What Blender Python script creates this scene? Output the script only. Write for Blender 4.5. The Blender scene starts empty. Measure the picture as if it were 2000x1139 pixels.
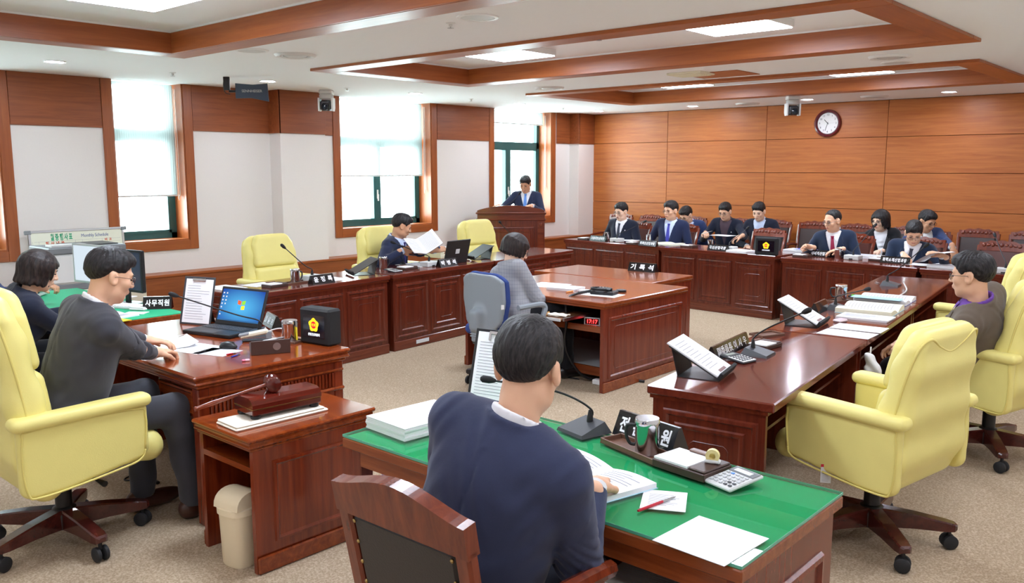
import bpy, bmesh, math, random
import numpy as np
from mathutils import Vector, Matrix, Euler

random.seed(7)
scene = bpy.context.scene
COL = scene.collection
R = math.radians

# ---------------------------------------------------------------- camera
FPX, YAW, PITCH, CAMZ = 1671.0, R(-41.72), R(8.16), 1.70
cam_d = bpy.data.cameras.new('camera')
cam = bpy.data.objects.new('camera', cam_d)
COL.objects.link(cam)
cam_d.sensor_width = 36.0
cam_d.lens = FPX / 2000.0 * 36.0
cam_d.clip_start = 0.02
cam.location = (0, 0, CAMZ)
cam.rotation_euler = (math.pi / 2 - PITCH, 0, -YAW)
scene.camera = cam

# ---------------------------------------------------------------- world, light level
world = bpy.data.worlds.new('world')
scene.world = world
world.use_nodes = True
world.node_tree.nodes['Background'].inputs[0].default_value = (0.93, 0.97, 1.0, 1)
world.node_tree.nodes['Background'].inputs[1].default_value = 14.0
PANEL_E = 21.0          # ceiling light panels
DOWN_E = 125.0          # small round downlights
scene.view_settings.view_transform = 'Standard'
scene.view_settings.look = 'None'
scene.view_settings.gamma = 1.0
scene.view_settings.use_curve_mapping = False
scene.view_settings.exposure = 1.1
scene.cycles.use_denoising = True
scene.cycles.max_bounces = 7
scene.cycles.diffuse_bounces = 4
scene.cycles.transparent_max_bounces = 12
scene.cycles.sample_clamp_indirect = 6.0

# pixel -> point (a pixel of the 2000x1139 photograph gives the direction, a known plane the distance)
_F = np.array([math.sin(YAW) * math.cos(PITCH), math.cos(YAW) * math.cos(PITCH), -math.sin(PITCH)])
_R = np.array([math.cos(YAW), -math.sin(YAW), 0.0])
_D = np.cross(_F, _R)
_C = np.array([0, 0, CAMZ])


def px(u, v, x=None, y=None, z=None):
    r = _F + _R * (u - 1000) / FPX + _D * (v - 569.5) / FPX
    t = x / r[0] if x is not None else (y / r[1] if y is not None else (z - CAMZ) / r[2])
    return Vector(_C + r * t)


# ---------------------------------------------------------------- materials
def lin(c):
    return tuple(((v / 255) / 12.92 if v / 255 <= 0.04045 else ((v / 255 + 0.055) / 1.055) ** 2.4) for v in c)


MATS = {}


def mat(name, rgb, rough=0.5, metal=0.0, var=0.0, vscale=30.0, bump=0.0, bscale=200.0, spec=0.5, coat=0.0,
        emit=None, estr=0.0, sheen=0.0, stretch=(1, 1, 1), coords='Object'):
    if name in MATS:
        return MATS[name]
    m = bpy.data.materials.new(name)
    m.use_nodes = True
    nt = m.node_tree
    b = nt.nodes['Principled BSDF']
    c = lin(rgb)
    b.inputs['Base Color'].default_value = (*c, 1)
    b.inputs['Roughness'].default_value = rough
    b.inputs['Metallic'].default_value = metal
    b.inputs['Specular IOR Level'].default_value = spec
    if coat:
        b.inputs['Coat Weight'].default_value = coat
        b.inputs['Coat Roughness'].default_value = 0.12
    if sheen:
        b.inputs['Sheen Weight'].default_value = sheen
    if emit:
        b.inputs['Emission Color'].default_value = (*lin(emit), 1)
        b.inputs['Emission Strength'].default_value = estr
    if var or bump:
        tc = nt.nodes.new('ShaderNodeTexCoord')
        mp = nt.nodes.new('ShaderNodeMapping')
        mp.inputs['Scale'].default_value = stretch
        nt.links.new(tc.outputs[coords], mp.inputs[0])
    if var:
        n = nt.nodes.new('ShaderNodeTexNoise')
        n.inputs['Scale'].default_value = vscale
        n.inputs['Detail'].default_value = 5
        nt.links.new(mp.outputs[0], n.inputs['Vector'])
        mx = nt.nodes.new('ShaderNodeMix')
        mx.data_type = 'RGBA'
        mx.inputs[6].default_value = (*[max(0, v * (1 - var)) for v in c], 1)
        mx.inputs[7].default_value = (*[min(1, v * (1 + var)) for v in c], 1)
        nt.links.new(n.outputs['Fac'], mx.inputs[0])
        nt.links.new(mx.outputs[2], b.inputs['Base Color'])
    if bump:
        n2 = nt.nodes.new('ShaderNodeTexNoise')
        n2.inputs['Scale'].default_value = bscale
        n2.inputs['Detail'].default_value = 3
        nt.links.new(mp.outputs[0], n2.inputs['Vector'])
        bp = nt.nodes.new('ShaderNodeBump')
        bp.inputs['Strength'].default_value = bump
        bp.inputs['Distance'].default_value = 0.004
        nt.links.new(n2.outputs['Fac'], bp.inputs['Height'])
        nt.links.new(bp.outputs[0], b.inputs['Normal'])
    MATS[name] = m
    return m


def wood(name, c1, c2, rough=0.3, axis=0, scale=1.0, coat=0.0, spec=0.5):
    """grain runs along the local axis; each object gets its own stretch of grain"""
    if name in MATS:
        return MATS[name]
    m = bpy.data.materials.new(name)
    m.use_nodes = True
    nt = m.node_tree
    b = nt.nodes['Principled BSDF']
    tc = nt.nodes.new('ShaderNodeTexCoord')
    oi = nt.nodes.new('ShaderNodeObjectInfo')
    ad = nt.nodes.new('ShaderNodeVectorMath')
    ad.operation = 'ADD'
    sc_ = nt.nodes.new('ShaderNodeVectorMath')
    sc_.operation = 'SCALE'
    sc_.inputs[0].default_value = (37, 23, 51)
    nt.links.new(oi.outputs['Random'], sc_.inputs['Scale'])
    nt.links.new(tc.outputs['Object'], ad.inputs[0])
    nt.links.new(sc_.outputs[0], ad.inputs[1])
    mp = nt.nodes.new('ShaderNodeMapping')
    s = [28 * scale] * 3
    s[axis] = 1.6 * scale
    mp.inputs['Scale'].default_value = s
    nt.links.new(ad.outputs[0], mp.inputs[0])
    n = nt.nodes.new('ShaderNodeTexNoise')
    n.inputs['Scale'].default_value = 1.0
    n.inputs['Detail'].default_value = 6
    n.inputs['Roughness'].default_value = 0.65
    n.inputs['Distortion'].default_value = 0.6
    nt.links.new(mp.outputs[0], n.inputs['Vector'])
    rp = nt.nodes.new('ShaderNodeValToRGB')
    rp.color_ramp.elements[0].position = 0.32
    rp.color_ramp.elements[1].position = 0.68
    rp.color_ramp.elements[0].color = (*lin(c2), 1)
    rp.color_ramp.elements[1].color = (*lin(c1), 1)
    nt.links.new(n.outputs['Fac'], rp.inputs[0])
    nt.links.new(rp.outputs[0], b.inputs['Base Color'])
    b.inputs['Roughness'].default_value = rough
    b.inputs['Specular IOR Level'].default_value = spec
    if coat:
        b.inputs['Coat Weight'].default_value = coat
        b.inputs['Coat Roughness'].default_value = 0.08
    MATS[name] = m
    return m


def emis(name, rgb, s):
    if name in MATS:
        return MATS[name]
    m = bpy.data.materials.new(name)
    m.use_nodes = True
    nt = m.node_tree
    nt.nodes.remove(nt.nodes['Principled BSDF'])
    e = nt.nodes.new('ShaderNodeEmission')
    e.inputs[0].default_value = (*lin(rgb), 1)
    e.inputs[1].default_value = s
    nt.links.new(e.outputs[0], nt.nodes['Material Output'].inputs[0])
    MATS[name] = m
    return m


def glass_mat(name, rgb, rough=0.02, tint=0.9):
    if name in MATS:
        return MATS[name]
    m = bpy.data.materials.new(name)
    m.use_nodes = True
    nt = m.node_tree
    nt.nodes.remove(nt.nodes['Principled BSDF'])
    tr = nt.nodes.new('ShaderNodeBsdfTransparent')
    tr.inputs[0].default_value = (*[v * tint for v in lin(rgb)], 1)
    gl = nt.nodes.new('ShaderNodeBsdfGlossy')
    gl.inputs['Roughness'].default_value = rough
    fr = nt.nodes.new('ShaderNodeFresnel')
    fr.inputs[0].default_value = 1.45
    mx = nt.nodes.new('ShaderNodeMixShader')
    ge = nt.nodes.new('ShaderNodeNewGeometry')
    sb = nt.nodes.new('ShaderNodeMath')
    sb.operation = 'SUBTRACT'
    sb.inputs[0].default_value = 1.0
    nt.links.new(ge.outputs['Backfacing'], sb.inputs[1])
    ml = nt.nodes.new('ShaderNodeMath')
    ml.operation = 'MULTIPLY'
    nt.links.new(fr.outputs[0], ml.inputs[0])
    nt.links.new(sb.outputs[0], ml.inputs[1])
    nt.links.new(ml.outputs[0], mx.inputs[0])
    nt.links.new(tr.outputs[0], mx.inputs[1])
    nt.links.new(gl.outputs[0], mx.inputs[2])
    nt.links.new(mx.outputs[0], nt.nodes['Material Output'].inputs[0])
    MATS[name] = m
    return m


def blind_mat(name, rgb):
    m = bpy.data.materials.new(name)
    m.use_nodes = True
    nt = m.node_tree
    nt.nodes.remove(nt.nodes['Principled BSDF'])
    d = nt.nodes.new('ShaderNodeBsdfDiffuse')
    t = nt.nodes.new('ShaderNodeBsdfTranslucent')
    tr = nt.nodes.new('ShaderNodeBsdfTransparent')
    for n in (d, t):
        n.inputs[0].default_value = (*lin(rgb), 1)
    m1 = nt.nodes.new('ShaderNodeMixShader')
    m1.inputs[0].default_value = 0.6
    m2 = nt.nodes.new('ShaderNodeMixShader')
    m2.inputs[0].default_value = 0.14
    nt.links.new(d.outputs[0], m1.inputs[1])
    nt.links.new(t.outputs[0], m1.inputs[2])
    nt.links.new(m1.outputs[0], m2.inputs[1])
    nt.links.new(tr.outputs[0], m2.inputs[2])
    nt.links.new(m2.outputs[0], nt.nodes['Material Output'].inputs[0])
    MATS[name] = m
    return m


def carpet_mat():
    m = mat('carpet', (188, 168, 142), rough=0.95, spec=0.1)
    nt = m.node_tree
    b = nt.nodes['Principled BSDF']
    tc = nt.nodes.new('ShaderNodeTexCoord')
    v = nt.nodes.new('ShaderNodeTexVoronoi')
    v.inputs['Scale'].default_value = 120
    nt.links.new(tc.outputs['Object'], v.inputs['Vector'])
    n = nt.nodes.new('ShaderNodeTexNoise')
    n.inputs['Scale'].default_value = 70
    n.inputs['Detail'].default_value = 6
    nt.links.new(tc.outputs['Object'], n.inputs['Vector'])
    mu = nt.nodes.new('ShaderNodeMath')
    mu.operation = 'MULTIPLY'
    nt.links.new(v.outputs['Distance'], mu.inputs[0])
    nt.links.new(n.outputs['Fac'], mu.inputs[1])
    rp = nt.nodes.new('ShaderNodeValToRGB')
    rp.color_ramp.elements[0].position = 0.05
    rp.color_ramp.elements[1].position = 0.42
    rp.color_ramp.elements[0].color = (*lin((150, 130, 105)), 1)
    rp.color_ramp.elements[1].color = (*lin((190, 170, 146)), 1)
    nt.links.new(mu.outputs[0], rp.inputs[0])
    nt.links.new(rp.outputs[0], b.inputs['Base Color'])
    bp = nt.nodes.new('ShaderNodeBump')
    bp.inputs['Strength'].default_value = 0.5
    bp.inputs['Distance'].default_value = 0.006
    nt.links.new(mu.outputs[0], bp.inputs['Height'])
    nt.links.new(bp.outputs[0], b.inputs['Normal'])
    return m


M_wallpaper = mat('white_wallpaper', (232, 227, 222), 0.85, var=0.02, vscale=60, bump=0.08, bscale=300)
M_ceil = mat('ceiling_paint', (246, 247, 248), 0.9, var=0.01, vscale=20)
M_carpet = carpet_mat()
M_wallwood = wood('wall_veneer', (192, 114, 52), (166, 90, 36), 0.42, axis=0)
M_wallwood_y_shaded = wood('wall_veneer_y_shaded', (156, 84, 42), (128, 64, 29), 0.42, axis=1)  # darker copy of the wall veneer, partly the backlit wall's shade put into colour
M_trim_y = wood('trim_veneer_y', (166, 90, 42), (142, 72, 32), 0.36, axis=1)
M_trim_z = wood('trim_veneer_z', (166, 90, 42), (142, 72, 32), 0.36, axis=2)
M_trim_x = wood('trim_veneer_x', (174, 98, 46), (150, 78, 35), 0.36, axis=0)
M_joint = mat('joint_brown', (86, 44, 22), 0.8)  # plain dark brown of the wall behind the open panel joints
M_desk = wood('mahogany_x', (116, 50, 28), (84, 32, 18), 0.22, axis=0, coat=0.25)
M_desk_z = wood('mahogany_z', (110, 45, 26), (80, 29, 17), 0.26, axis=2, coat=0.2)
M_desktop = wood('mahogany_top', (112, 48, 32), (92, 36, 24), 0.16, axis=0, coat=0.3)
M_chief = wood('chief_mahogany_x', (150, 68, 24), (112, 42, 13), 0.16, axis=0, coat=0.4)
M_chief_y = wood('chief_mahogany_y', (150, 68, 24), (112, 42, 13), 0.16, axis=1, coat=0.4)
M_chief_z = wood('chief_mahogany_z', (138, 54, 24), (100, 34, 15), 0.2, axis=2, coat=0.4)
M_rec = wood('record_oak_x', (150, 76, 36), (124, 55, 24), 0.2, axis=0, coat=0.3)
M_rec_z = wood('record_oak_z', (132, 54, 32), (98, 34, 20), 0.24, axis=2, coat=0.3)
M_chairwood = wood('chair_wood', (132, 56, 30), (92, 34, 18), 0.22, axis=2, coat=0.3)
M_basewood = wood('chair_base_wood', (86, 34, 28), (58, 20, 18), 0.25, axis=0, coat=0.3)
M_yellow = mat('yellow_leather', (238, 225, 138), 0.42, var=0.05, vscale=9, bump=0.12, bscale=260, spec=0.4)
M_piping = mat('yellow_piping', (228, 212, 122), 0.45, spec=0.4)
M_black = mat('black_plastic', (26, 26, 28), 0.4)
M_blackrough = mat('black_matte', (22, 22, 24), 0.75)
M_rubber = mat('rubber', (32, 33, 36), 0.7)
M_dgrey = mat('dark_grey_plastic', (58, 60, 64), 0.45)
M_mgrey = mat('mid_grey_plastic', (128, 132, 136), 0.5)
M_lgrey = mat('light_grey_plastic', (206, 207, 205), 0.45)
M_white = mat('white_plastic', (234, 234, 232), 0.4)
M_paper = mat('paper', (240, 240, 242), 0.8, spec=0.2)
M_paper_cream = mat('cream_paper', (238, 233, 208), 0.8, spec=0.2)
M_paper_blue = mat('pale_blue_paper', (178, 218, 232), 0.8, spec=0.2)
M_ink = mat('grey_ink', (168, 168, 176), 0.9, spec=0.1)
M_inkdark = mat('dark_ink', (60, 60, 66), 0.9, spec=0.1)
M_chrome = mat('chrome', (205, 205, 208), 0.14, metal=1.0)
M_steel = mat('brushed_steel', (186, 186, 188), 0.28, metal=1.0)
M_brass = mat('brass_stud', (176, 150, 96), 0.3, metal=1.0)
M_green = mat('green_felt', (22, 168, 116), 0.75)
M_plate = mat('name_plate_black', (14, 14, 17), 0.2, coat=0.5)
M_letter = mat('white_lettering', (238, 238, 240), 0.6)
M_teal = mat('teal_window_frame', (38, 92, 92), 0.4)
M_leather = mat('brown_leather', (62, 46, 42), 0.38, var=0.06, vscale=20, bump=0.15, bscale=220)
M_leather_red = mat('oxblood_leather', (84, 44, 36), 0.38, var=0.06, vscale=20, bump=0.15, bscale=220)
M_leather_dark = mat('near_black_leather', (44, 40, 40), 0.4, bump=0.15, bscale=220)
M_glass = glass_mat('window_glass', (235, 245, 245))
M_deskglass = glass_mat('desk_glass', (225, 250, 240), 0.01, 0.97)
M_glassedge = mat('glass_edge', (96, 176, 150), 0.15)
M_red = mat('red_plastic', (190, 20, 46), 0.35)
M_blue = mat('blue_plastic', (24, 60, 170), 0.35)
M_yel = mat('yellow_plastic', (240, 214, 40), 0.4)
M_pink = mat('pink_plastic', (232, 120, 150), 0.4)
M_lime = mat('green_highlighter', (90, 210, 50), 0.4)
M_brownplastic = mat('brown_tray', (108, 74, 58), 0.35)
M_brownleath = mat('brown_case', (66, 42, 34), 0.45, bump=0.08, bscale=300)
M_cloth = mat('cream_cloth', (240, 232, 216), 0.9, bump=0.3, bscale=120)


# ---------------------------------------------------------------- mesh helpers
class MB:
    def __init__(self):
        self.v, self.f = [], []

    def add(self, vs, fs, M=None):
        n = len(self.v)
        if M is not None:
            vs = [M @ Vector(p) for p in vs]
        self.v += [tuple(p) for p in vs]
        self.f += [tuple(i + n for i in f) for f in fs]
        return self

    def box(self, x0, x1, y0, y1, z0, z1, b=0.0, M=None):
        if b <= 0:
            vs = [(x, y, z) for z in (z0, z1) for y in (y0, y1) for x in (x0, x1)]
            return self.add(vs, [(0, 2, 3, 1), (4, 5, 7, 6), (0, 1, 5, 4), (2, 6, 7, 3), (0, 4, 6, 2), (1, 3, 7, 5)], M)
        b = min(b, (x1 - x0) * .49, (y1 - y0) * .49, (z1 - z0) * .49)
        vs, idx = [], {}
        for i, (X, sx) in enumerate(((x0, 1), (x1, -1))):
            for j, (Y, sy) in enumerate(((y0, 1), (y1, -1))):
                for k, (Z, sz) in enumerate(((z0, 1), (z1, -1))):
                    for a in range(3):
                        p = [X + sx * b, Y + sy * b, Z + sz * b]
                        p[a] = (X, Y, Z)[a]
                        idx[i, j, k, a] = len(vs)
                        vs.append(tuple(p))
        g = idx
        fs = [(g[0, 0, 0, 0], g[0, 0, 1, 0], g[0, 1, 1, 0], g[0, 1, 0, 0]), (g[1, 0, 0, 0], g[1, 1, 0, 0], g[1, 1, 1, 0], g[1, 0, 1, 0]),
              (g[0, 0, 0, 1], g[1, 0, 0, 1], g[1, 0, 1, 1], g[0, 0, 1, 1]), (g[0, 1, 0, 1], g[0, 1, 1, 1], g[1, 1, 1, 1], g[1, 1, 0, 1]),
              (g[0, 0, 0, 2], g[0, 1, 0, 2], g[1, 1, 0, 2], g[1, 0, 0, 2]), (g[0, 0, 1, 2], g[1, 0, 1, 2], g[1, 1, 1, 2], g[0, 1, 1, 2])]
        for j in (0, 1):
            for k in (0, 1):
                fs.append((g[0, j, k, 1], g[1, j, k, 1], g[1, j, k, 2], g[0, j, k, 2]))
                fs.append((g[j, 0, k, 0], g[j, 1, k, 0], g[j, 1, k, 2], g[j, 0, k, 2]))
                fs.append((g[j, k, 0, 0], g[j, k, 1, 0], g[j, k, 1, 1], g[j, k, 0, 1]))
        for i in (0, 1):
            for j in (0, 1):
                for k in (0, 1):
                    fs.append((g[i, j, k, 0], g[i, j, k, 1], g[i, j, k, 2]))
        return self.add(vs, fs, M)

    def tube(self, pts, r, n=8, cap=True, M=None):
        pts = [Vector(p) for p in pts]
        rs = r if isinstance(r, (list, tuple)) else [r] * len(pts)
        vs, fs = [], []
        t0 = (pts[1] - pts[0]).normalized()
        up = Vector((0, 0, 1)) if abs(t0.z) < .9 else Vector((1, 0, 0))
        nrm = t0.cross(up).normalized()
        for i, p in enumerate(pts):
            a = pts[max(0, i - 1)]
            c = pts[min(len(pts) - 1, i + 1)]
            t = (c - a).normalized()
            nrm = (nrm - t * nrm.dot(t))
            nrm = nrm.normalized() if nrm.length > 1e-6 else t.orthogonal().normalized()
            bn = t.cross(nrm)
            for k in range(n):
                an = 2 * math.pi * k / n
                vs.append(p + (nrm * math.cos(an) + bn * math.sin(an)) * rs[i])
        for i in range(len(pts) - 1):
            for k in range(n):
                k2 = (k + 1) % n
                fs.append((i * n + k, i * n + k2, (i + 1) * n + k2, (i + 1) * n + k))
        if cap:
            fs.append(tuple(range(n - 1, -1, -1)))
            fs.append(tuple(range((len(pts) - 1) * n, len(pts) * n)))
        return self.add(vs, fs, M)

    def lathe(self, prof, n=20, M=None):
        vs, fs = [], []
        for r, z in prof:
            for k in range(n):
                a = 2 * math.pi * k / n
                vs.append((r * math.cos(a), r * math.sin(a), z))
        for i in range(len(prof) - 1):
            for k in range(n):
                k2 = (k + 1) % n
                fs.append((i * n + k, i * n + k2, (i + 1) * n + k2, (i + 1) * n + k))
        fs.append(tuple(range(n - 1, -1, -1)))
        fs.append(tuple(range((len(prof) - 1) * n, len(prof) * n)))
        return self.add(vs, fs, M)

    def prism(self, outline, h, M=None):
        """outline in the local xy plane, extruded along z from 0 to h"""
        n = len(outline)
        vs = [(p[0], p[1], 0) for p in outline] + [(p[0], p[1], h) for p in outline]
        fs = [tuple(range(n - 1, -1, -1)), tuple(range(n, 2 * n))]
        for k in range(n):
            k2 = (k + 1) % n
            fs.append((k, k2, n + k2, n + k))
        return self.add(vs, fs, M)

    def ell(self, c, r, n=12, m=8, M=None):
        vs, fs = [], []
        for j in range(1, m):
            th = math.pi * j / m
            for k in range(n):
                a = 2 * math.pi * k / n
                vs.append((c[0] + r[0] * math.sin(th) * math.cos(a), c[1] + r[1] * math.sin(th) * math.sin(a), c[2] + r[2] * math.cos(th)))
        for j in range(m - 2):
            for k in range(n):
                k2 = (k + 1) % n
                fs.append((j * n + k, (j + 1) * n + k, (j + 1) * n + k2, j * n + k2))
        t = len(vs)
        vs.append((c[0], c[1], c[2] + r[2]))
        vs.append((c[0], c[1], c[2] - r[2]))
        for k in range(n):
            k2 = (k + 1) % n
            fs.append((t, k, k2))
            fs.append((t + 1, (m - 2) * n + k2, (m - 2) * n + k))
        return self.add(vs, fs, M)

    def grid(self, rows, M=None):
        n = len(rows[0])
        vs = [p for r in rows for p in r]
        fs = [(i * n + j, i * n + j + 1, (i + 1) * n + j + 1, (i + 1) * n + j) for i in range(len(rows) - 1) for j in range(n - 1)]
        return self.add(vs, fs, M)

    def rings(self, x0, x1, z0, z1, prof, y=0.0, M=None):
        """nested rectangles in the xz plane facing -y; prof = (inset, height) pairs"""
        vs, fs = [], []
        for ins, hh in prof:
            vs += [(x0 + ins, y - hh, z0 + ins), (x1 - ins, y - hh, z0 + ins), (x1 - ins, y - hh, z1 - ins), (x0 + ins, y - hh, z1 - ins)]
        for i in range(len(prof) - 1):
            for k in range(4):
                k2 = (k + 1) % 4
                fs.append((i * 4 + k, i * 4 + k2, i * 4 + 4 + k2, i * 4 + 4 + k))
        n = (len(prof) - 1) * 4
        fs.append((n, n + 1, n + 2, n + 3))
        return self.add(vs, fs, M)

    def build(self, name, material, parent=None, smooth=False, recalc=True):
        me = bpy.data.meshes.new(name)
        me.from_pydata(self.v, [], self.f)
        if recalc:
            bm = bmesh.new()
            bm.from_mesh(me)
            bmesh.ops.recalc_face_normals(bm, faces=bm.faces)
            bm.to_mesh(me)
            bm.free()
        return mobj(name, me, material, parent, smooth)


def mobj(name, me, material, parent=None, smooth=False):
    if material and not me.materials:
        me.materials.append(material)
    if smooth:
        if smooth is True:
            me.polygons.foreach_set('use_smooth', [True] * len(me.polygons))
        else:
            me.polygons.foreach_set('use_smooth', [True] * len(me.polygons))
            me.set_sharp_from_angle(angle=R(smooth))
    me.update()
    o = bpy.data.objects.new(name, me)
    COL.objects.link(o)
    if parent:
        o.parent = parent
    return o


def tag(o, label, cat, group=None):
    o['label'] = label
    o['category'] = cat
    if group:
        o['group'] = group
    return o


def thing(name, label, cat, loc=(0, 0, 0), rz=0.0, group=None, rot=None):
    o = bpy.data.objects.new(name, None)
    o.empty_display_size = 0.1
    COL.objects.link(o)
    o.location = loc
    o.rotation_euler = rot if rot else (0, 0, rz)
    return tag(o, label, cat, group)


def struct(o):
    o['kind'] = 'structure'
    return o


def copy_tree(o, parent=None):
    c = o.copy()
    COL.objects.link(c)
    c.parent = parent
    for ch in list(o.children):
        copy_tree(ch, c)
    return c


def xf(loc=(0, 0, 0), rx=0, ry=0, rz=0):
    return Matrix.Translation(loc) @ Euler((rx, ry, rz)).to_matrix().to_4x4()


def bez(pts, n=24):
    """Catmull-Rom through the points"""
    P = [Vector(p) for p in pts]
    P = [P[0] * 2 - P[1]] + P + [P[-1] * 2 - P[-2]]
    out = []
    seg = len(P) - 3
    for i in range(seg):
        for k in range(n // seg + 1):
            t = k / (n // seg + 1)
            a, b, c, d = P[i:i + 4]
            out.append(.5 * ((2 * b) + (c - a) * t + (2 * a - 5 * b + 4 * c - d) * t * t + (3 * b - a - 3 * c + d) * t ** 3))
    out.append(P[-2])
    return out


_txt_scene = bpy.data.scenes.new('text_bench')


def _eval_text(body, size, depth, bold, spacing=1.0, align='CENTER', space_line=1.0):
    cu = bpy.data.curves.new('text', 'FONT')
    cu.body = body
    cu.size = size
    cu.align_x = align
    cu.align_y = 'CENTER' if align == 'CENTER' else 'TOP_BASELINE'
    cu.extrude = depth
    cu.offset = bold
    cu.space_character = spacing
    cu.space_line = space_line
    cu.resolution_u = 3
    t = bpy.data.objects.new('text', cu)
    _txt_scene.collection.objects.link(t)
    vl = _txt_scene.view_layers[0]
    vl.update()
    me = bpy.data.meshes.new_from_object(t.evaluated_get(vl.depsgraph))
    bpy.data.objects.remove(t)
    bpy.data.curves.remove(cu)
    return me


_GLYPH = {}
_CJK = '장윤호전문위원副委員長이시우부기록석정박병자동차조선과미래신산업혁국에너지화학소재무직월중행사표내용비고의회건설'


def glyphs(bold):
    """all Korean and Chinese glyphs the signs need, one per line, cut apart by line"""
    if bold in _GLYPH:
        return _GLYPH[bold]
    chars = sorted(set(_CJK))
    me = _eval_text('\n'.join(chars), 1.0, .012, bold, 1.0, 'LEFT', 3.0)
    v = np.empty(len(me.vertices) * 3, np.float32)
    me.vertices.foreach_get('co', v)
    v = v.reshape(-1, 3)
    line = np.clip(np.round((-v[:, 1] + .38) / 3.0).astype(int), 0, len(chars) - 1)
    out = {c: ([], []) for c in chars}
    remap = {}
    for i, li in enumerate(line):
        c = out[chars[li]]
        remap[i] = len(c[0])
        c[0].append((float(v[i, 0]), float(v[i, 1]) + 3.0 * li, float(v[i, 2])))
    for p in me.polygons:
        vs = list(p.vertices)
        out[chars[line[vs[0]]]][1].append(tuple(remap[q] for q in vs))
    bpy.data.meshes.remove(me)
    _GLYPH[bold] = out
    return out


def text(body, size, material, parent, M, name='lettering', depth=0.0006, width=None, bold=0.0, spacing=1.0):
    if all(ord(c) < 128 for c in body):
        me = _eval_text(body, size, depth, bold, spacing)
    else:
        gs = glyphs(.03 if bold > .0008 else .006)
        x, out = 0.0, []
        for ch in body:
            if ch == ' ':
                x += .38
                continue
            gv, gf = gs[ch]
            out.append(([((q[0] + x) * size, (q[1] - .36) * size, q[2] * depth / .012) for q in gv], gf))
            x += 1.0 * spacing
        xs = [q[0] for vs, _ in out for q in vs]
        mid, k = (min(xs) + max(xs)) / 2, (width / (max(xs) - min(xs)) if width else 1.0)
        for vs, fs in out:                                   # every character is a letter of its own
            me = bpy.data.meshes.new('letter')
            me.from_pydata([M @ Vector(((q[0] - mid) * k, q[1], q[2])) for q in vs], [], fs)
            mobj('letter', me, material, parent)
        return
    me.name = name
    if width and len(me.vertices):
        xs = [v.co.x for v in me.vertices]
        k = width / max(1e-6, max(xs) - min(xs))
        me.transform(Matrix.Diagonal((k, 1, 1, 1)))
    me.materials.clear()
    me.transform(M)
    return mobj(name, me, material, parent)
# ================================================================ the room
LW, BW, RWX, NWY, H = -8.9, 11.85, 0.62, -0.45, 2.6

floor = struct(MB().box(LW - .4, RWX + .2, NWY - .2, BW + .2, -.1, 0).build('floor', M_carpet))

# ---- ceiling: flat field with three sunk coffers
UP = 2.74
RIM = 2.575
COFF = [(-6.66, -1.65, 1.41, 3.52), (-6.66, -1.65, 4.72, 6.76), (-6.9, -1.95, 7.98, 10.2)]
RW_ = 0.2
cb = MB()
ys = sorted([NWY - .2, BW + .2] + [v for c in COFF for v in (c[2] + RW_, c[3] - RW_)])
for y0, y1 in zip(ys[:-1], ys[1:]):
    c = [c for c in COFF if abs(c[2] + RW_ - y0) < 1e-6]
    if c:
        cb.box(LW - .4, c[0][0] + RW_, y0, y1, H, H + .35).box(c[0][1] - RW_, RWX + .2, y0, y1, H, H + .35)
        cb.box(c[0][0] + RW_, c[0][1] - RW_, y0, y1, UP, H + .35)
    else:
        cb.box(LW - .4, RWX + .2, y0, y1, H, H + .35)
ceiling = struct(cb.build('ceiling', M_ceil))
tn = 0
for x0, x1, y0, y1 in COFF:
    tn += 1
    t = bpy.data.objects.new('trim_%d' % tn, None)
    COL.objects.link(t)
    struct(t)
    t['label'] = 'wood framed ceiling coffer'
    for (a, b_, c, d, mt) in ((x0, x1, y0, y0 + RW_, M_trim_x), (x0, x1, y1 - RW_, y1, M_trim_x), (x0, x0 + RW_, y0 + RW_, y1 - RW_, M_trim_y), (x1 - RW_, x1, y0 + RW_, y1 - RW_, M_trim_y)):
        MB().box(a, b_, c, d, RIM, H, .003).build('rim_board', mt, t)
    i0, i1, j0, j1 = x0 + RW_, x1 - RW_, y0 + RW_, y1 - RW_
    for (a, b_, c, d, mt) in ((i0, i1, j0, j0 + .015, M_trim_x), (i0, i1, j1 - .015, j1, M_trim_x), (i0, i0 + .015, j0 + .015, j1 - .015, M_trim_y), (i1 - .015, i1, j0 + .015, j1 - .015, M_trim_y)):
        MB().box(a, b_, c, d, RIM + .002, UP).build('fascia_board', mt, t)
    i0, i1, j0, j1 = i0 + .015, i1 - .015, j0 + .015, j1 - .015
    MB().box(i0, i1, j0, j0 + .012, UP - .012, UP).box(i0, i1, j1 - .012, j1, UP - .012, UP).box(i0, i0 + .012, j0, j1, UP - .012, UP).box(i1 - .012, i1, j0, j1, UP - .012, UP).build('cornice_bead', M_white, t)

# ---- back wall: veneer panels with open joints
wall_back = struct(MB().box(LW - .4, RWX + .2, BW, BW + .2, 0, H).build('wall_back', M_joint))
vx = [LW, -7.27, -5.62, -3.93, -2.26, -.6, RWX]
vz = [.1, .215, .685, 1.157, 1.644, 2.117, H - .004]
for i in range(len(vx) - 1):
    for j in range(len(vz) - 1):
        MB().box(vx[i] + .003, vx[i + 1] - .003, BW - .018, BW, vz[j] + .003, vz[j + 1] - .003, .002).build('panel', M_wallwood, wall_back)
baseboard_back = struct(MB().box(LW, RWX, BW - .03, BW, 0, .1, .004).build('baseboard_back', M_trim_x))
wall_right = struct(MB().box(RWX, RWX + .2, NWY - .2, BW + .2, 0, H).build('wall_right', M_wallpaper))
wall_near = struct(MB().box(LW - .4, RWX + .2, NWY - .2, NWY, 0, H).build('wall_near', M_wallpaper))

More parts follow.
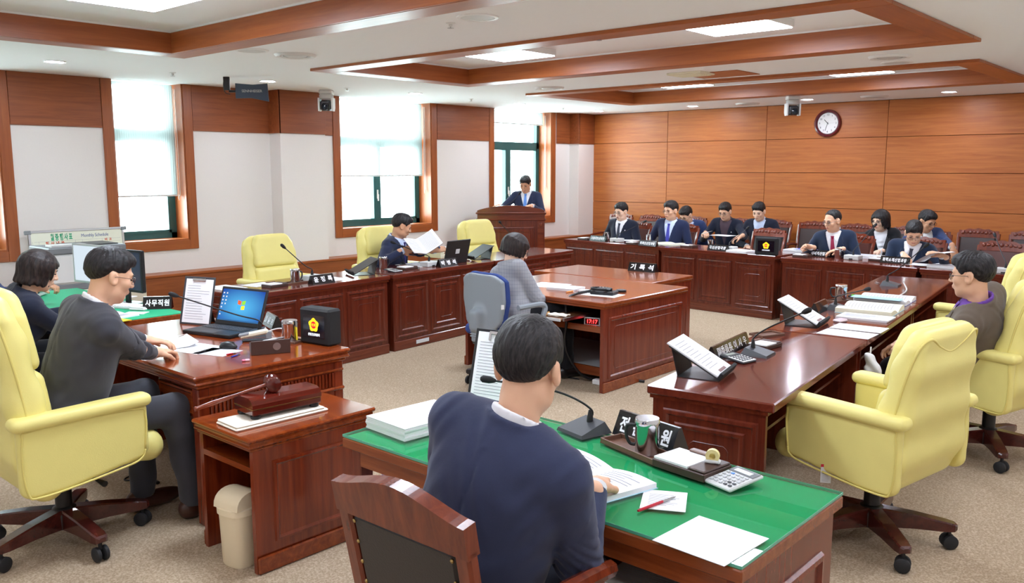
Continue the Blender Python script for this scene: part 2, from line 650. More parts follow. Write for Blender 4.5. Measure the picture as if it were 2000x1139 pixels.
# ---- left wall with window openings
WZ = 0.93
WIN = [(1.75, 2.84), (3.89, 4.65), (6.71, 8.28), (9.56, 10.93)]
wl = MB()
ycuts = [NWY - .2] + [v for w in WIN for v in w] + [BW + .2]
for i in range(0, len(ycuts), 2):
    wl.box(LW - .4, LW, ycuts[i], ycuts[i + 1], 0, H)
for w in WIN:
    wl.box(LW - .4, LW, w[0], w[1], 0, WZ)
PIL = LW + .22
wl.box(LW, PIL, 5.71, 6.34, 0, H)
wl.box(LW, LW + .2, 11.42, BW, 0, H)
wall_left = struct(wl.build('wall_left', M_wallpaper))
BZ = 2.11
for y0, y1 in ((NWY, 1.65), (2.94, 3.79), (4.75, 5.71), (8.39, 9.46), (11.06, 11.42)):
    MB().box(LW, LW + .016, y0 + .004, y1 - .004, BZ, H, .002).build('panel', M_wallwood_y_shaded, wall_left)
MB().box(PIL, PIL + .016, 5.695, 6.34, BZ, H, .002).build('panel', M_wallwood_y_shaded, wall_left)
MB().box(LW + .016, PIL + .016, 5.694, 5.712, BZ, H, .002).build('panel', M_wallwood_y_shaded, wall_left)
MB().box(LW + .2, LW + .216, 11.405, BW - .02, BZ, H, .002).build('panel', M_wallwood_y_shaded, wall_left)
MB().box(LW + .016, LW + .216, 11.404, 11.422, BZ, H, .002).build('panel', M_wallwood_y_shaded, wall_left)
MB().box(LW, LW + .016, 6.345, 6.606, BZ, H, .002).build('panel', M_wallwood_y_shaded, wall_left)
# low wainscot with a ledge
LZ = 0.6
baseboard_left = struct(MB().box(LW, LW + .225, NWY, BW - .02, 0, LZ - .03, .003).build('baseboard_left', M_wallwood_y_shaded))
MB().box(LW, LW + .24, NWY, BW - .02, LZ - .03, LZ, .005).build('ledge_cap', M_trim_y, baseboard_left)

# ---- windows
M_blind = blind_mat('roller_blind', (150, 157, 155))
XG = LW - .24
BLIND_Z = {1: px(300, 381, x=XG + .1).z, 2: px(745, 342, x=XG + .1).z, 3: px(1015, 241, x=XG + .1).z, 0: 1.6}
for i, (y0, y1) in enumerate(WIN):
    w = bpy.data.objects.new('window_%d' % (i + 1), None)
    COL.objects.link(w)
    struct(w)
    w['label'] = 'tall teal framed window with a wood casing'
    cw = .1
    MB().box(LW, LW + .022, y0 - cw, y0, WZ - cw, H, .003).build('casing_board', M_trim_z, w)
    MB().box(LW, LW + .022, y1, y1 + cw, WZ - cw, H, .003).build('casing_board', M_trim_z, w)
    MB().box(LW, LW + .022, y0, y1, WZ - cw, WZ, .003).build('casing_board', M_trim_y, w)
    MB().box(XG, LW + .01, y0, y0 + .014, WZ, H).build('reveal_board', M_trim_z, w)
    MB().box(XG, LW + .01, y1 - .014, y1, WZ, H).build('reveal_board', M_trim_z, w)
    MB().box(XG, LW + .01, y0 + .014, y1 - .014, WZ, WZ + .014).build('window_sill', M_trim_y, w)
    fr = MB()
    fw, tz = .075, 2.02
    fx0, fx1 = XG - .07, XG
    fr.box(fx0, fx1, y0, y0 + fw, WZ, H).box(fx0, fx1, y1 - fw, y1, WZ, H).box(fx0, fx1, y0, y1, WZ, WZ + fw).box(fx0, fx1, y0, y1, H - .03, H)
    fr.box(fx0, fx1, y0, y1, tz, tz + .1)
    frame = fr.build('window_frame', M_teal, w)
    panes = [(y0 + fw, y1 - fw)]
    if y1 - y0 > 1:
        ym = (y0 + y1) / 2 - (.1 if i == 3 else 0)
        panes = [(y0 + fw, ym - .02), (ym + .02, y1 - fw)]
        MB().box(fx0, fx1 + .012, ym - .06, ym + .06, WZ + fw, tz).build('mullion', M_teal, w)
        MB().box(fx1 + .012, fx1 + .025, ym - .012, ym + .012, 1.3, 1.42, .003).box(fx1 + .025, fx1 + .04, ym - .01, ym + .01, 1.27, 1.36, .004).build('window_handle', M_white, w)
    for a, b_ in panes:
        MB().box(fx0 + .03, fx0 + .036, a, b_, WZ + fw, tz).build('glass_pane', M_glass, w)
        s = MB()
        for q in ((a, a + .03, WZ + fw, tz), (b_ - .03, b_, WZ + fw, tz), (a, b_, WZ + fw, WZ + fw + .03), (a, b_, tz - .03, tz)):
            s.box(fx1 - .03, fx1 + .008, *q)
        s.build('sash', M_teal, w)
    MB().box(fx0 + .03, fx0 + .036, y0 + fw, y1 - fw, tz + .1, H - .03).build('glass_pane', M_glass, w)
    zb = BLIND_Z[i]
    n = int((y1 - y0 - .05) / .012)
    rows = [[(XG + .09 + (.0025 if k % 2 else 0), y0 + .02 + (y1 - y0 - .05) * k / n, zz) for k in range(n + 1)] for zz in (zb, H - .01)]
    MB().grid(rows).build('roller_blind', M_blind, w, recalc=False)
    MB().box(XG + .083, XG + .1, y0 + .02, y1 - .03, zb - .018, zb, .004).build('blind_rail', M_lgrey, w)
    MB().tube(bez([(XG + .15, y1 - .03, H - .05), (XG + .15, y1 - .03, 1.9), (XG + .15, y1 - .03, 1.45), (XG + .152, y1 - .04, 1.42), (XG + .15, y1 - .05, 1.45), (XG + .15, y1 - .05, H - .05)], 20), .003, 5).build('blind_cord', M_white, w)

# ---- ceiling fixtures
M_panel_e = emis('panel_light', (228, 239, 255), PANEL_E)
M_down_e = emis('downlight_glow', (236, 240, 255), DOWN_E)
pl_n = ['in the coffer nearest the camera, window side', 'in the coffer nearest the camera, far from the windows',
        'in the middle coffer, window side', 'in the middle coffer, far from the windows',
        'in the coffer by the clock wall, window side', 'in the coffer by the clock wall, far from the windows']
for k, (x, y) in enumerate([(-5.12, 2.38), (-3.0, 2.38), (-5.18, 5.74), (-2.97, 5.66), (-5.45, 9.08), (-3.38, 9.08)]):
    p = thing('ceiling_panel_light', 'square white light panel ' + pl_n[k], 'ceiling light', (x, y, UP), 0, 'square ceiling light panels')
    s = .31
    MB().box(-s, s, -s, s, -.052, 0, .004).build('housing', M_white, p)
    MB().box(-s + .012, s - .012, -s + .012, s - .012, -.058, -.0525).build('diffuser', M_panel_e, p)
dl = ['over the leftmost window', 'between the antenna and the dome camera', 'over the wide window', 'over the window behind the podium',
      'in the far left corner', 'above the left end of the clock wall', 'beside the dome camera on the clock wall side', 'above the right end of the clock wall']
dl += ['added out of view at the far right corner of the ceiling', 'added out of view, second from the back on the right side', 'added out of view, third from the back on the right side', 'added out of view, fourth from the back on the right side', 'added out of view nearest the camera on the right side', 'added out of view in the near left corner', 'added out of view in the middle above the near wall', 'added out of view above the camera', 'added out of view beside the camera at the near wall', 'added out of view between the third and fourth on the right side', 'added out of view between the nearest two on the right side', 'added out of view right of the foreground desk']
dpos = [px(u, v, z=H) for (u, v) in [(107, 120), (523, 158), (811, 182), (1015, 203), (1169, 217), (1353, 207), (1577, 194), (1854, 179)]]
dpos += [Vector((-.6, y, H)) for y in (11.1, 9.1, 7.1, 5.1, 3.0)] + [Vector((-6.4, .7, H)), Vector((-3.4, .7, H)), Vector((-.55, .9, H)), Vector((-1.8, .5, H)), Vector((-.6, 6.1, H)), Vector((-.6, 4.05, H)), Vector((-.6, 2.0, H))]  # unseen downlights, added to brighten the near and right side of the room
for k, q in enumerate(dpos):
    d = thing('downlight', 'small round lit downlight ' + dl[k], 'ceiling light', (q.x, q.y, H), 0, 'round downlights')
    MB().lathe([(.062, 0), (.066, -.004), (.084, -.008), (.088, -.001), (.088, 0)], 28).build('trim_ring', M_white, d, 40)
    MB().lathe([(.0, -.0055), (.062, -.0055), (.062, -.003), (0, -.003)], 28).build('lamp', M_down_e, d)
for k, (u, v, lab) in enumerate([(933, 33, 'round white ceiling speaker in front of the middle coffer'), (492, 98, 'flat round ceiling speaker beside the air vent at the near coffer'),
                                 (1752, 122, 'flat round ceiling speaker at the right end between two coffers')]):
    q = px(u, v, z=H)
    d = thing('ceiling_speaker', lab, 'speaker', (q.x, q.y, H), 0, 'ceiling speakers')
    MB().lathe([(.1, 0), (.105, -.008), (.125, -.006), (.128, 0)], 32).build('ring', M_white, d, 40)
    MB().lathe([(0, -.006), (.06, -.007), (.1, -.005), (.1, 0), (0, 0)], 32).build('grille', M_lgrey, d, 40)
for k, (u, v, lab) in enumerate([(577, 107, 'round ceiling air vent near the antenna'), (1073, 171, 'round ceiling air vent left of the far coffer'), (1738, 110, 'round ceiling air vent at the right end between two coffers'),
                                 (1460, 202, 'round ceiling air vent left of the dome camera by the clock'), (1708, 188, 'round ceiling air vent above and right of the clock')]):
    q = px(u, v, z=H)
    d = thing('air_vent', lab, 'vent', (q.x, q.y, H), 0, 'round air vents')
    MB().lathe([(.12, 0), (.125, -.015), (.15, -.02), (.165, -.006), (.166, 0)], 32).build('ring', M_white, d, 40)
    MB().lathe([(0, -.014), (.07, -.016), (.09, -.01), (.09, 0), (0, 0)], 32).build('centre_cone', M_lgrey, d, 40)
    MB().lathe([(.096, 0), (.098, -.012), (.114, -.014), (.116, 0)], 32).build('inner_ring', M_lgrey, d, 40)
for k, (u, v) in enumerate([(880, 45), (337, 142), (678, 172), (1170, 70), (920, 193), (1100, 211)]):
    q = px(u, v, z=H)
    d = thing('sprinkler_head', 'small chrome sprinkler head ' + ['near the round speaker', 'between the leftmost window and the antenna', 'right of the camera by the wide window', 'above the middle coffer', 'over the wall between the wide window and the podium window', 'in front of the podium window'][k], 'sprinkler', (q.x, q.y, H), 0, 'sprinkler heads')
    MB().lathe([(.03, 0), (.03, -.004), (.012, -.008), (.012, -.022)], 14).build('escutcheon', M_white, d, 40)
    MB().lathe([(.02, -.03), (.022, -.032), (.004, -.034), (.004, -.022)], 12).build('deflector', M_steel, d, 40)
q = px(1395, 143, z=H)
d = thing('ceiling_hatch', 'square ceiling hatch with a louvred grille behind the middle coffer', 'ceiling hatch', (q.x, q.y, H))
MB().box(-.3, .3, -.12, .34, -.006, 0, .002).build('hatch_panel', M_trim_x, d)
MB().box(-.34, .02, -.3, -.02, -.02, 0, .004).build('grille_frame', M_paper_cream, d)
for k in range(6):
    MB().box(-.31, -.01, -.28 + k * .042, -.26 + k * .042, -.026, -.02).build('slat', M_paper_cream, d)

# ---- clock
d = thing('wall_clock', 'round wall clock with a dark red wooden rim and white dial', 'clock', (-4.725, BW - .018, 2.32))
MX = Matrix.Rotation(math.pi / 2, 4, 'X')
MB().lathe([(.138, .0), (.145, .03), (.16, .045), (.18, .04), (.188, .02), (.188, 0)], 48, M=MX).build('rim', mat('clock_rim', (92, 26, 34), .2, coat=.5), d, 40)
MB().lathe([(0, .012), (.147, .012), (.147, 0), (0, 0)], 48, M=MX).build('dial', M_white, d)
for k in range(1, 13):
    a = R(90 - 30 * k)
    text(str(k), .036, M_inkdark, d, Matrix.Translation((.114 * math.cos(a), -.0135, .114 * math.sin(a))) @ MX, name='numeral')
for nm, ang, ln, wd in (('hour_hand', R(134), .07, .008), ('minute_hand', R(252), .105, .006), ('second_hand', R(2), .1, .0016)):
    MB().box(-.018, ln, -wd / 2, wd / 2, 0, .0015, M=Matrix.Translation((0, -.016, 0)) @ Matrix.Rotation(-ang, 4, 'Y') @ MX).build(nm, M_black if nm != 'second_hand' else M_ink, d)

# ---- ceiling mounted pan-tilt cameras and the paddle antenna
def ptz(loc, rz, label):
    d = thing('dome_camera', label, 'camera', loc, rz, 'pan tilt cameras')
    MB().box(-.075, .075, -.06, .075, -.05, 0, .012).build('mount', M_white, d)
    MB().lathe([(.075, -.05), (.082, -.055), (.082, -.095), (.07, -.105)], 24).build('turntable', M_lgrey, d, 40)
    for s in (-1, 1):
        MB().prism([(-.05, -.24), (.03, -.24), (.055, -.2), (.055, -.09), (-.055, -.09), (-.055, -.2)], .018, M=Matrix.Translation((s * .078 - .009, 0, 0)) @ Matrix.Rotation(math.pi / 2, 4, 'Y') @ Matrix.Rotation(math.pi / 2, 4, 'Z')).build('yoke_arm', M_white, d)
    MB().box(-.062, .062, -.06, .055, -.235, -.115, .02).build('camera_head', M_dgrey, d)
    L = Matrix.Translation((0, -.058, -.19)) @ MX
    MB().lathe([(.044, 0), (.044, .028), (.036, .03), (.034, .018), (0, .018)], 24, M=L).build('lens_barrel', M_black, d, 40)
    MB().lathe([(0, .02), (.03, .019), (.033, .018), (0, .017)], 24, M=L).build('lens_glass', mat('lens_glass', (30, 40, 52), .05), d, 40)
    return d


q = px(637, 176, z=H)
ptz((q.x, q.y, H), R(38), 'white ceiling camera with black lens beside the wide window')
q = px(1549, 188, z=H)
ptz((q.x, q.y, H), R(42), 'white ceiling camera with black lens left of the clock')
q = px(442, 150, z=H)
d = thing('paddle_antenna', 'dark blue grey paddle antenna hung from the ceiling', 'antenna', (q.x, q.y, H), R(45))
MB().box(-.03, .03, -.012, .012, -.13, 0, .003).build('bracket', M_black, d)
MB().tube(bez([(-.02, 0, 0), (-.035, .01, -.08), (-.02, .01, -.15), (.03, 0, -.17)], 14), .004, 6).build('cable', M_black, d)
MB().tube([(.02, 0, -.14), (.1, 0, -.14)], .012, 8).build('arm', M_black, d)
M_ant = mat('antenna_blue', (56, 68, 86), .5)
MB().prism([(.09, -.07), (.09, .075), (.26, .062), (.4, .075), (.41, -.1), (.24, -.066)], .02, M=xf((0, -.01, -.14)) @ Matrix.Rotation(math.pi / 2, 4, 'X')).build('paddle', M_ant, d)
text('SENNHEISER', .036, M_lgrey, d, Matrix.Translation((.25, -.0305, -.14)) @ MX, name='lettering')
# ================================================================ desks
PROF = [(0, 0), (.006, .012), (.02, .014), (.03, .003), (.055, .003), (.062, .012), (.074, .012), (.084, .004)]
PROF_S = [(0, 0), (.006, .012), (.02, .014), (.03, .003)]


def relief(parent, x0, x1, z0, z1, y, mt, M=None, line=True, prof=PROF):
    """raised panel on a face looking to local -y, with a fine inlay line that has clipped corners"""
    p = MB().rings(x0, x1, z0, z1, prof, y, M).build('panel', mt, parent)
    i = prof[-1][0]
    if line and x1 - x0 > .3:
        a, b_, c, d, k, yy = x0 + i + .045, x1 - i - .045, z0 + i + .045, z1 - i - .045, .022, y - prof[-1][1] - .0012
        q = [(a + k, yy, d), (b_ - k, yy, d), (b_ - k * .4, yy, d - k * .4), (b_, yy, d - k), (b_, yy, c + k), (b_ - k, yy, c), (a + k, yy, c), (a, yy, c + k), (a, yy, d - k), (a + k * .4, yy, d - k * .4), (a + k, yy, d)]
        MB().tube(q, .0018, 4, False, M).build('inlay_line', mt, p)
    return p


def desk(name, label, cat, ends, D, Ht, group=None, panels=3, mt=None, mz=None, mtop=None, end_relief=(False, False), key=False, flip=False):
    """ends = world points of the two top corners of the front face, left to right as seen from in front"""
    mt, mz, mtop = mt or M_desk, mz or M_desk_z, mtop or M_desktop
    a, b_ = Vector((*ends[0], 0)), Vector((*ends[1], 0))
    L = (b_ - a).length
    d = (b_ - a).normalized()
    rz = math.atan2(d.y, d.x)
    t = thing(name, label, cat, ((a + b_) / 2).to_tuple(), rz, group)   # local: x along, front at y=0 looking -y, user side +y
    h = L / 2
    MB().box(-h, h, 0, D, Ht - .042, Ht, .006).build('top', mtop, t)
    MB().box(-h + .012, h - .012, .012, D - .03, Ht - .06, Ht - .042).build('top_moulding', mt, t)
    MB().box(-h + .02, h - .02, .025, .045, .0, Ht - .06).build('front_board', mz, t)
    for s in (-1, 1):
        MB().box(min(s * (h - .02), s * (h - .045)), max(s * (h - .02), s * (h - .045)), .046, D - .04, .0, Ht - .06).build('side_board', mz, t)
    MB().box(-h + .016, h - .016, .012, .025, .0, .09, .005).build('plinth', mt, t)
    MB().box(-h + .046, h - .046, .06, D - .12, Ht - .21, Ht - .195).build('inner_shelf', mt, t)
    w = (2 * h - .06) / panels
    for k in range(panels):
        x0 = -h + .03 + k * w
        relief(t, x0 + .02, x0 + w - .02, .115, Ht - .1, .025, mz)
    for e, s in zip(end_relief, (-1, 1)):
        if e:
            Mx = Matrix.Translation((s * (h - .02), .046 + (D - .086) / 2, 0)) @ Matrix.Rotation(s * math.pi / 2, 4, 'Z')
            g = (D - .086) / 2
            relief(t, -g + .03, g - .03, .12, Ht - .1, 0, mz, Mx)
            MB().box(-g, g, -.012, 0, 0, .09, .004, Mx).build('plinth', mt, t)
    return t


def along(a, b_, f0, f1):
    return ((a[0] + (b_[0] - a[0]) * f0, a[1] + (b_[1] - a[1]) * f0), (a[0] + (b_[0] - a[0]) * f1, a[1] + (b_[1] - a[1]) * f1))


T = 0.73
# left row (faces +x), near to far
LA, LB = (-5.895, 3.5), (-6.31, 8.2)
for k, (f0, f1, lab) in enumerate([(0, .338, 'window side bench desk nearest the camera, behind the laptop screen'), (.345, .668, 'window side bench desk with the man reading a thick book'), (.673, 1, 'window side bench desk in front of the podium')]):
    desk('council_desk', 'dark mahogany panelled ' + lab, 'desk', along(LA, LB, f0, f1), .6, T, 'window side bench desks', 3, end_relief=(k == 0, k == 2))
# row along the clock wall (faces -y)
for k, (e, lab) in enumerate([(((-7.4, 9.38), (-5.76, 9.235)), 'at the podium end of the clock wall row'), (((-5.74, 9.21), (-4.16, 9.11)), 'holding the small emblem screen in the clock wall row'),
                              (((-4.06, 9.02), (-2.6, 8.93)), 'of the man with the red tie in the clock wall row'), (((-2.58, 8.92), (-1.0, 8.83)), 'behind the head of the man in the brown jacket')]):
    desk('council_desk', 'mahogany bench desk ' + lab, 'desk', e, .62, T, 'clock wall bench desks', 3, end_relief=(k == 0, False))
# right row (faces -x)
RA, RB = (-2.655, 8.1), (-2.065, 3.235)
for k, (f0, f1, lab) in enumerate([(.665, 1, 'right hand bench desk nearest the camera, with the open calculator'), (.333, .662, 'right hand bench desk covered in open books'), (0, .33, 'right hand bench desk farthest away, with one microphone')]):
    desk('council_desk', 'dark mahogany panelled ' + lab, 'desk', along(RA, RB, f0, f1), .585, T, 'right hand bench desks', 3, end_relief=(False, k == 0))

# recorder's two tables
def rec_desk(label, x0, x1, y0, y1, ht, knee):
    t = thing('record_desk', label, 'desk', ((x0 + x1) / 2, y0, 0), 0, 'recorder tables')
    h, D = (x1 - x0) / 2, y1 - y0
    MB().box(-h, h, 0, D, ht - .035, ht, .006).build('top', M_rec, t)
    MB().box(-h + .01, h - .01, .01, D - .01, ht - .05, ht - .035).build('top_moulding', M_rec, t)
    for s in (-1, 1):
        MB().box(min(s * (h - .015), s * (h - .045)), max(s * (h - .015), s * (h - .045)), .015, D - .015, 0, ht - .05).build('side_board', M_rec_z, t)
        Mx = Matrix.Translation((s * (h - .015), D / 2, 0)) @ Matrix.Rotation(s * math.pi / 2, 4, 'Z')
        relief(t, -D / 2 + .08, D / 2 - .08, .1, ht - .12, 0, M_rec_z, Mx, True, PROF_S)
        MB().box(-D / 2 + .01, D / 2 - .01, -.014, 0, 0, .08, .004, Mx).build('plinth', M_rec, t)
    MB().box(-h + .045, h - .045, D - .05, D - .03, .0, ht - .05).build('back_board', M_rec_z, t)
    if knee:
        MB().box(-h + .045, h - .045, .12, D - .06, ht - .235, ht - .215).build('shelf', M_rec, t)
        MB().box(-h + .045, h - .045, .1, .12, ht - .255, ht - .205).build('shelf_edge', M_rec, t)
        MB().box(-h + .045, h - .045, .3, D - .06, .1, .12).build('low_shelf', M_lgrey, t)
        MB().box(-h + .045, h - .045, .28, .3, .05, .12).build('shelf_edge', M_rec, t)
    else:
        MB().lathe([(.018, 0), (.02, .006), (.012, .008), (.01, .004), (0, .004)], 16, M=Matrix.Translation((h - .015, .1, ht - .11)) @ Matrix.Rotation(math.pi / 2, 4, 'Y')).build('lock', M_chrome, t, 40)
    return t


rec_desk('glossy brown recorder table with open knee space and red clock', -5.2, -3.7, 5.19, 6.42, .70, True)
rec_desk('glossy brown recorder table carrying the black name plate, behind the open one', -5.45, -4.08, 6.44, 7.16, .70, False)

# chairperson's desk
CX0, CX1, CY0, CY1, CZ = -5.2, -3.66, 1.9, 2.8, .745
t = thing('chief_desk', 'large glossy mahogany desk with fluted frieze and laptop', 'desk', ((CX0 + CX1) / 2, CY0, 0))
h, D = (CX1 - CX0) / 2, CY1 - CY0
MB().box(-h, h, 0, D, CZ - .022, CZ, .008).build('top', M_chief, t)
MB().box(-h + .012, h - .012, .012, D - .012, CZ - .034, CZ - .022).box(-h + .004, h - .004, .004, D - .004, CZ - .05, CZ - .034, .006).box(-h + .02, h - .02, .02, D - .02, CZ - .068, CZ - .05, .005).build('top_moulding', M_chief, t)
for s in (-1, 1):
    x = s * (h - .04)
    MB().box(min(x, x - s * .03), max(x, x - s * .03), .05, D - .05, .0, CZ - .068).build('side_board', M_chief_z, t)
    for yy in (.03, D - .09):
        MB().box(min(x + s * .006, x - s * .05), max(x + s * .006, x - s * .05), yy, yy + .06, 0, CZ - .068, .006).build('corner_post', M_chief_z, t)
    Mx = Matrix.Translation((x, D / 2, 0)) @ Matrix.Rotation(s * math.pi / 2, 4, 'Z')
    n = 34
    for k in range(n):
        xx = -D / 2 + .1 + k * (D - .2) / (n - 1)
        MB().box(xx - .007, xx + .007, -.012, 0, CZ - .205, CZ - .125, .004, Mx).build('flute', M_chief_z, t)
    MB().box(-D / 2 + .03, D / 2 - .03, -.022, 0, CZ - .225, CZ - .205, .008, Mx).box(-D / 2 + .03, D / 2 - .03, -.014, 0, CZ - .122, CZ - .108, .005, Mx).build('frieze_moulding', M_chief, t)
    relief(t, -D / 2 + .11, D / 2 - .11, .12, CZ - .26, 0, M_chief_z, Mx, False)
MB().box(-h + .04, h - .04, D - .06, D - .04, .05, CZ - .068).build('front_board', M_chief_z, t)
for s in (-1, 1):
    x0, x1 = (h - .46, h - .075) if s > 0 else (-h + .075, -h + .46)
    b = MB().box(x0, x1, .05, D - .08, CZ - .22, CZ - .068).build('drawer_case', M_chief_z, t)
    dr = MB().rings(x0 + .02, x1 - .02, CZ - .205, CZ - .085, [(0, 0), (.004, .014), (.012, .016), (.02, .01)], .05).build('drawer', M_chief, t)
    xm = (x0 + x1) / 2
    MB().tube(bez([(xm - .05, .036, CZ - .145), (xm - .03, .012, CZ - .147), (xm + .03, .012, CZ - .147), (xm + .05, .036, CZ - .145)], 10), .007, 8).build('handle', M_chief, dr, True)

# low side cabinet with open shelf
t = thing('side_cabinet', 'low glossy mahogany side cabinet under the gavel block', 'cabinet', (-3.285, 1.83, 0))
h, D, cz = .215, .62, .6
MB().box(-h - .02, h + .02, -.03, D + .02, cz - .02, cz, .007).build('top', M_chief, t)
MB().box(-h - .008, h + .008, -.018, D + .008, cz - .032, cz - .02).box(-h - .014, h + .014, -.024, D + .014, cz - .048, cz - .032, .006).box(-h - .004, h + .004, -.012, D + .004, cz - .062, cz - .048, .004).build('top_moulding', M_chief, t)
for s in (-1, 1):
    MB().box(min(s * h, s * (h - .025)), max(s * h, s * (h - .025)), 0, D, 0, cz - .062).build('side_board', M_chief_z, t)
    Mx = Matrix.Translation((s * h, D / 2, 0)) @ Matrix.Rotation(s * math.pi / 2, 4, 'Z')
    relief(t, -D / 2 + .09, D / 2 - .07, .12, cz - .12, 0, M_chief_z, Mx, False, [(0, 0), (.004, .01), (.014, .012), (.024, .003)])
    MB().box(-D / 2, D / 2, -.016, 0, 0, .075, .006, Mx).build('plinth', M_chief, t)
MB().box(-h + .025, h - .025, D - .025, D, .0, cz - .062).build('back_board', M_chief_z, t)
MB().box(-h + .025, h - .025, .0, D - .03, cz - .16, cz - .135).build('shelf', M_chief, t)

# green topped desk in the foreground
GX0, GX1, GY0, GY1, GZ = -2.5, -.9, 1.86, 2.52, .73
t = thing('green_top_desk', 'wooden desk with green felt under a glass sheet in the foreground', 'desk', ((GX0 + GX1) / 2, GY0, 0))
h, D = (GX1 - GX0) / 2, GY1 - GY0
MB().box(-h, h, 0, D, GZ - .05, GZ - .012, .004).build('top', M_rec, t)
MB().box(-h + .006, h - .006, .006, D - .006, GZ - .012, GZ - .0095).build('green_felt', M_green, t)
gm = MB().box(-h + .002, h - .002, .002, D - .002, GZ - .0085, GZ)
g = gm.build('glass_sheet', M_deskglass, t)
MB().box(-h + .002, h - .002, .001, .002, GZ - .0085, GZ).box(-h + .002, h - .002, D - .002, D - .001, GZ - .0085, GZ).box(-h + .001, -h + .002, .002, D - .002, GZ - .0085, GZ).box(h - .002, h - .001, .002, D - .002, GZ - .0085, GZ).build('glass_edge', M_glassedge, g)
MB().box(h - .05, h - .02, .02, D - .02, 0, GZ - .05).build('side_board', M_rec_z, t)
Mx = Matrix.Translation((h - .02, D / 2, 0)) @ Matrix.Rotation(math.pi / 2, 4, 'Z')
relief(t, -D / 2 + .1, D / 2 - .1, .12, GZ - .16, 0, M_rec_z, Mx, True, PROF_S)
for yy in (.02, D - .08):
    MB().box(-h + .03, -h + .08, yy, yy + .06, 0, GZ - .05, .004).build('leg', M_rec_z, t)
MB().box(-h + .08, h - .05, D - .06, D - .04, .25, GZ - .05).build('front_board', M_rec_z, t)
MB().box(-h + .08, h - .05, .02, .045, GZ - .11, GZ - .05).build('apron', M_rec, t)
MB().box(-h + .08, h - .05, .06, D - .07, GZ - .24, GZ - .225).build('shelf', M_rec, t)
MB().box(-h + .03, -h + .05, .08, D - .08, GZ - .12, GZ - .05).build('side_rail', M_rec, t)

# staff desk with green felt by the windows
t = thing('staff_desk', 'staff desk with green felt top by the windows, holding two monitors', 'desk', (-6.4, 2.15, 0), R(0))
h, D, sz = .92, .68, .73
MB().box(-h, h, 0, D, sz - .04, sz - .004, .004).build('top', M_rec, t)
MB().box(-h + .01, h - .01, .01, D - .01, sz - .004, sz).build('green_felt', M_green, t)
for s in (-1, 1):
    MB().box(min(s * (h - .02), s * (h - .05)), max(s * (h - .02), s * (h - .05)), .02, D - .02, 0, sz - .04).build('side_board', M_rec_z, t)
    relief(t, -D / 2 + .08, D / 2 - .08, .1, sz - .1, 0, M_rec_z, Matrix.Translation((s * (h - .02), D / 2, 0)) @ Matrix.Rotation(s * math.pi / 2, 4, 'Z'), False, PROF_S)
MB().box(-h + .05, h - .05, D - .05, D - .03, .05, sz - .04).build('front_board', M_rec_z, t)

# podium
pa, pb = px(932, 412, z=1.12), px(1064, 412, z=1.12)
dv = (pb - pa)
rzp = math.atan2(dv.y, dv.x)
t = thing('podium', 'tall dark mahogany podium with arched top and carved front', 'podium', ((pa.x + pb.x) / 2, (pa.y + pb.y) / 2, 0), rzp)
h, D = dv.length / 2, .62
MB().box(-h, h, 0, D, .08, 1.0).build('body', M_desk_z, t)
MB().box(-h - .03, h + .03, -.03, D + .02, 0, .08, .01).build('plinth', M_desk, t)
for z0, e in ((.985, .018), (1.075, .022)):
    MB().box(-h - e, h + e, -e, D + .01, z0, z0 + .025, .008).build('cornice', M_desk, t)
MB().box(-h, h, 0, D, 1.0, 1.08).build('frieze', M_desk, t)
arc = [(-h, 1.1)] + [(-h + 2 * h * k / 24, 1.125 + .07 * math.sin(math.pi * k / 24) ** .8) for k in range(25)] + [(h, 1.1)]
MB().prism(arc, .04, M=Matrix.Translation((0, .045, 0)) @ Matrix.Rotation(math.pi / 2, 4, 'X')).build('arched_crest', M_desk, t)
for s in (-1, 1):
    MB().prism([(0.045, 1.1), (D, 1.1), (D, 1.106), (.3, 1.116), (.045, 1.124)], .03, M=Matrix.Translation((s * (h - .015) - .015, 0, 0)) @ Matrix.Rotation(math.pi / 2, 4, 'Z') @ Matrix.Rotation(math.pi / 2, 4, 'X')).build('side_crest', M_desk, t)
MB().box(-h + .03, h - .03, .05, D, 1.1, 1.105).build('reading_board', M_desktop, t)
relief(t, -h + .14, h - .14, .16, .9, 0, M_desk_z)
for s in (-1, 1):
    MB().box(s * (h - .055) - .045, s * (h - .055) + .045, -.012, 0, .1, .98, .006).build('pilaster', M_desk, t)
    MB().ell((s * (h - .055), -.016, .93), (.022, .01, .035), 10, 6).build('carved_drop', M_desk, t, True)


_pm = Matrix.Translation(t.location) @ Matrix.Rotation(rzp, 4, 'Z')


def PODI(x, y, z):
    return np.array(_pm @ Vector((x, y, z)))
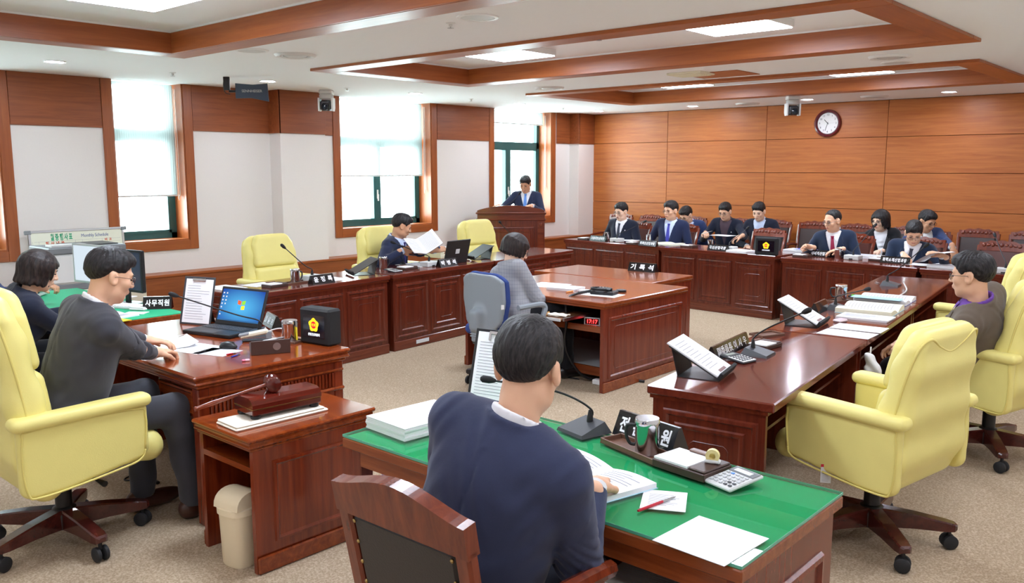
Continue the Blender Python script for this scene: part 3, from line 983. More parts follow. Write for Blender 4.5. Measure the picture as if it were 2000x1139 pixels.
# ================================================================ rounded shapes from distance fields
def surfnet(D, org, hv):
    """naive surface nets: D sampled on a grid, negative inside -> verts, quads"""
    S = D < 0
    nx, ny, nz = D.shape
    c = S[:-1, :-1, :-1].astype(np.int8)
    for a in (0, 1):
        for b_ in (0, 1):
            for d in (0, 1):
                if a or b_ or d:
                    c = c + S[a:nx - 1 + a, b_:ny - 1 + b_, d:nz - 1 + d]
    act = (c > 0) & (c < 8)
    I = np.argwhere(act)
    if len(I) == 0:
        return np.zeros((0, 3)), np.zeros((0, 4), int)
    idx = -np.ones(act.shape, np.int64)
    idx[act] = np.arange(len(I))
    acc = np.zeros((len(I), 3))
    cnt = np.zeros(len(I))
    for ax in range(3):
        for p in (0, 1):
            for q in (0, 1):
                o0 = [0, 0, 0]
                o0[(ax + 1) % 3], o0[(ax + 2) % 3] = p, q
                o1 = list(o0)
                o1[ax] = 1
                d0 = D[I[:, 0] + o0[0], I[:, 1] + o0[1], I[:, 2] + o0[2]]
                d1 = D[I[:, 0] + o1[0], I[:, 1] + o1[1], I[:, 2] + o1[2]]
                m = (d0 < 0) != (d1 < 0)
                t = np.where(m, d0 / np.where(m, d0 - d1, 1), 0)
                pt = np.array(o0, float)[None, :].repeat(len(I), 0)
                pt[:, ax] += t
                acc[m] += pt[m]
                cnt[m] += 1
    V = (I + acc / cnt[:, None]) * hv + np.asarray(org)
    Q = []
    for ax in range(3):
        u, w = (ax + 1) % 3, (ax + 2) % 3
        sl0, sl1 = [slice(None)] * 3, [slice(None)] * 3
        sl0[ax], sl1[ax] = slice(0, -1), slice(1, None)
        ch = S[tuple(sl0)] != S[tuple(sl1)]
        E_ = np.argwhere(ch)
        E_ = E_[(E_[:, u] > 0) & (E_[:, w] > 0) & (E_[:, u] < D.shape[u] - 1) & (E_[:, w] < D.shape[w] - 1)]
        if not len(E_):
            continue
        ins = S[E_[:, 0], E_[:, 1], E_[:, 2]]

        def cell(du, dw):
            e = E_.copy()
            e[:, u] += du
            e[:, w] += dw
            return idx[e[:, 0], e[:, 1], e[:, 2]]
        q = np.stack([cell(-1, -1), cell(0, -1), cell(0, 0), cell(-1, 0)], 1)
        q[~ins] = q[~ins][:, ::-1]
        Q.append(q)
    return V, np.concatenate(Q)


def np_mesh(name, V, Q):
    me = bpy.data.meshes.new(name)
    me.vertices.add(len(V))
    me.vertices.foreach_set('co', np.asarray(V, np.float32).ravel())
    me.loops.add(len(Q) * 4)
    me.loops.foreach_set('vertex_index', np.asarray(Q, np.int32).ravel())
    me.polygons.add(len(Q))
    me.polygons.foreach_set('loop_start', np.arange(0, len(Q) * 4, 4, dtype=np.int32))
    me.update(calc_edges=True)
    me.polygons.foreach_set('use_smooth', np.ones(len(Q), bool))
    return me


class G:
    """a sampling grid; p() gives coordinates"""
    def __init__(self, lo, hi, hv):
        self.lo = np.asarray(lo, float) - 2 * hv
        n = np.ceil((np.asarray(hi) - np.asarray(lo)) / hv).astype(int) + 5
        ax = [self.lo[i] + hv * np.arange(n[i]) for i in range(3)]
        self.X, self.Y, self.Z = [a.astype(np.float32) for a in np.meshgrid(*ax, indexing='ij')]
        self.h = hv

    def mesh(self, name, D):
        return np_mesh(name, *surfnet(D, self.lo, self.h))

    def frame(self, c, Rm):
        """coordinates in a local frame with origin c and columns of Rm as axes"""
        x, y, z = self.X - c[0], self.Y - c[1], self.Z - c[2]
        return [x * Rm[0][i] + y * Rm[1][i] + z * Rm[2][i] for i in range(3)]


def rcone(g, a, b_, r1, r2):
    a, b_ = np.asarray(a, float), np.asarray(b_, float)
    d = b_ - a
    L2 = max(1e-9, float(d @ d))
    x, y, z = g[0] - a[0], g[1] - a[1], g[2] - a[2]
    t = np.clip((x * d[0] + y * d[1] + z * d[2]) / L2, 0, 1)
    return np.sqrt((x - t * d[0]) ** 2 + (y - t * d[1]) ** 2 + (z - t * d[2]) ** 2) - (r1 + (r2 - r1) * t)


def ellip(g, c, r):
    x, y, z = (g[0] - c[0]), (g[1] - c[1]), (g[2] - c[2])
    k0 = np.sqrt((x / r[0]) ** 2 + (y / r[1]) ** 2 + (z / r[2]) ** 2)
    k1 = np.sqrt((x / r[0] ** 2) ** 2 + (y / r[1] ** 2) ** 2 + (z / r[2] ** 2) ** 2) + 1e-6
    return k0 * (k0 - 1) / k1


def rbox(g, c, hh, r):
    q = [np.abs(g[i] - c[i]) - (hh[i] - r) for i in range(3)]
    o = np.sqrt(sum(np.maximum(v, 0) ** 2 for v in q))
    return o + np.minimum(np.maximum(np.maximum(q[0], q[1]), q[2]), 0) - r


def smin(a, b_, k):
    h_ = np.clip(.5 + .5 * (b_ - a) / k, 0, 1)
    return b_ + (a - b_) * h_ - k * h_ * (1 - h_)


def smax(a, b_, k):
    return -smin(-a, -b_, k)


def xyz(g):
    return [g.X, g.Y, g.Z]
# ================================================================ chairs
_ex = {}


def exec_meshes():
    """shared meshes of the yellow swivel armchair; local forward is +y"""
    g = G((-.36, -.62, .28), (.36, .1, 1.2), .011)
    P = xyz(g)
    prof = [(-.15, .395), (-.185, .5), (-.21, .7), (-.24, .9), (-.265, 1.035)]
    rad = [.08, .08, .07, .06, .048]
    d2 = None
    for k in range(len(prof) - 1):
        a, b_ = prof[k], prof[k + 1]
        dy, dz = b_[0] - a[0], b_[1] - a[1]
        y, z = P[1] - a[0], P[2] - a[1]
        t = np.clip((y * dy + z * dz) / (dy * dy + dz * dz), 0, 1)
        d = np.sqrt((y - t * dy) ** 2 + (z - t * dz) ** 2) - (rad[k] + (rad[k + 1] - rad[k]) * t)
        d2 = d if d2 is None else smin(d2, d, .05)
    hw = np.interp(P[2], [.35, .5, .8, 1.0, 1.12], [.3, .31, .285, .27, .2]).astype(np.float32)
    dx = np.abs(P[0]) - hw
    r = .06
    o = np.sqrt(np.maximum(d2 + r, 0) ** 2 + np.maximum(dx + r, 0) ** 2) + np.minimum(np.maximum(d2 + r, dx + r), 0) - r
    _ex['back_shell'] = g.mesh('back_shell', o)
    # front pads: lower lumbar pad and upper pad, split by a crease
    for nm, z0, z1 in (('upper_pad', .80, 1.09), ('lower_pad', .47, .795)):
        g = G((-.27, -.42, z0 - .03), (.27, -.05, z1 + .03), .009)
        P = xyz(g)
        yc = np.interp(P[2], [.45, .52, .7, .9, 1.08], [-.105, -.115, -.14, -.175, -.215])
        hwid = np.interp(P[2], [.45, .8, 1.0, 1.1], [.245, .235, .225, .17])
        q = [np.abs(P[0]) - hwid + .04, np.abs(P[1] - yc) - .035 + .03, np.abs(P[2] - (z0 + z1) / 2) - (z1 - z0) / 2 + .035]
        q = [q[0], q[1] , q[2]]
        o = np.sqrt(sum(np.maximum(v, 0) ** 2 for v in q)) + np.minimum(np.maximum(np.maximum(q[0], q[1]), q[2]), 0) - .033
        o = o - .008 * np.cos(np.clip(P[0] / .24, -1, 1) * 1.5)
        _ex[nm] = g.mesh(nm, o)
    g = G((-.29, -.3, .3), (.29, .42, .54), .011)
    P = xyz(g)
    o = rbox(P, (0, .085, .43), (.255, .275, .065), .05)
    o = smin(o, rcone(P, (-.2, .318, .42), (.2, .318, .42), .06, .06), .03) - .006 * np.cos(P[0] * 6)
    _ex['seat'] = g.mesh('seat', o)
    g = G((.24, -.32, .3), (.36, .32, .72), .010)
    P = xyz(g)
    z0 = np.interp(P[1], [-.3, -.1, .3], [.345, .35, .42])
    q = [np.abs(P[0] - .293) - .028 + .02, np.abs(P[1] - .0) - .27 + .05, np.maximum(z0 - P[2], P[2] - .68) + .05]
    o = np.sqrt(np.maximum(q[1], 0) ** 2 + np.maximum(q[2], 0) ** 2) + np.minimum(np.maximum(q[1], q[2]), 0) - .05
    o = np.sqrt(np.maximum(o + .02, 0) ** 2 + np.maximum(q[0], 0) ** 2) + np.minimum(np.maximum(o + .02, q[0]), 0) - .02
    _ex['arm_panel'] = g.mesh('arm_panel', o)
    g = G((.22, -.34, .61), (.37, .34, .75), .009)
    P = xyz(g)
    zc = .672 + .004 * np.sin(P[1] * 6)
    q = [P[0] - .296, P[1] + .005, P[2] - zc]
    o = rbox(q, (0, 0, 0), (.048, .292, .03), .029)
    _ex['arm_pad'] = g.mesh('arm_pad', o)
    m = MB()
    m.tube(bez([(.322, .245, .45), (.322, .255, .6), (.322, .2, .643), (.322, -.2, .643), (.322, -.255, .6), (.322, -.25, .39), (.322, -.18, .352), (.322, .15, .39), (.322, .23, .415), (.322, .245, .45)], 60), .005, 6)
    _ex['arm_piping'] = m
    _ex['back_edge'] = bez([(-.3, -.2, .45), (-.287, -.235, .75), (-.262, -.285, .98), (-.2, -.312, 1.045), (-.1, -.306, 1.0), (0, -.303, .97), (.1, -.306, 1.0), (.2, -.312, 1.045), (.262, -.285, .98), (.287, -.235, .75), (.3, -.2, .45)], 80)


exec_meshes()
_arm_l = _ex['arm_panel'].copy()
_arm_l.transform(Matrix.Diagonal((-1, 1, 1, 1)))
_arm_l.flip_normals()
_pad_l = _ex['arm_pad'].copy()
_pad_l.transform(Matrix.Diagonal((-1, 1, 1, 1)))
_pad_l.flip_normals()


def star_base(t, mt, turn=0.0, r=.33, boxy=True):
    for k in range(5):
        a = turn + 2 * math.pi * k / 5
        Mk = Matrix.Rotation(a, 4, 'Z')
        lg = MB()
        rows = []
        for (x, w, z0, z1) in ((.03, .034, .075, .165), (.18, .032, .085, .15), (r - .02, .03, .085, .13), (r + .018, .026, .088, .122), (r + .03, .014, .095, .115)):
            rows.append([(x, -w, z0), (x, w, z0), (x, w, z1 - .006), (x, w - .006, z1), (x, -w + .006, z1), (x, -w, z1 - .006)])
        vs = [p for rr in rows for p in rr]
        fs = [(i * 6 + j, i * 6 + (j + 1) % 6, (i + 1) * 6 + (j + 1) % 6, (i + 1) * 6 + j) for i in range(4) for j in range(6)] + [tuple(range(6)), tuple(range(24, 30))]
        leg = lg.add(vs, fs, Mk).build('leg', mt, t)
        cs = MB()
        ca = a + 1.1 * k
        Mc = Mk @ Matrix.Translation((r, 0, .034)) @ Matrix.Rotation(ca, 4, 'Z')
        for s in (-1, 1):
            cs.lathe([(0, 0), (.026, 0), (.033, .004), (.033, .018), (.026, .022), (0, .022)], 18, M=Mc @ Matrix.Translation((0, s * .018 - .011, 0)) @ Matrix.Rotation(-math.pi / 2, 4, 'X'))
        cs.tube([Mc @ Vector((0, 0, .02)), Mc @ Vector((0, 0, .06))], .009, 8)
        cs.build('castor', M_rubber, leg, 40)


def exec_chair(label, loc, rz, group, turn=0.3, tall=1.0):
    t = thing('executive_chair', label, 'chair', loc, rz, group)
    kids = []
    bs = mobj('back_shell', _ex['back_shell'], M_yellow, t)
    p = mobj('upper_pad', _ex['upper_pad'], M_yellow, t)
    mobj('lower_pad', _ex['lower_pad'], M_yellow, t)
    mobj('seat', _ex['seat'], M_yellow, t)
    if 'edge' not in _ex:
        MB().tube(_ex['back_edge'], .006, 6).build('piping', M_piping, bs, True)
        _ex['edge'] = bs.children[0].data
    else:
        mobj('piping', _ex['edge'], None, bs)
    for s in (1, -1):
        a = mobj('arm_panel', _ex['arm_panel'] if s > 0 else _arm_l, M_yellow, t)
        mobj('arm_pad', _ex['arm_pad'] if s > 0 else _pad_l, M_yellow, a)
        key = 'ap%d' % s
        if key not in _ex:
            o = MB().add([(s * v[0], v[1], v[2]) for v in _ex['arm_piping'].v], _ex['arm_piping'].f).build('piping', M_piping, a, True)
            _ex[key] = o.data
        else:
            mobj('piping', _ex[key], None, a)
    if tall != 1:
        for o in t.children:
            if 'back_shell' in o.name or '_pad' in o.name:
                o.scale.z = tall
                o.location.z = .4 * (1 - tall)
    MB().box(-.11, .11, -.14, .12, .325, .372, .01).box(-.06, .06, -.02, .2, .3, .34, .015).build('tilt_mechanism', M_black, t)
    MB().tube([(.1, .06, .335), (.2, .07, .325), (.27, .08, .318)], [.008, .007, .014], 8).build('lever', M_black, t)
    MB().lathe([(.024, .16), (.036, .17), (.036, .27), (.03, .275), (.03, .28)], 16).build('lift_sleeve', M_black, t, 40)
    MB().lathe([(.014, .27), (.014, .34)], 14).build('gas_lift', M_chrome, t, 40)
    MB().lathe([(.05, .07), (.06, .075), (.062, .14), (.05, .165), (.03, .175)], 20).build('hub', M_black, t, 40)
    star_base(t, M_basewood, turn)
    return t


exec_chair('yellow leather executive armchair of the chairman in the grey suit', (-4.03, 1.43, 0), R(0), 'yellow executive chairs', .05, 1.16)
exec_chair('empty yellow leather executive armchair nearest the camera on the right', (-1.27, 3.92, 0), R(80), 'yellow executive chairs', .28, .95)
exec_chair('yellow leather executive armchair holding the man in the brown jacket', (-1.17, 5.6, 0), R(74), 'yellow executive chairs', .1)
exec_chair('empty yellow leather executive armchair farthest back on the right', (-1.55, 7.15, 0), R(84), 'yellow executive chairs', .5)
exec_chair('empty yellow leather executive armchair behind the nearest window side desk', (-6.84, 4.5, 0), R(-88), 'yellow executive chairs', .1)
exec_chair('yellow leather executive armchair of the man reading the thick book', (-6.98, 5.93, 0), R(-92), 'yellow executive chairs', .3)
exec_chair('empty yellow leather executive armchair in front of the podium', (-7.0, 7.45, 0), R(-95), 'yellow executive chairs', .6)


# ---- carved wooden armchairs of the back wall
def wood_chair(label, loc, rz, group, leather=None, arms=True, name='wooden_armchair', top=.97, studs=False):
    leather = leather or M_leather
    t = thing(name, label, 'chair', loc, rz, group)
    hw = .225
    MB().box(-hw, hw, -.22, .24, .40, .44, .008).build('seat_frame', M_chairwood, t)
    MB().box(-hw + .015, hw - .015, -.2, .225, .44, .485, .02).build('seat', leather, t)
    for s in (-1, 1):
        for yy, z1 in ((.2, .42), ):
            MB().tube([(s * (hw - .03), yy, 0), (s * (hw - .025), yy, .2), (s * (hw - .025), yy, z1)], [.016, .022, .026], 8).build('leg', M_chairwood, t, 40)
        MB().tube(bez([(s * (hw - .03), -.25, 0), (s * (hw - .025), -.2, .35), (s * (hw - .02), -.215, .5), (s * (hw - .012), -.26, .75), (s * (hw - .006), -.31, top - .04)], 16), .02, 8).build('leg', M_chairwood, t, 40)
        if arms:
            MB().tube(bez([(s * (hw - .01), -.24, .66), (s * (hw + .005), -.1, .675), (s * (hw + .01), .1, .665), (s * (hw + .0), .2, .65)], 14), .018, 8).build('arm', M_chairwood, t, 40)
            MB().tube(bez([(s * (hw - .01), .17, .42), (s * (hw + .03), .14, .52), (s * (hw + .03), .17, .65)], 10), .015, 8).build('arm_post', M_chairwood, t, 40)
    # padded back between the posts, leaning
    lean = Matrix.Translation((0, -.225, .52)) @ Matrix.Rotation(R(12), 4, 'X')
    hgt = top - .52
    MB().box(-hw + .03, hw - .03, -.018, .03, .0, hgt - .075, .018, lean).build('back_pad', leather, t)
    cr = [(-hw + .01, hgt - .085)] + [(-hw + .01 + (2 * hw - .02) * k / 20, hgt - .005 + .028 * math.sin(math.pi * k / 20) + .006 * math.cos(math.pi * k / 2.5)) for k in range(21)] + [(hw - .01, hgt - .085)]
    cr = MB().prism(cr, .036, M=lean @ Matrix.Translation((0, .024, 0)) @ Matrix.Rotation(math.pi / 2, 4, 'X')).build('crest_rail', M_chairwood, t)
    for k in range(9):
        x = (k - 4) * .042
        MB().ell((x, .026, hgt - .035 + .012 * math.cos(x * 6)), (.02, .009, .016 if k % 2 else .023), 8, 6, lean).build('carving', M_chairwood, cr, True)
    MB().box(-hw + .02, hw - .02, -.016, .02, -.03, .0, .006, lean).build('back_rail', M_chairwood, t)
    return t


# second row against the clock wall, then the front row behind the desks
w2 = [(-7.95, 'in the far left corner beside the wall ledge'), (-7.36, 'behind the man with the lapel pin'), (-6.62, 'of the man bending his head, back row'), (-5.86, 'of the man in the dark mauve shirt, back row'),
      (-5.29, 'of the man with the lanyard, back row'), (-4.74, 'standing empty right of the man with the lanyard'), (-4.1, 'behind the man with the red tie, back row'), (-3.42, 'of the woman in black, back row'),
      (-2.66, 'standing empty right of the man in the checked shirt'), (-2.1, 'standing empty at the right end of the back row')]
for k, (x, lab) in enumerate(w2):
    wood_chair('carved wooden armchair ' + lab, (x, 11.28 - (.0 if k < 6 else .15), 0), R(180), 'carved chairs along the clock wall', M_leather)
w1 = [(-6.78, 9.98, 'of the man with the lapel pin, front row'), (-6.0, 9.93, 'of the man with the violet blue tie, front row'), (-4.75, 9.86, 'standing empty behind the small emblem screen'),
      (-3.62, 9.68, 'of the man with the red tie, front row'), (-2.85, 9.62, 'of the man turning a sheet, front row'), (-2.1, 9.62, 'standing empty behind the head of the man in brown')]
for k, (x, y, lab) in enumerate(w1):
    wood_chair('carved wooden chair ' + lab, (x, y, 0), R(180 - 4), 'carved chairs behind the clock wall desks', M_leather_dark if k == 2 else M_leather_red, top=.95)
wood_chair('carved wooden chair of the man in the checked shirt, back row', (-3.0, 10.6, 0), R(190), 'carved chairs along the clock wall', M_leather)

# foreground wooden chair with studded leather back
fa, fb = px(672, 925, z=.93), px(912, 1022, z=.93)
t = thing('studded_chair', 'wooden armchair with studded dark leather back in the foreground', 'chair', (-1.515, 1.565, 0), R(1))
hw = .235
MB().box(-hw, hw, -.2, .27, .39, .44, .01).build('seat_frame', M_chairwood, t)
MB().box(-hw + .015, hw - .015, -.19, .26, .44, .48, .02).build('seat', M_leather_dark, t)
for s in (-1, 1):
    MB().tube([(s * (hw - .03), .22, 0), (s * (hw - .03), .22, .42)], [.018, .026], 8).build('leg', M_chairwood, t, 40)
    MB().tube([(s * (hw - .04), -.2, 0), (s * (hw - .03), -.18, .42)], [.02, .026], 8).build('leg', M_chairwood, t, 40)
    MB().tube(bez([(s * (hw + .01), -.2, .64), (s * (hw + .05), -.05, .665), (s * (hw + .055), .12, .66), (s * (hw + .04), .22, .64)], 14), .024, 8).build('arm', M_chairwood, t, 40)
    MB().tube(bez([(s * (hw - .01), .16, .42), (s * (hw + .04), .14, .54), (s * (hw + .04), .17, .64)], 10), .018, 8).build('arm_post', M_chairwood, t, 40)
lean = Matrix.Translation((0, -.19, .44)) @ Matrix.Rotation(R(11), 4, 'X')
hb = .5
for s in (-1, 1):
    MB().box(min(s * hw, s * (hw - .05)), max(s * hw, s * (hw - .05)), -.018, .018, -.02, hb - .08, .008, lean).build('back_post', M_chairwood, t)
n = 22
rail = [(-hw, hb - .1), (hw, hb - .1)] + [(hw - 2 * hw * k / n, hb - .01 + .03 * math.sin(math.pi * k / n) ** 1.5 - .008 * math.cos(2 * math.pi * k / n)) for k in range(n + 1)]
MB().prism(rail, .04, M=lean @ Matrix.Translation((0, .02, 0)) @ Matrix.Rotation(math.pi / 2, 4, 'X')).build('crest_rail', M_chairwood, t)
bp = MB().box(-hw + .05, hw - .05, -.014, .03, .0, hb - .1, .012, lean).build('back_pad', M_leather_dark, t)
for s in (-1, 1):
    for k in range(7):
        MB().ell((s * (hw - .06), -.015, .02 + k * .06), (.006, .004, .006), 8, 5, lean).build('stud', M_brass, bp, True)
MB().box(-hw, hw, -.02, .02, -.06, .0, .008, lean).build('back_rail', M_chairwood, t)

# recorder's office chair
t = thing('office_chair', 'grey shell swivel office chair with blue cushion at the recorder table', 'chair', (-4.47, 4.93, 0), R(-6))
g = G((-.26, -.36, .46), (.26, -.1, .94), .011)
P = xyz(g)
yc = -.24 + .03 * np.cos(P[0] * 7) * -1 + .03 - .12 * (P[2] - .6) ** 2
hwid = np.interp(P[2], [.45, .55, .7, .86, .92], [.15, .2, .235, .225, .16])
q = [np.abs(P[0]) - hwid + .06, np.abs(P[1] - yc) - .02 + .015, np.abs(P[2] - .69) - .215 + .06]
o = np.sqrt(np.maximum(q[0], 0) ** 2 + np.maximum(q[2], 0) ** 2) + np.minimum(np.maximum(q[0], q[2]), 0) - .06
o = np.maximum(o, np.abs(P[1] - yc) - .022)
M_shell = mat('grey_shell', (138, 146, 152), .5)
mobj('back_shell', g.mesh('back_shell', smin(o, rbox(P, (0, -.29, .55), (.06, .05, .09), .04), .06)), M_shell, t)
P2 = [P[0], P[1] - .035, P[2]]
q = [np.abs(P2[0]) - hwid + .05, None, np.abs(P2[2] - .695) - .222 + .06]
o2 = np.sqrt(np.maximum(q[0], 0) ** 2 + np.maximum(q[2], 0) ** 2) + np.minimum(np.maximum(q[0], q[2]), 0) - .06
mobj('back_cushion', g.mesh('back_cushion', smax(o2, np.abs(P2[1] - yc) - .024, .02)), mat('blue_fabric', (44, 66, 128), .9), t)
g = G((-.27, -.26, .38), (.27, .28, .52), .012)
mobj('seat', g.mesh('seat', rbox(xyz(g), (0, .01, .45), (.24, .24, .045), .04)), MATS['blue_fabric'], t)
for s in (-1, 1):
    MB().tube(bez([(s * .2, .05, .41), (s * .29, .07, .45), (s * .29, .14, .58), (s * .285, .16, .64), (s * .285, .1, .665), (s * .285, -.12, .66)], 26), .022, 8).build('arm', M_shell, t, 40)
MB().box(-.1, .1, -.12, .12, .37, .41, .01).box(-.05, .05, -.3, -.05, .36, .4, .01).build('tilt_mechanism', M_black, t)
for k in range(5):
    MB().box(-.055, .055, -.315, -.295, .42 + k * .018, .43 + k * .018, .003).build('bellows_rib', M_shell, t)
MB().box(-.05, .05, -.31, -.27, .38, .55, .01).build('back_stem', M_shell, t)
MB().box(.225, .232, -.24, -.215, .655, .69).build('care_tag', M_white, t)
MB().lathe([(.028, .12), (.028, .26), (.016, .265), (.016, .38)], 16).build('gas_lift', M_black, t, 40)
MB().lathe([(.05, .07), (.055, .14), (.03, .16)], 16).build('hub', M_black, t, 40)
star_base(t, M_black, .2, .28)
# ================================================================ people
def nrm(v):
    v = np.asarray(v, float)
    return v / max(1e-9, np.linalg.norm(v))


def wv(*a):
    return np.array(a, float)


def fabric(name, rgb, rough=0.9, check=None):
    m = mat(name, rgb, rough, var=.10, vscale=420, bump=.25, bscale=26, sheen=.15, spec=.2)
    return m


M_skin = mat('skin', (226, 178, 146), .5, var=.05, vscale=24, spec=.35)
M_skin_f = mat('skin_fair', (234, 194, 166), .5, var=.04, vscale=24, spec=.35)
M_skin_t = mat('skin_tan', (206, 154, 120), .5, var=.05, vscale=24, spec=.35)
for _m in (M_skin, M_skin_f, M_skin_t):
    _m.node_tree.nodes['Principled BSDF'].inputs['Subsurface Weight'].default_value = .08
    _m.node_tree.nodes['Principled BSDF'].inputs['Subsurface Radius'].default_value = (.02, .008, .004)
def hair_mat(name, dark, light, st):
    m = mat(name, dark, .5, spec=.35)
    nt = m.node_tree
    b = nt.nodes['Principled BSDF']
    tc = nt.nodes.new('ShaderNodeTexCoord')
    mp = nt.nodes.new('ShaderNodeMapping')
    mp.inputs['Scale'].default_value = st
    n = nt.nodes.new('ShaderNodeTexNoise')
    n.inputs['Scale'].default_value = 260
    n.inputs['Detail'].default_value = 4
    nt.links.new(tc.outputs['Object'], mp.inputs[0])
    nt.links.new(mp.outputs[0], n.inputs['Vector'])
    rp = nt.nodes.new('ShaderNodeValToRGB')
    rp.color_ramp.elements[0].position = .42
    rp.color_ramp.elements[1].position = .72
    rp.color_ramp.elements[0].color = (*lin(dark), 1)
    rp.color_ramp.elements[1].color = (*lin(light), 1)
    nt.links.new(n.outputs['Fac'], rp.inputs[0])
    nt.links.new(rp.outputs[0], b.inputs['Base Color'])
    bp = nt.nodes.new('ShaderNodeBump')
    bp.inputs['Strength'].default_value = .8
    bp.inputs['Distance'].default_value = .003
    nt.links.new(n.outputs['Fac'], bp.inputs['Height'])
    nt.links.new(bp.outputs[0], b.inputs['Normal'])
    return m


M_hair = hair_mat('black_hair', (17, 15, 16), (52, 47, 47), (1, .16, .16))
M_hair_y = hair_mat('black_hair_side', (17, 15, 16), (52, 47, 47), (.16, 1, .16))
M_hair_b = hair_mat('brown_black_hair', (26, 19, 18), (64, 50, 46), (1, .3, .1))
M_lip = mat('lips', (186, 110, 98), .5)
M_eye = mat('eye_dark', (30, 22, 20), .3)
M_brow = mat('eyebrow', (44, 36, 34), .8)
M_shoe = mat('brown_shoe_leather', (66, 36, 26), .3, coat=.2)
M_shoeb = mat('black_shoe_leather', (24, 22, 22), .3, coat=.2)


def head_field(g, c, Hm, s, age=0):
    P = g.frame(c, Hm)
    P = [p / s for p in P]
    d = ellip(P, (0, -.014, .03), (.074, .093, .082))
    d = smin(d, ellip(P, (0, .02, -.03), (.061, .066, .088)), .03)
    d = smin(d, ellip(P, (0, .028, -.078), (.05, .05, .042)), .025)
    d = smin(d, ellip(P, (0, .062, -.1), (.022, .016, .016)), .02)
    for sx in (-1, 1):
        d = smin(d, ellip(P, (sx * .036, .058, -.026), (.024, .022, .024)), .02)
        d = smin(d, ellip(P, (sx * .046, .0, -.07), (.016, .03, .03)), .02)
    d = smin(d, rcone(P, (-.034, .074, .02), (.034, .074, .02), .011, .011), .015)
    for sx in (-1, 1):
        d = smax(d, -(np.sqrt((P[0] - sx * .031) ** 2 + (P[1] - .098) ** 2 + ((P[2] - .0) * 1.4) ** 2) - .016), .012)
    d = smin(d, rcone(P, (0, .084, .012), (0, .103, -.026), .007, .0115), .010)
    for sx in (-1, 1):
        d = smin(d, ellip(P, (sx * .011, .092, -.03), (.009, .01, .008)), .006)
    d = smin(d, ellip(P, (0, .082, -.058), (.026, .014, .014)), .012)
    for sx in (-1, 1):
        ea = ellip([P[0], P[1] + .25 * (P[2] + .01), P[2]], (sx * .078, -.012, -.012), (.011, .021, .032))
        ea = smax(ea, -ellip(P, (sx * .09, -.006, -.01), (.009, .012, .02)), .006)
        d = smin(d, ea, .008)
    return d * s, P


def hair_field(g, c, Hm, s, style):
    P = [p / s for p in g.frame(c, Hm)]
    x, v, w = P
    ax = np.abs(x)
    if style in ('short', 'side', 'thin', 'fade'):
        vol = .013 if style != 'thin' else .006
        d = ellip(P, (0, -.015, .033), (.076 + vol * .7, .095 + vol, .083 + vol * 1.25))
        if style != 'thin':
            d = smin(d, ellip(P, (.012 if style == 'side' else 0, .04, .086), (.055, .048, .03)), .03)
        hl = np.interp(v, [-.13, -.085, -.05, -.03, -.022, .012, .03, .048, .07, .12], [-.062, -.062, -.04, -.012, .014, .014, -.008, .028, .058, .06])
        if style == 'thin':
            hl = np.interp(v, [-.13, -.085, -.05, -.03, -.022, .012, .03, .04, .055, .12], [-.06, -.06, -.04, -.012, .014, .014, 0, .06, .088, .12])
        if style == 'fade':
            hl = np.interp(v, [-.13, -.085, -.05, -.02, .02, .04, .06, .12], [-.05, -.046, -.02, .014, .012, .02, .056, .06])
        d = d + .013 * np.exp(-np.clip(w - hl, 0, 1) / .02) * np.clip((.06 - v) / .03, 0, 1)
        d = smax(d, (hl - w) * .85, .008)
        ph = np.arctan2(x, v + .05)
        rr_ = np.sqrt(x ** 2 + (v + .05) ** 2)
        d = d + (.0011 * np.sin(ph * 19 + 5 * np.sin(rr_ * 50 + w * 30 + ph)) + .0011 * np.sin(ph * 33 + 4 * np.sin(ph * 5 + rr_ * 60) + 2)) * np.clip(rr_ * 25, 0, 1)
        d = d - .004 * np.clip(np.sin(x * 60 + 1.3) * np.sin(v * 45 + .6), 0, 1) * np.clip((w - .05) * 20, 0, 1)
    else:
        drop = -.115 if style == 'bob' else -.075
        d = ellip(P, (0, -.018, .03), (.094, .112, .1))
        sk = ellip([x, v, np.maximum(w, 0)], (0, -.016, 0), (.096 + .0 * x, .108, .13))
        sk = smax(sk, drop + .02 - w + np.where(v < -.04, -.01, 0), .02)
        d = smin(d, np.maximum(sk, w - .06), .03)
        fx = np.interp(w, [-.13, -.06, .0, .04, .07], [.066, .066, .06, .058, .05])
        face = np.maximum(np.maximum(ax - fx, .012 - v), w - np.interp(ax, [0, .03, .06], [.052, .046, .03]))
        d = smax(d, -face, .010)
        d = d + .003 * np.sin(np.arctan2(v, x) * 16 + 2 * np.sin(w * 30)) * np.clip((.11 - w) * 10, 0, 1)
    return d * s


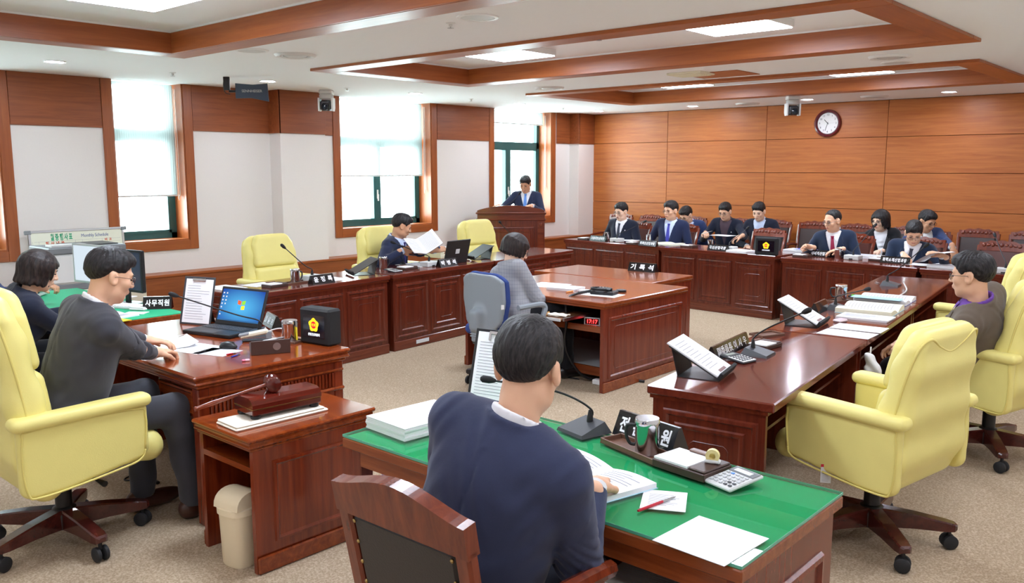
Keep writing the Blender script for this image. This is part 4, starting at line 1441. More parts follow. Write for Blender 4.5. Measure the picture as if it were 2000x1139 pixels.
def hand_fields(g, wr, f, n, sgn, curl, spread=1.0):
    """wr wrist, f finger direction, n palm normal, sgn +1 right hand (thumb on the left when palm down)"""
    f = nrm(f)
    n = nrm(np.asarray(n) - f * (np.asarray(n) @ f))
    th = np.cross(n, f) * sgn
    Hm = np.stack([th, f, n], 1)
    P = g.frame(wr, Hm)
    d = ellip(P, (0, .05, 0), (.041, .052, .017))
    d = smin(d, rcone(P, (0, -.05, 0), (0, .02, 0), .029, .027), .02)
    for k, (x0, L) in enumerate(((.029, .074), (.0095, .083), (-.010, .077), (-.028, .06))):
        c = curl * (1 + .12 * k)
        p = wv(x0, .086 - abs(x0 - .006) * .2, 0)
        a = c * .5
        dx = x0 * .25 * spread
        for j, (fr, r1, r2) in enumerate(((.46, .0095, .009), (.3, .009, .0082), (.24, .0082, .0065))):
            q = p + L * fr * wv(dx, math.cos(a), math.sin(a)) / math.sqrt(1 + dx * dx)
            d = smin(d, rcone(P, p, q, r1, r2), .005)
            p = q
            a += c
    p = wv(.034, .022, .006)
    q = p + wv(.022, .028, .012)
    r_ = q + wv(.006 - .012 * curl, .03, .010 + .012 * curl)
    d = smin(d, rcone(P, wv(.012, .012, .002), p, .018, .015), .012)
    d = smin(d, rcone(P, p, q, .0125, .011), .008)
    d = smin(d, rcone(P, q, r_, .011, .0085), .004)
    return d


def ik(S, W, l1, l2, pole):
    d = W - S
    L = np.linalg.norm(d)
    if L > (l1 + l2) * .995:
        W = S + d / L * (l1 + l2) * .995
        d = W - S
        L = np.linalg.norm(d)
    a = (l1 * l1 - l2 * l2 + L * L) / (2 * L)
    hgt = math.sqrt(max(0, l1 * l1 - a * a))
    u = d / L
    p = np.asarray(pole, float)
    p = nrm(p - u * (p @ u))
    return S + u * a + p * hgt, W


def person(label, hip, az, head, haz, hpitch=0, hroll=0, L=None, Rr=None, jacket=None, shirt=None, tie=None, trousers=None, shoes=None,
           hair='short', hmat=None, skin=None, glasses=None, female=False, vox=.011, hvox=.0052, standing=False, knee=None, open_v=True, collar=True,
           sc=1.0, cuffs=True, pin=None, fists=(.5, .5), blouse=False, bald=False, seat=.53, lapel=True, bulk=1.0, nodetail=False, legs=True):
    skin, hmat = skin or M_skin, hmat or (M_hair_y if 45 < abs(haz) % 180 < 135 else M_hair)
    az, haz = R(az), R(haz)
    base = wv(hip[0], hip[1], 0)
    t = thing('person', label, 'person', tuple(base))
    hipc = wv(hip[0], hip[1], seat if not standing else .93)
    f0 = wv(math.sin(az), math.cos(az), 0)
    # head frame
    p_ = R(hpitch)
    hf = wv(math.sin(haz) * math.cos(p_), math.cos(haz) * math.cos(p_), -math.sin(p_))
    hu = nrm(np.cross(hf, (0, 0, 1)))
    hw_ = np.cross(hu, hf)
    rr = R(hroll)
    hu, hw_ = hu * math.cos(rr) + hw_ * math.sin(rr), hw_ * math.cos(rr) - hu * math.sin(rr)
    Hm = np.stack([hu, hf, hw_], 1)
    hc = np.asarray(head, float)
    s = sc
    nb = hc - hw_ * .088 * s - wv(0, 0, .037) * s - f0 * .03 * s         # base of the neck
    w = nrm(nb - hipc)
    TL = np.linalg.norm(nb - hipc)
    u = nrm(np.cross(f0, w))
    v = np.cross(w, u)
    Tm = np.stack([u, v, w], 1)
    k = TL / .5                                                        # torso stretch
    sw = (.168 if not female else .145) * s
    SR, SL = hipc + Tm @ wv(sw, -.012, .425 * k), hipc + Tm @ wv(-sw, -.012, .425 * k)
    l1, l2 = .285 * s, .255 * s
    dn = wv(0, 0, -1)

    def arm(S, spec, sg):
        if spec is None:
            spec = dict(w=hipc + f0 * .34 + u * sg * .13 + wv(0, 0, .13), pole=None)
        W = np.asarray(spec['w'], float)
        pole = spec.get('pole')
        pole = np.asarray(pole, float) if pole is not None else dn * 1.0 + u * sg * .7 - f0 * .25
        E, W2 = ik(S, W, l1, l2, pole)
        fd = spec.get('f')
        fd = nrm(fd) if fd is not None else nrm(nrm(W2 - E) + f0 * .3)
        return dict(S=S, E=E, W=W2, f=fd, n=np.asarray(spec.get('n', (0, 0, -1)), float), curl=spec.get('curl', .5), show=spec.get('show', True))
    AR, AL = arm(SR, Rr, 1), arm(SL, L, -1)

    def torso(P, infl=0.0, wide=1.0):
        b = bulk * wide
        d = ellip(P, (0, .0, .33 * k), ((.16 if not female else .14) * b * s + infl, (.112 if not female else .105) * b * s + infl, .18 * k + infl))
        d = smin(d, ellip(P, (0, .012, .16 * k), ((.152 if not female else .128) * b * s + infl, (.118 if not female else .1) * b * s + infl, .18 * k + infl)), .06)
        d = smin(d, ellip(P, (0, -.01, .02), (.17 * b * s + infl, .135 * b * s + infl, .12 + infl)), .06)
        d = smin(d, rcone(P, (-sw * .86, -.014, .43 * k), (sw * .86, -.014, .43 * k), .056 * s + infl, .056 * s + infl), .05)
        for sg in (-1, 1):
            d = smin(d, rcone(P, (0, -.022, .445 * k), (sg * sw * .8, -.018, .428 * k), .045 * s + infl, .046 * s + infl), .04)
        if female:
            for sg in (-1, 1):
                d = smin(d, ellip(P, (sg * .062, .075, .3 * k), (.06 + infl, .055 + infl, .062 + infl)), .04)
        return d

    pts = [AR['E'], AR['W'], AL['E'], AL['W'], SR, SL, hipc]

    def loc(me):
        me.transform(Matrix.Translation(-Vector(base)))
        return me

    # ---- skin: head and neck, hands, hidden core, one mesh
    Vs, Qs, off = [], [], 0

    def app(g, D):
        nonlocal off
        V, Q = surfnet(D, g.lo, g.h)
        Vs.append(V)
        Qs.append(Q + off)
        off += len(V)
    gh = G(hc - .15 * s - wv(0, 0, .08), hc + .15 * s, hvox)
    dh, _ = head_field(gh, hc, Hm, s)
    PG = xyz(gh)
    dh = smin(dh, rcone(PG, hc - hw_ * .06 * s - hf * .025 * s, nb - w * .06, .05 * s if not female else .042 * s, .058 * s if not female else .048 * s), .025)
    app(gh, dh)
    for A, sg in ((AR, 1), (AL, -1)):
        if A['show']:
            gd = G(A['W'] - .14, A['W'] + .14, .0042 if vox < .009 else .0052)
            lo = np.minimum(A['W'], A['W'] + A['f'] * .2) - .07
            hi = np.maximum(A['W'], A['W'] + A['f'] * .2) + .07
            gd = G(lo, hi, .0042 if vox < .009 else .0055)
            app(gd, hand_fields(gd, A['W'] + A['f'] * .012, A['f'], A['n'], sg, A['curl']))
    kn = .44
    kneeR = hipc + f0 * kn + u * .12 + wv(0, 0, .0)
    kneeL = hipc + f0 * kn - u * .12 + wv(0, 0, .0)
    if standing:
        kneeR, kneeL = hipc + u * .1 + wv(0, 0, -.43), hipc - u * .1 + wv(0, 0, -.43)
    if knee is not None:
        kneeR, kneeL = kneeR + np.asarray(knee[0]), kneeL + np.asarray(knee[1])
    ankR, ankL = wv(kneeR[0], kneeR[1], .1) - f0 * (.02 if standing else -.02), wv(kneeL[0], kneeL[1], .1) - f0 * (.02 if standing else .04)
    if not standing and knee is not None and len(knee) > 2:
        ankR, ankL = ankR + np.asarray(knee[2]), ankL + np.asarray(knee[3])
    allp = np.array([hipc, nb, SR, SL, AR['E'], AL['E'], kneeR, kneeL, ankR, ankL, AR['W'], AL['W']])
    gc = G(allp.min(0) - .16, allp.max(0) + .12, .026)
    PT = gc.frame(hipc, Tm)
    PC = xyz(gc)
    dc = torso(PT, -.012)
    for A in (AR, AL):
        dc = smin(dc, rcone(PC, A['S'], A['E'], .04, .034), .03)
        dc = smin(dc, rcone(PC, A['E'], A['W'], .034, .026), .02)
    for sg, kk, an in ((1, kneeR, ankR), (-1, kneeL, ankL)):
        dc = smin(dc, rcone(PC, hipc + u * sg * .085, kk, .07, .048), .03)
        dc = smin(dc, rcone(PC, kk, an, .045, .03), .02)
    app(gc, dc)
    me = np_mesh('body', np.concatenate(Vs), np.concatenate(Qs))
    body = mobj('body', loc(me), skin, t)
    # ---- hair
    if hair:
        g2 = G(hc - .17 * s, hc + .16 * s, hvox)
        mobj('hair', loc(g2.mesh('hair', hair_field(g2, hc, Hm, s, hair))), hmat, t)
    # ---- face details
    Mh = Matrix(((Hm[0][0] * s, Hm[0][1] * s, Hm[0][2] * s, hc[0] - base[0]), (Hm[1][0] * s, Hm[1][1] * s, Hm[1][2] * s, hc[1] - base[1]), (Hm[2][0] * s, Hm[2][1] * s, Hm[2][2] * s, hc[2]), (0, 0, 0, 1)))
    for sx in (-1, 1):
        MB().ell((sx * .031, .0795, -.001), (.0145, .007, .0045), 10, 6, Mh).build('eye', M_eye, t, True)
        MB().tube(bez([(sx * .014, .0865, .019), (sx * .03, .0875, .0235), (sx * .048, .077, .018)], 6), [.0028, .0032, .0034, .0034, .0032, .003, .0028, .002, .0015][:9], 6, M=Mh).build('eyebrow', M_brow, t, True)
    MB().ell((0, .0915, -.0565), (.021, .006, .0042), 10, 6, Mh).ell((0, .0905, -.0645), (.018, .0065, .005), 10, 6, Mh).build('mouth', M_lip, t, True)
    if glasses:
        gl = MB()
        for sx in (-1, 1):
            cx = sx * .033
            ring = [(cx + .025 * math.copysign(abs(math.cos(a)) ** .6, math.cos(a)), .1005 - .012 * abs(sx * .033 + .025 * math.cos(a)) / .06, -.003 + .0165 * math.copysign(abs(math.sin(a)) ** .7, math.sin(a))) for a in [2 * math.pi * q / 20 for q in range(21)]]
            gl.tube(ring, .0014, 5, False, Mh)
            gl.tube([(sx * .058, .09, .004), (sx * .079, .06, .004), (sx * .082, -.0, .0), (sx * .08, -.03, -.012)], .0014, 5, True, Mh)
        gl.tube([(-.008, .1015, .0), (0, .104, .002), (.008, .1015, .0)], .0014, 5, True, Mh)
        go = gl.build('glasses', glasses, t, True)
        lens = MB()
        for sx in (-1, 1):
            cx = sx * .033
            n = 14
            pts_ = [(cx + .0235 * math.cos(2 * math.pi * q / n), .0998 - .012 * abs(cx) / .06, -.003 + .0155 * math.sin(2 * math.pi * q / n)) for q in range(n)]
            lens.add(pts_, [tuple(range(n))], Mh)
        lens.build('lens', glass_mat('spectacle_lens', (240, 244, 248), .02, .95), go)
    # ---- jacket and shirt
    bp = np.array([hipc + Tm @ wv(0, 0, -.12), hipc + Tm @ wv(0, 0, .56 * k), SR, SL, AR['E'], AL['E'], AR['W'], AL['W'], hipc + u * .2, hipc - u * .2, hipc + v * .2, hipc - v * .18])
    gj = G(bp.min(0) - .085, bp.max(0) + .085, vox)
    PT = gj.frame(hipc, Tm)
    PC = xyz(gj)
    a_, b_, c_ = PT
    c0, c1 = (.17 * k, .475 * k) if not blouse else (.12 * k, .475 * k)
    hwv = np.clip((c_ - c0) / (c1 - c0), 0, 1.2) * (.075 if not blouse else .07)
    aa = np.abs(a_)
    tor = torso(PT, .006)
    jk = torso(PT, .014, 1.02)
    arms = None
    for A in (AR, AL):
        wdir = nrm(A['W'] - A['E'])
        d = smin(rcone(PC, A['S'], A['E'], .064 * s * bulk, .05 * s * bulk), rcone(PC, A['E'], A['W'] - wdir * .0, .05 * s * bulk, .037 * s), .025)
        e = A['E']
        ph = (PC[0] - e[0]) * 1.0 + (PC[1] - e[1]) * .7 + (PC[2] - e[2]) * 1.3
        el = np.exp(-(((PC[0] - e[0]) ** 2 + (PC[1] - e[1]) ** 2 + (PC[2] - e[2]) ** 2) / .012))
        d = d + .0045 * np.sin(ph * 150) * el
        cut = (PC[0] - A['W'][0]) * wdir[0] + (PC[1] - A['W'][1]) * wdir[1] + (PC[2] - A['W'][2]) * wdir[2]
        d = np.maximum(d, cut + (.012 if cuffs else 0.0))
        arms = d if arms is None else np.minimum(arms, d)
    drape = .003 * np.sin(c_ * 42 + 6 * a_) * np.clip(1 - c_ / (.35 * k), 0, 1)
    jk = smin(jk + drape, arms, .016)
    jk = jk + .0022 * np.sin(c_ * 58 + 9 * np.sin(a_ * 17)) * np.sin(a_ * 24 + c_ * 11) * (b_ < .03)
    jk = jk + .005 * np.exp(-(a_ / .006) ** 2) * (b_ < -.03) * (c_ < .44 * k)
    jk = np.maximum(jk, -.075 - c_)
    front = b_ > .01
    if False:
        band = np.clip(1 - np.abs((aa - hwv) - .028) / .028, 0, 1) * front * np.clip((c_ - c0) * 20, 0, 1) * np.clip((c1 - c_) * 30, 0, 1)
        jk = jk - .008 * np.minimum(1, band * 3)
    ncx = np.sqrt(a_ ** 2 + (b_ + .008) ** 2)
    if open_v:
        cutv = np.where(front, aa - hwv, 9.0)
        jk = np.where(c_ > c0, np.maximum(jk, -cutv), jk)
        slit = np.where(front & (c_ <= c0), aa - .003 - np.clip((c0 * .35 - c_), 0, 1) * .35, 9.0)
        jk = np.maximum(jk, -slit)
    jk = np.maximum(jk, np.where(c_ > .455 * k, (.062 * s) - ncx, -9.0))
    # collar of the jacket, standing at the back of the neck
    rise = np.clip((.03 - b_) / .1, 0, 1)
    jc = np.maximum(np.abs(ncx - .073 * s) - .009, np.maximum(.43 * k - c_, c_ - (.485 * k + .03 * rise)))
    if open_v:
        jc = np.where(front, np.maximum(jc, hwv - aa), jc)
    jk = smin(jk, jc, .012)
    if jacket:
        for sg in (-1, 1):
            jk = np.minimum(jk, smin(jk, rcone(PT, (sg * sw * .5, -.015, .45 * k), (sg * sw * 1.0, -.014, .436 * k), .05 * s, .05 * s), .03)) if not female else jk
        if open_v:
            jk = np.where(c_ > c0, np.maximum(jk, -cutv), jk)
        jm = loc(gj.mesh('jacket', jk))
        jo = mobj('jacket', jm, jacket, t)
        if open_v and lapel:
            cast = caster(jm, hipc - base, Tm)
            for sg in (-1, 1):
                rows = []
                for q in range(17):
                    f = q / 16
                    cc = c0 - .012 + (c1 - .012 - c0) * f
                    ain = max(.004, (cc - c0) / (c1 - c0)) * (.075 if not blouse else .07) + .001
                    ain = max(.003, ain)
                    wd = np.interp(f, [0, .15, .66, .70, .74, .78, 1], [.012, .03, .066, .07, .046, .058, .03]) * s
                    row = []
                    for j in range(5):
                        h = cast(sg * (ain + wd * j / 4), cc, .0065 if j < 4 else .006)
                        row.append(h)
                    h = cast(sg * (ain + wd * 1.02), cc, -.002)
                    row.append(h)
                    if all(x is not None for x in row):
                        rows.append(row)
                if len(rows) > 3:
                    MB().grid(rows).build('lapel', jacket, jo, 50)
    if shirt:
        sh = tor
        sh = np.maximum(sh, -.04 - c_)
        sh = np.maximum(sh, np.where(c_ > .45 * k, .055 * s - ncx, -9.0))
        if collar:
            cl = np.maximum(np.abs(ncx - .0635 * s) - .0075, np.maximum(.44 * k - c_ + np.clip(b_, 0, 1) * .35, c_ - (.505 * k + .03 * rise) + np.clip(b_, 0, 1) * .12))
            sh = smin(sh, cl, .008)
        if blouse:
            fr = np.where(front, np.abs(aa - .0) - .04, 9.0)
            sh = sh - .016 * np.clip(1 - aa / .05, 0, 1) * front * (1 + .5 * np.sin(c_ * 130 + 14 * aa)) * np.clip((.46 * k - c_) * 12, 0, 1)
        sm = loc(gj.mesh('shirt', sh))
        so = mobj('shirt', sm, shirt, t)
        scast = caster(sm, hipc - base, Tm)
        if collar and open_v and not blouse:
            for sg in (-1, 1):
                A_, B_, C_ = (.006, .468 * k), (.056, .486 * k), (.04, .405 * k)
                rows = []
                for q in range(5):
                    f = q / 4
                    r0 = (A_[0] + (C_[0] - A_[0]) * f, A_[1] + (C_[1] - A_[1]) * f)
                    r1 = (B_[0] + (C_[0] + .012 - B_[0]) * f, B_[1] + (C_[1] + .004 - B_[1]) * f)
                    row = [scast(sg * (r0[0] + (r1[0] - r0[0]) * j / 4), r0[1] + (r1[1] - r0[1]) * j / 4, .0085) for j in range(5)]
                    if all(x is not None for x in row):
                        rows.append(row)
                if len(rows) > 2:
                    MB().grid(rows).build('collar_flap', shirt, so, 50)
        if cuffs:
            for A in (AR, AL):
                wd = nrm(A['W'] - A['E'])
                q0, q1 = Vector(A['W'] - wd * .05 - base), Vector(A['W'] + wd * .008 - base)
                MB().tube([q0, q1], [.035 * s, .034 * s], 14).build('cuff', shirt, so, 40)
    if tie:
        rows = []
        for q in range(20):
            f = q / 19
            cc = .445 * k + (.1 - .445) * k * f
            tw = np.interp(f, [0, .1, .85, 1], [.013, .017, .036, .038])
            row = [scast(tw * j / 3, cc, .006 - .002 * (abs(j) == 3)) for j in (-3, -2, -1, 0, 1, 2, 3)]
            if all(x is not None for x in row):
                rows.append(row)
        to = MB().grid(rows).build('tie', tie, t, True)
        kp = scast(0, .45 * k, .004)
        if kp is not None:
            Mk = Matrix.Translation(kp) @ Matrix([list(Tm[0]), list(Tm[1]), list(Tm[2])]).to_4x4()
            MB().add([(-.02, 0, .016), (.02, 0, .016), (.013, 0, -.02), (-.013, 0, -.02), (-.014, .013, .014), (.014, .013, .014), (.01, .012, -.018), (-.01, .012, -.018)], [(0, 1, 2, 3), (4, 7, 6, 5), (0, 4, 5, 1), (1, 5, 6, 2), (2, 6, 7, 3), (3, 7, 4, 0)], Mk).build('knot', tie, to)
    if pin:
        q = caster(jm, hipc - base, Tm)(-.1, .37 * k, .009) or (hipc + Tm @ wv(-.1, .12, .37 * k) - base)
        MB().ell(q, (.008, .005, .008), 8, 6).build('lapel_pin', pin, t, True)
    # ---- trousers and shoes
    if legs:
        gl_ = G(np.minimum.reduce([hipc, kneeR, kneeL, ankR, ankL]) - .19, np.maximum.reduce([hipc, kneeR, kneeL, ankR, ankL]) + .16, .014 if vox < .009 else .018)
        PT = gl_.frame(hipc, Tm)
        PC = xyz(gl_)
        d = ellip(PT, (0, -.01, .02), (.172 * bulk, .137 * bulk, .13))
        for sg, kk, an in ((1, kneeR, ankR), (-1, kneeL, ankL)):
            lg = smin(rcone(PC, hipc + u * sg * .085, kk, .094, .072), rcone(PC, kk, an + wv(0, 0, -.03), .068, .06), .03)
            ph = PC[2] * 34 + (PC[0] + PC[1]) * 9
            lg = lg + .004 * np.sin(ph)
            d = smin(d, lg, .03)
        d = np.maximum(d, .075 - PC[2])
        mobj('trousers', loc(gl_.mesh('trousers', d)), trousers or jacket, t)
        for an in (ankR, ankL):
            gs = G(wv(an[0], an[1], 0) - wv(.22, .22, 0), wv(an[0], an[1], .16) + wv(.22, .22, 0), .0085 if vox < .009 else .013)
            Fm = np.stack([u * 0 + nrm(np.cross(f0, (0, 0, 1))), f0, wv(0, 0, 1)], 1)
            PS = gs.frame(wv(an[0], an[1], 0), Fm)
            d = smin(ellip(PS, (0, .08, .045), (.047, .13, .042)), ellip(PS, (0, -.03, .055), (.038, .055, .055)), .03)
            d = np.maximum(d, -PS[2] + .004)
            shs = mobj('shoe', loc(gs.mesh('shoe', d)), shoes or M_shoeb, t)
    return t


def caster(me, o, Tm):
    from mathutils.bvhtree import BVHTree
    bm = bmesh.new()
    bm.from_mesh(me)
    tree = BVHTree.FromBMesh(bm)
    bm.free()
    vv = Vector(Tm[:, 1])

    def cast(a, c, off):
        org = Vector(o + Tm @ wv(a, .5, c))
        h = tree.ray_cast(org, -vv, .6)
        return h[0] + vv * off if h[0] is not None else None
    return cast


def hp(u, v, **kw):
    q = px(u, v, **kw)
    return wv(q.x, q.y, q.z)


F_char = fabric('charcoal_wool', (66, 66, 72))
F_navy = fabric('navy_wool', (36, 43, 68))
F_navyfg = fabric('navy_heather_wool', (54, 60, 86))
F_dnavy = fabric('dark_navy_wool', (30, 34, 50))
F_bnavy = fabric('blue_navy_wool', (31, 39, 68))
F_black = fabric('black_wool', (24, 24, 28))
F_brown = fabric('brown_tweed', (98, 86, 74))
F_blue = fabric('denim_blue_wool', (44, 60, 100))
F_teal = fabric('slate_blue_wool', (34, 46, 68))
F_white = mat('white_cotton', (232, 232, 236), .85)
F_pale = mat('pale_blue_cotton', (196, 208, 232), .85)
F_mauve = fabric('mauve_shirt', (84, 68, 76))
F_purple = mat('purple_shirt', (104, 62, 150), .85)
T_blue = mat('royal_blue_tie', (58, 60, 160), .55)
T_sky = mat('sky_blue_tie', (92, 138, 210), .55)
T_red = mat('magenta_red_tie', (150, 22, 66), .55)
T_dark = mat('charcoal_tie', (52, 54, 70), .55)
T_navy = mat('indigo_tie', (44, 40, 118), .55)


def checked(name, base, line, sc):
    m = bpy.data.materials.new(name)
    m.use_nodes = True
    nt = m.node_tree
    b = nt.nodes['Principled BSDF']
    b.inputs['Roughness'].default_value = .9
    tc = nt.nodes.new('ShaderNodeTexCoord')
    sp = nt.nodes.new('ShaderNodeSeparateXYZ')
    nt.links.new(tc.outputs['Object'], sp.inputs[0])
    su = nt.nodes.new('ShaderNodeMath')
    su.operation = 'ADD'
    nt.links.new(sp.outputs[0], su.inputs[0])
    nt.links.new(sp.outputs[1], su.inputs[1])
    acc = None
    for o in (su.outputs[0], sp.outputs[2]):
        m1 = nt.nodes.new('ShaderNodeMath')
        m1.operation = 'MULTIPLY'
        m1.inputs[1].default_value = sc
        nt.links.new(o, m1.inputs[0])
        m2 = nt.nodes.new('ShaderNodeMath')
        m2.operation = 'FRACT'
        nt.links.new(m1.outputs[0], m2.inputs[0])
        m3 = nt.nodes.new('ShaderNodeMath')
        m3.operation = 'LESS_THAN'
        m3.inputs[1].default_value = .22
        nt.links.new(m2.outputs[0], m3.inputs[0])
        if acc is None:
            acc = m3
        else:
            m4 = nt.nodes.new('ShaderNodeMath')
            m4.operation = 'ADD'
            nt.links.new(acc.outputs[0], m4.inputs[0])
            nt.links.new(m3.outputs[0], m4.inputs[1])
            acc = m4
    mx = nt.nodes.new('ShaderNodeMix')
    mx.data_type = 'RGBA'
    mx.inputs[6].default_value = (*lin(base), 1)
    mx.inputs[7].default_value = (*lin(line), 1)
    m5 = nt.nodes.new('ShaderNodeMath')
    m5.operation = 'MULTIPLY'
    m5.inputs[1].default_value = .5
    nt.links.new(acc.outputs[0], m5.inputs[0])
    nt.links.new(m5.outputs[0], mx.inputs[0])
    nt.links.new(mx.outputs[2], b.inputs['Base Color'])
    return m


F_plaid = checked('grey_plaid_wool', (158, 158, 162), (136, 137, 144), 36)
F_check = checked('black_white_check', (226, 226, 224), (30, 30, 36), 60)
G_dark = mat('dark_spectacle_frame', (30, 26, 28), .3)
G_brown = mat('brown_spectacle_frame', (90, 46, 36), .3)
G_metal = mat('metal_spectacle_frame', (120, 116, 116), .3, metal=.8)
P_gold = mat('gold_pin', (226, 196, 90), .3, metal=.6)
P_white = mat('white_pin', (236, 236, 240), .4)

# chairman in the left foreground
person('chairman in charcoal grey suit and glasses turning papers at the large desk', (-4.0, 1.43), 2, hp(216, 538, x=-3.92), 4, 18,
       L=dict(w=hp(285, 668, z=.80), f=(.35, .9, -.15), n=(0, 0, -1), curl=.35), Rr=dict(w=hp(298, 690, z=.79), f=(-.25, .95, -.1), curl=.75, pole=(.9, -.3, -.8)),
       jacket=F_char, shirt=F_white, trousers=F_char, shoes=M_shoe, glasses=G_brown, hair='fade', skin=M_skin, vox=.0085, hvox=.0044, seat=.58, bulk=1.08, knee=((.02, .02, 0), (-.02, .0, 0), (0, .06, 0), (0, -.0, 0)))
# foreground man seen from behind
fgc = hp(1034, 716, y=1.66)
person('man in navy heather suit seen from behind at the green desk', (-1.545, 1.52), -6, tuple(fgc), -18, 14,
       L=dict(w=(-1.72, 1.92, .79), f=(.3, .9, -.1), pole=(-.5, -.5, -1)), Rr=dict(w=(-1.4, 1.93, .785), f=(-.5, .8, -.1), pole=(.35, -.6, -1)),
       jacket=F_navyfg, shirt=F_white, trousers=F_dnavy, skin=M_skin, vox=.0066, hvox=.004, bulk=1.14, sc=1.04)
# staff by the windows
person('woman with bob hair and navy jacket at the staff desk', (-5.66, 1.72), 6, hp(78, 528, y=1.93), 8, 20,
       L=dict(w=(-5.85, 2.2, .78)), Rr=dict(w=(-5.6, 2.24, .78), f=(-.2, 1, -.1)), jacket=F_dnavy, shirt=None, trousers=F_black, hair='bob', hmat=M_hair_b, skin=M_skin_f, female=True, vox=.0105, sc=.98)
person('person in blue jacket at the left edge, only an arm and brow showing', (-6.98, 1.92), 14, hp(-38, 462, y=2.05), 20, 15,
       Rr=dict(w=hp(80, 562, y=2.28), f=(.75, .5, .12), n=(0, 0, -1), curl=.9, pole=(.3, -.4, -1)), jacket=F_blue, shirt=F_white, trousers=F_black, skin=M_skin_t, vox=.011, glasses=G_metal)
# man reading at the window side desk
person('man in navy suit and indigo tie leafing through a thick book', (-6.86, 5.78), 62, hp(785, 441, x=-6.72), 30, 22,
       L=dict(w=hp(849, 489, x=-6.35), f=(.3, .9, .1), n=(-.6, 0, -.7), curl=.7), Rr=dict(w=hp(786, 490, x=-6.5), f=(.1, .9, .1), n=(-.8, .2, 0), curl=.6, pole=(.6, -.8, -.6)),
       jacket=F_navy, shirt=F_pale, tie=T_navy, trousers=F_navy, skin=M_skin_t, pin=P_gold)
# recorder
person('woman with short dark hair and grey plaid jacket typing at the recorder table', (-4.42, 4.98), 10, hp(1008, 487, y=5.12), 32, 26,
       L=dict(w=(-4.45, 5.4, .66)), Rr=dict(w=hp(1066, 589, y=5.33), f=(.1, 1, -.05), curl=.35, pole=(.9, -.5, -.8)), jacket=F_plaid, shirt=None, trousers=F_black, hair='crop', hmat=M_hair_b, skin=M_skin_f, female=True, glasses=G_dark, vox=.0105, open_v=False, lapel=False, cuffs=False)
# speaker at the podium
pc = PODI(.1, .8, 0)
pc = hp(1026, 360, y=pc[1])
person('man in navy suit and sky blue tie standing at the podium', (pc[0] - .02, pc[1] + .03), 146, tuple(pc), 158, 24,
       L=dict(w=PODI(.3, .42, 1.17), f=(0, -1, 0)), Rr=dict(w=PODI(-.18, .42, 1.17), f=(.3, -.9, 0)),
       jacket=F_navy, shirt=F_white, tie=T_sky, trousers=F_navy, standing=True, skin=M_skin_t)
# along the clock wall
person('man with dark tie and lapel pin in the front row by the podium', (-6.82, 9.98), 176, hp(1213, 413, y=9.9), 186, 12, L=dict(w=(-6.68, 9.75, .66)), Rr=dict(w=(-6.98, 9.75, .66)),
       jacket=F_dnavy, shirt=F_white, tie=T_dark, glasses=G_metal, skin=M_skin_f, pin=P_white)
person('man with violet blue tie in the front row, looking left', (-6.02, 9.95), 172, hp(1310, 411, y=9.86), 190, 8, L=dict(w=(-5.88, 9.72, .66)), Rr=dict(w=(-6.2, 9.72, .66)),
       jacket=F_bnavy, shirt=F_pale, tie=T_blue, glasses=G_metal, skin=M_skin, sc=1.02)
person('man in blue jacket bending his head in the back row', (-6.3, 11.15), 176, hp(1340, 420, y=10.86), 190, 34, jacket=F_blue, shirt=F_pale, glasses=G_metal, skin=M_skin)
person('man in black jacket and mauve shirt writing on his knees in the back row', (-5.8, 11.15), 172, hp(1416, 413, y=10.9), 178, 22, L=dict(w=hp(1446, 462, y=10.6), f=(-.5, -.6, -.3), curl=.8), Rr=dict(w=hp(1378, 455, y=10.62), f=(.5, -.7, -.1), curl=.9),
       jacket=F_dnavy, shirt=F_mauve, glasses=G_metal, skin=M_skin, pin=P_white)
person('man with lanyard and striped shirt in the back row', (-5.26, 11.15), 172, hp(1482, 413, y=10.9), 176, 24, jacket=F_dnavy, shirt=F_pale, hair='side', skin=M_skin_f, pin=P_white)
person('man with magenta red tie holding a pen in the front row', (-3.66, 9.62), 170, hp(1626, 431, y=9.5), 204, 14, L=dict(w=hp(1640, 488, y=9.4), f=(-.8, -.5, -.2), curl=.5), Rr=dict(w=hp(1584, 483, y=9.36), f=(-.5, -.8, .15), curl=1.3, n=(.6, 0, -.6)),
       jacket=F_teal, shirt=F_white, tie=T_red, hair='thin', glasses=G_metal, skin=M_skin)
person('woman in black suit with ruffled white blouse in the back row', (-3.48, 10.75), 172, hp(1719, 430, y=10.5), 196, 14, L=dict(w=hp(1718, 492, y=10.22), f=(-.6, -.6, -.2), curl=.8), Rr=dict(w=(-3.75, 10.35, .72)),
       jacket=F_black, shirt=F_white, hair='bob', female=True, glasses=G_metal, skin=M_skin_f, blouse=True)
person('man in navy suit turning a sheet in the front row, head bowed', (-2.9, 9.58), 166, hp(1785, 455, y=9.42), 160, 32, L=dict(w=hp(1840, 500, y=9.2), f=(-.7, -.3, .3), curl=.8, n=(-.3, 0, -.8)), Rr=dict(w=hp(1766, 499, y=9.34), f=(.6, -.7, -.3), curl=.5),
       jacket=F_teal, shirt=F_white, tie=T_dark, glasses=G_metal, skin=M_skin, sc=1.03)
person('man in blue jacket and checked shirt looking aside in the back row', (-2.98, 10.6), 140, hp(1811, 432, y=10.45), 118, 22, L=dict(w=hp(1866, 490, y=10.1), f=(.3, -.3, -.8), curl=.6), jacket=F_blue, shirt=F_check, glasses=G_dark, skin=M_skin_t, collar=False)
# man in brown on the right
person('man in brown tweed jacket and purple shirt leaning back on the right', (-1.24, 5.5), -82, hp(1897, 537, x=-1.25), -88, 6,
       L=dict(w=(-1.58, 5.28, .68), f=(-.8, 0, -.4)), Rr=dict(w=(-1.62, 5.62, .62)), jacket=F_brown, shirt=F_purple, trousers=F_black, glasses=G_dark, skin=M_skin, vox=.0095, hvox=.0048, sc=1.05, bulk=1.05)
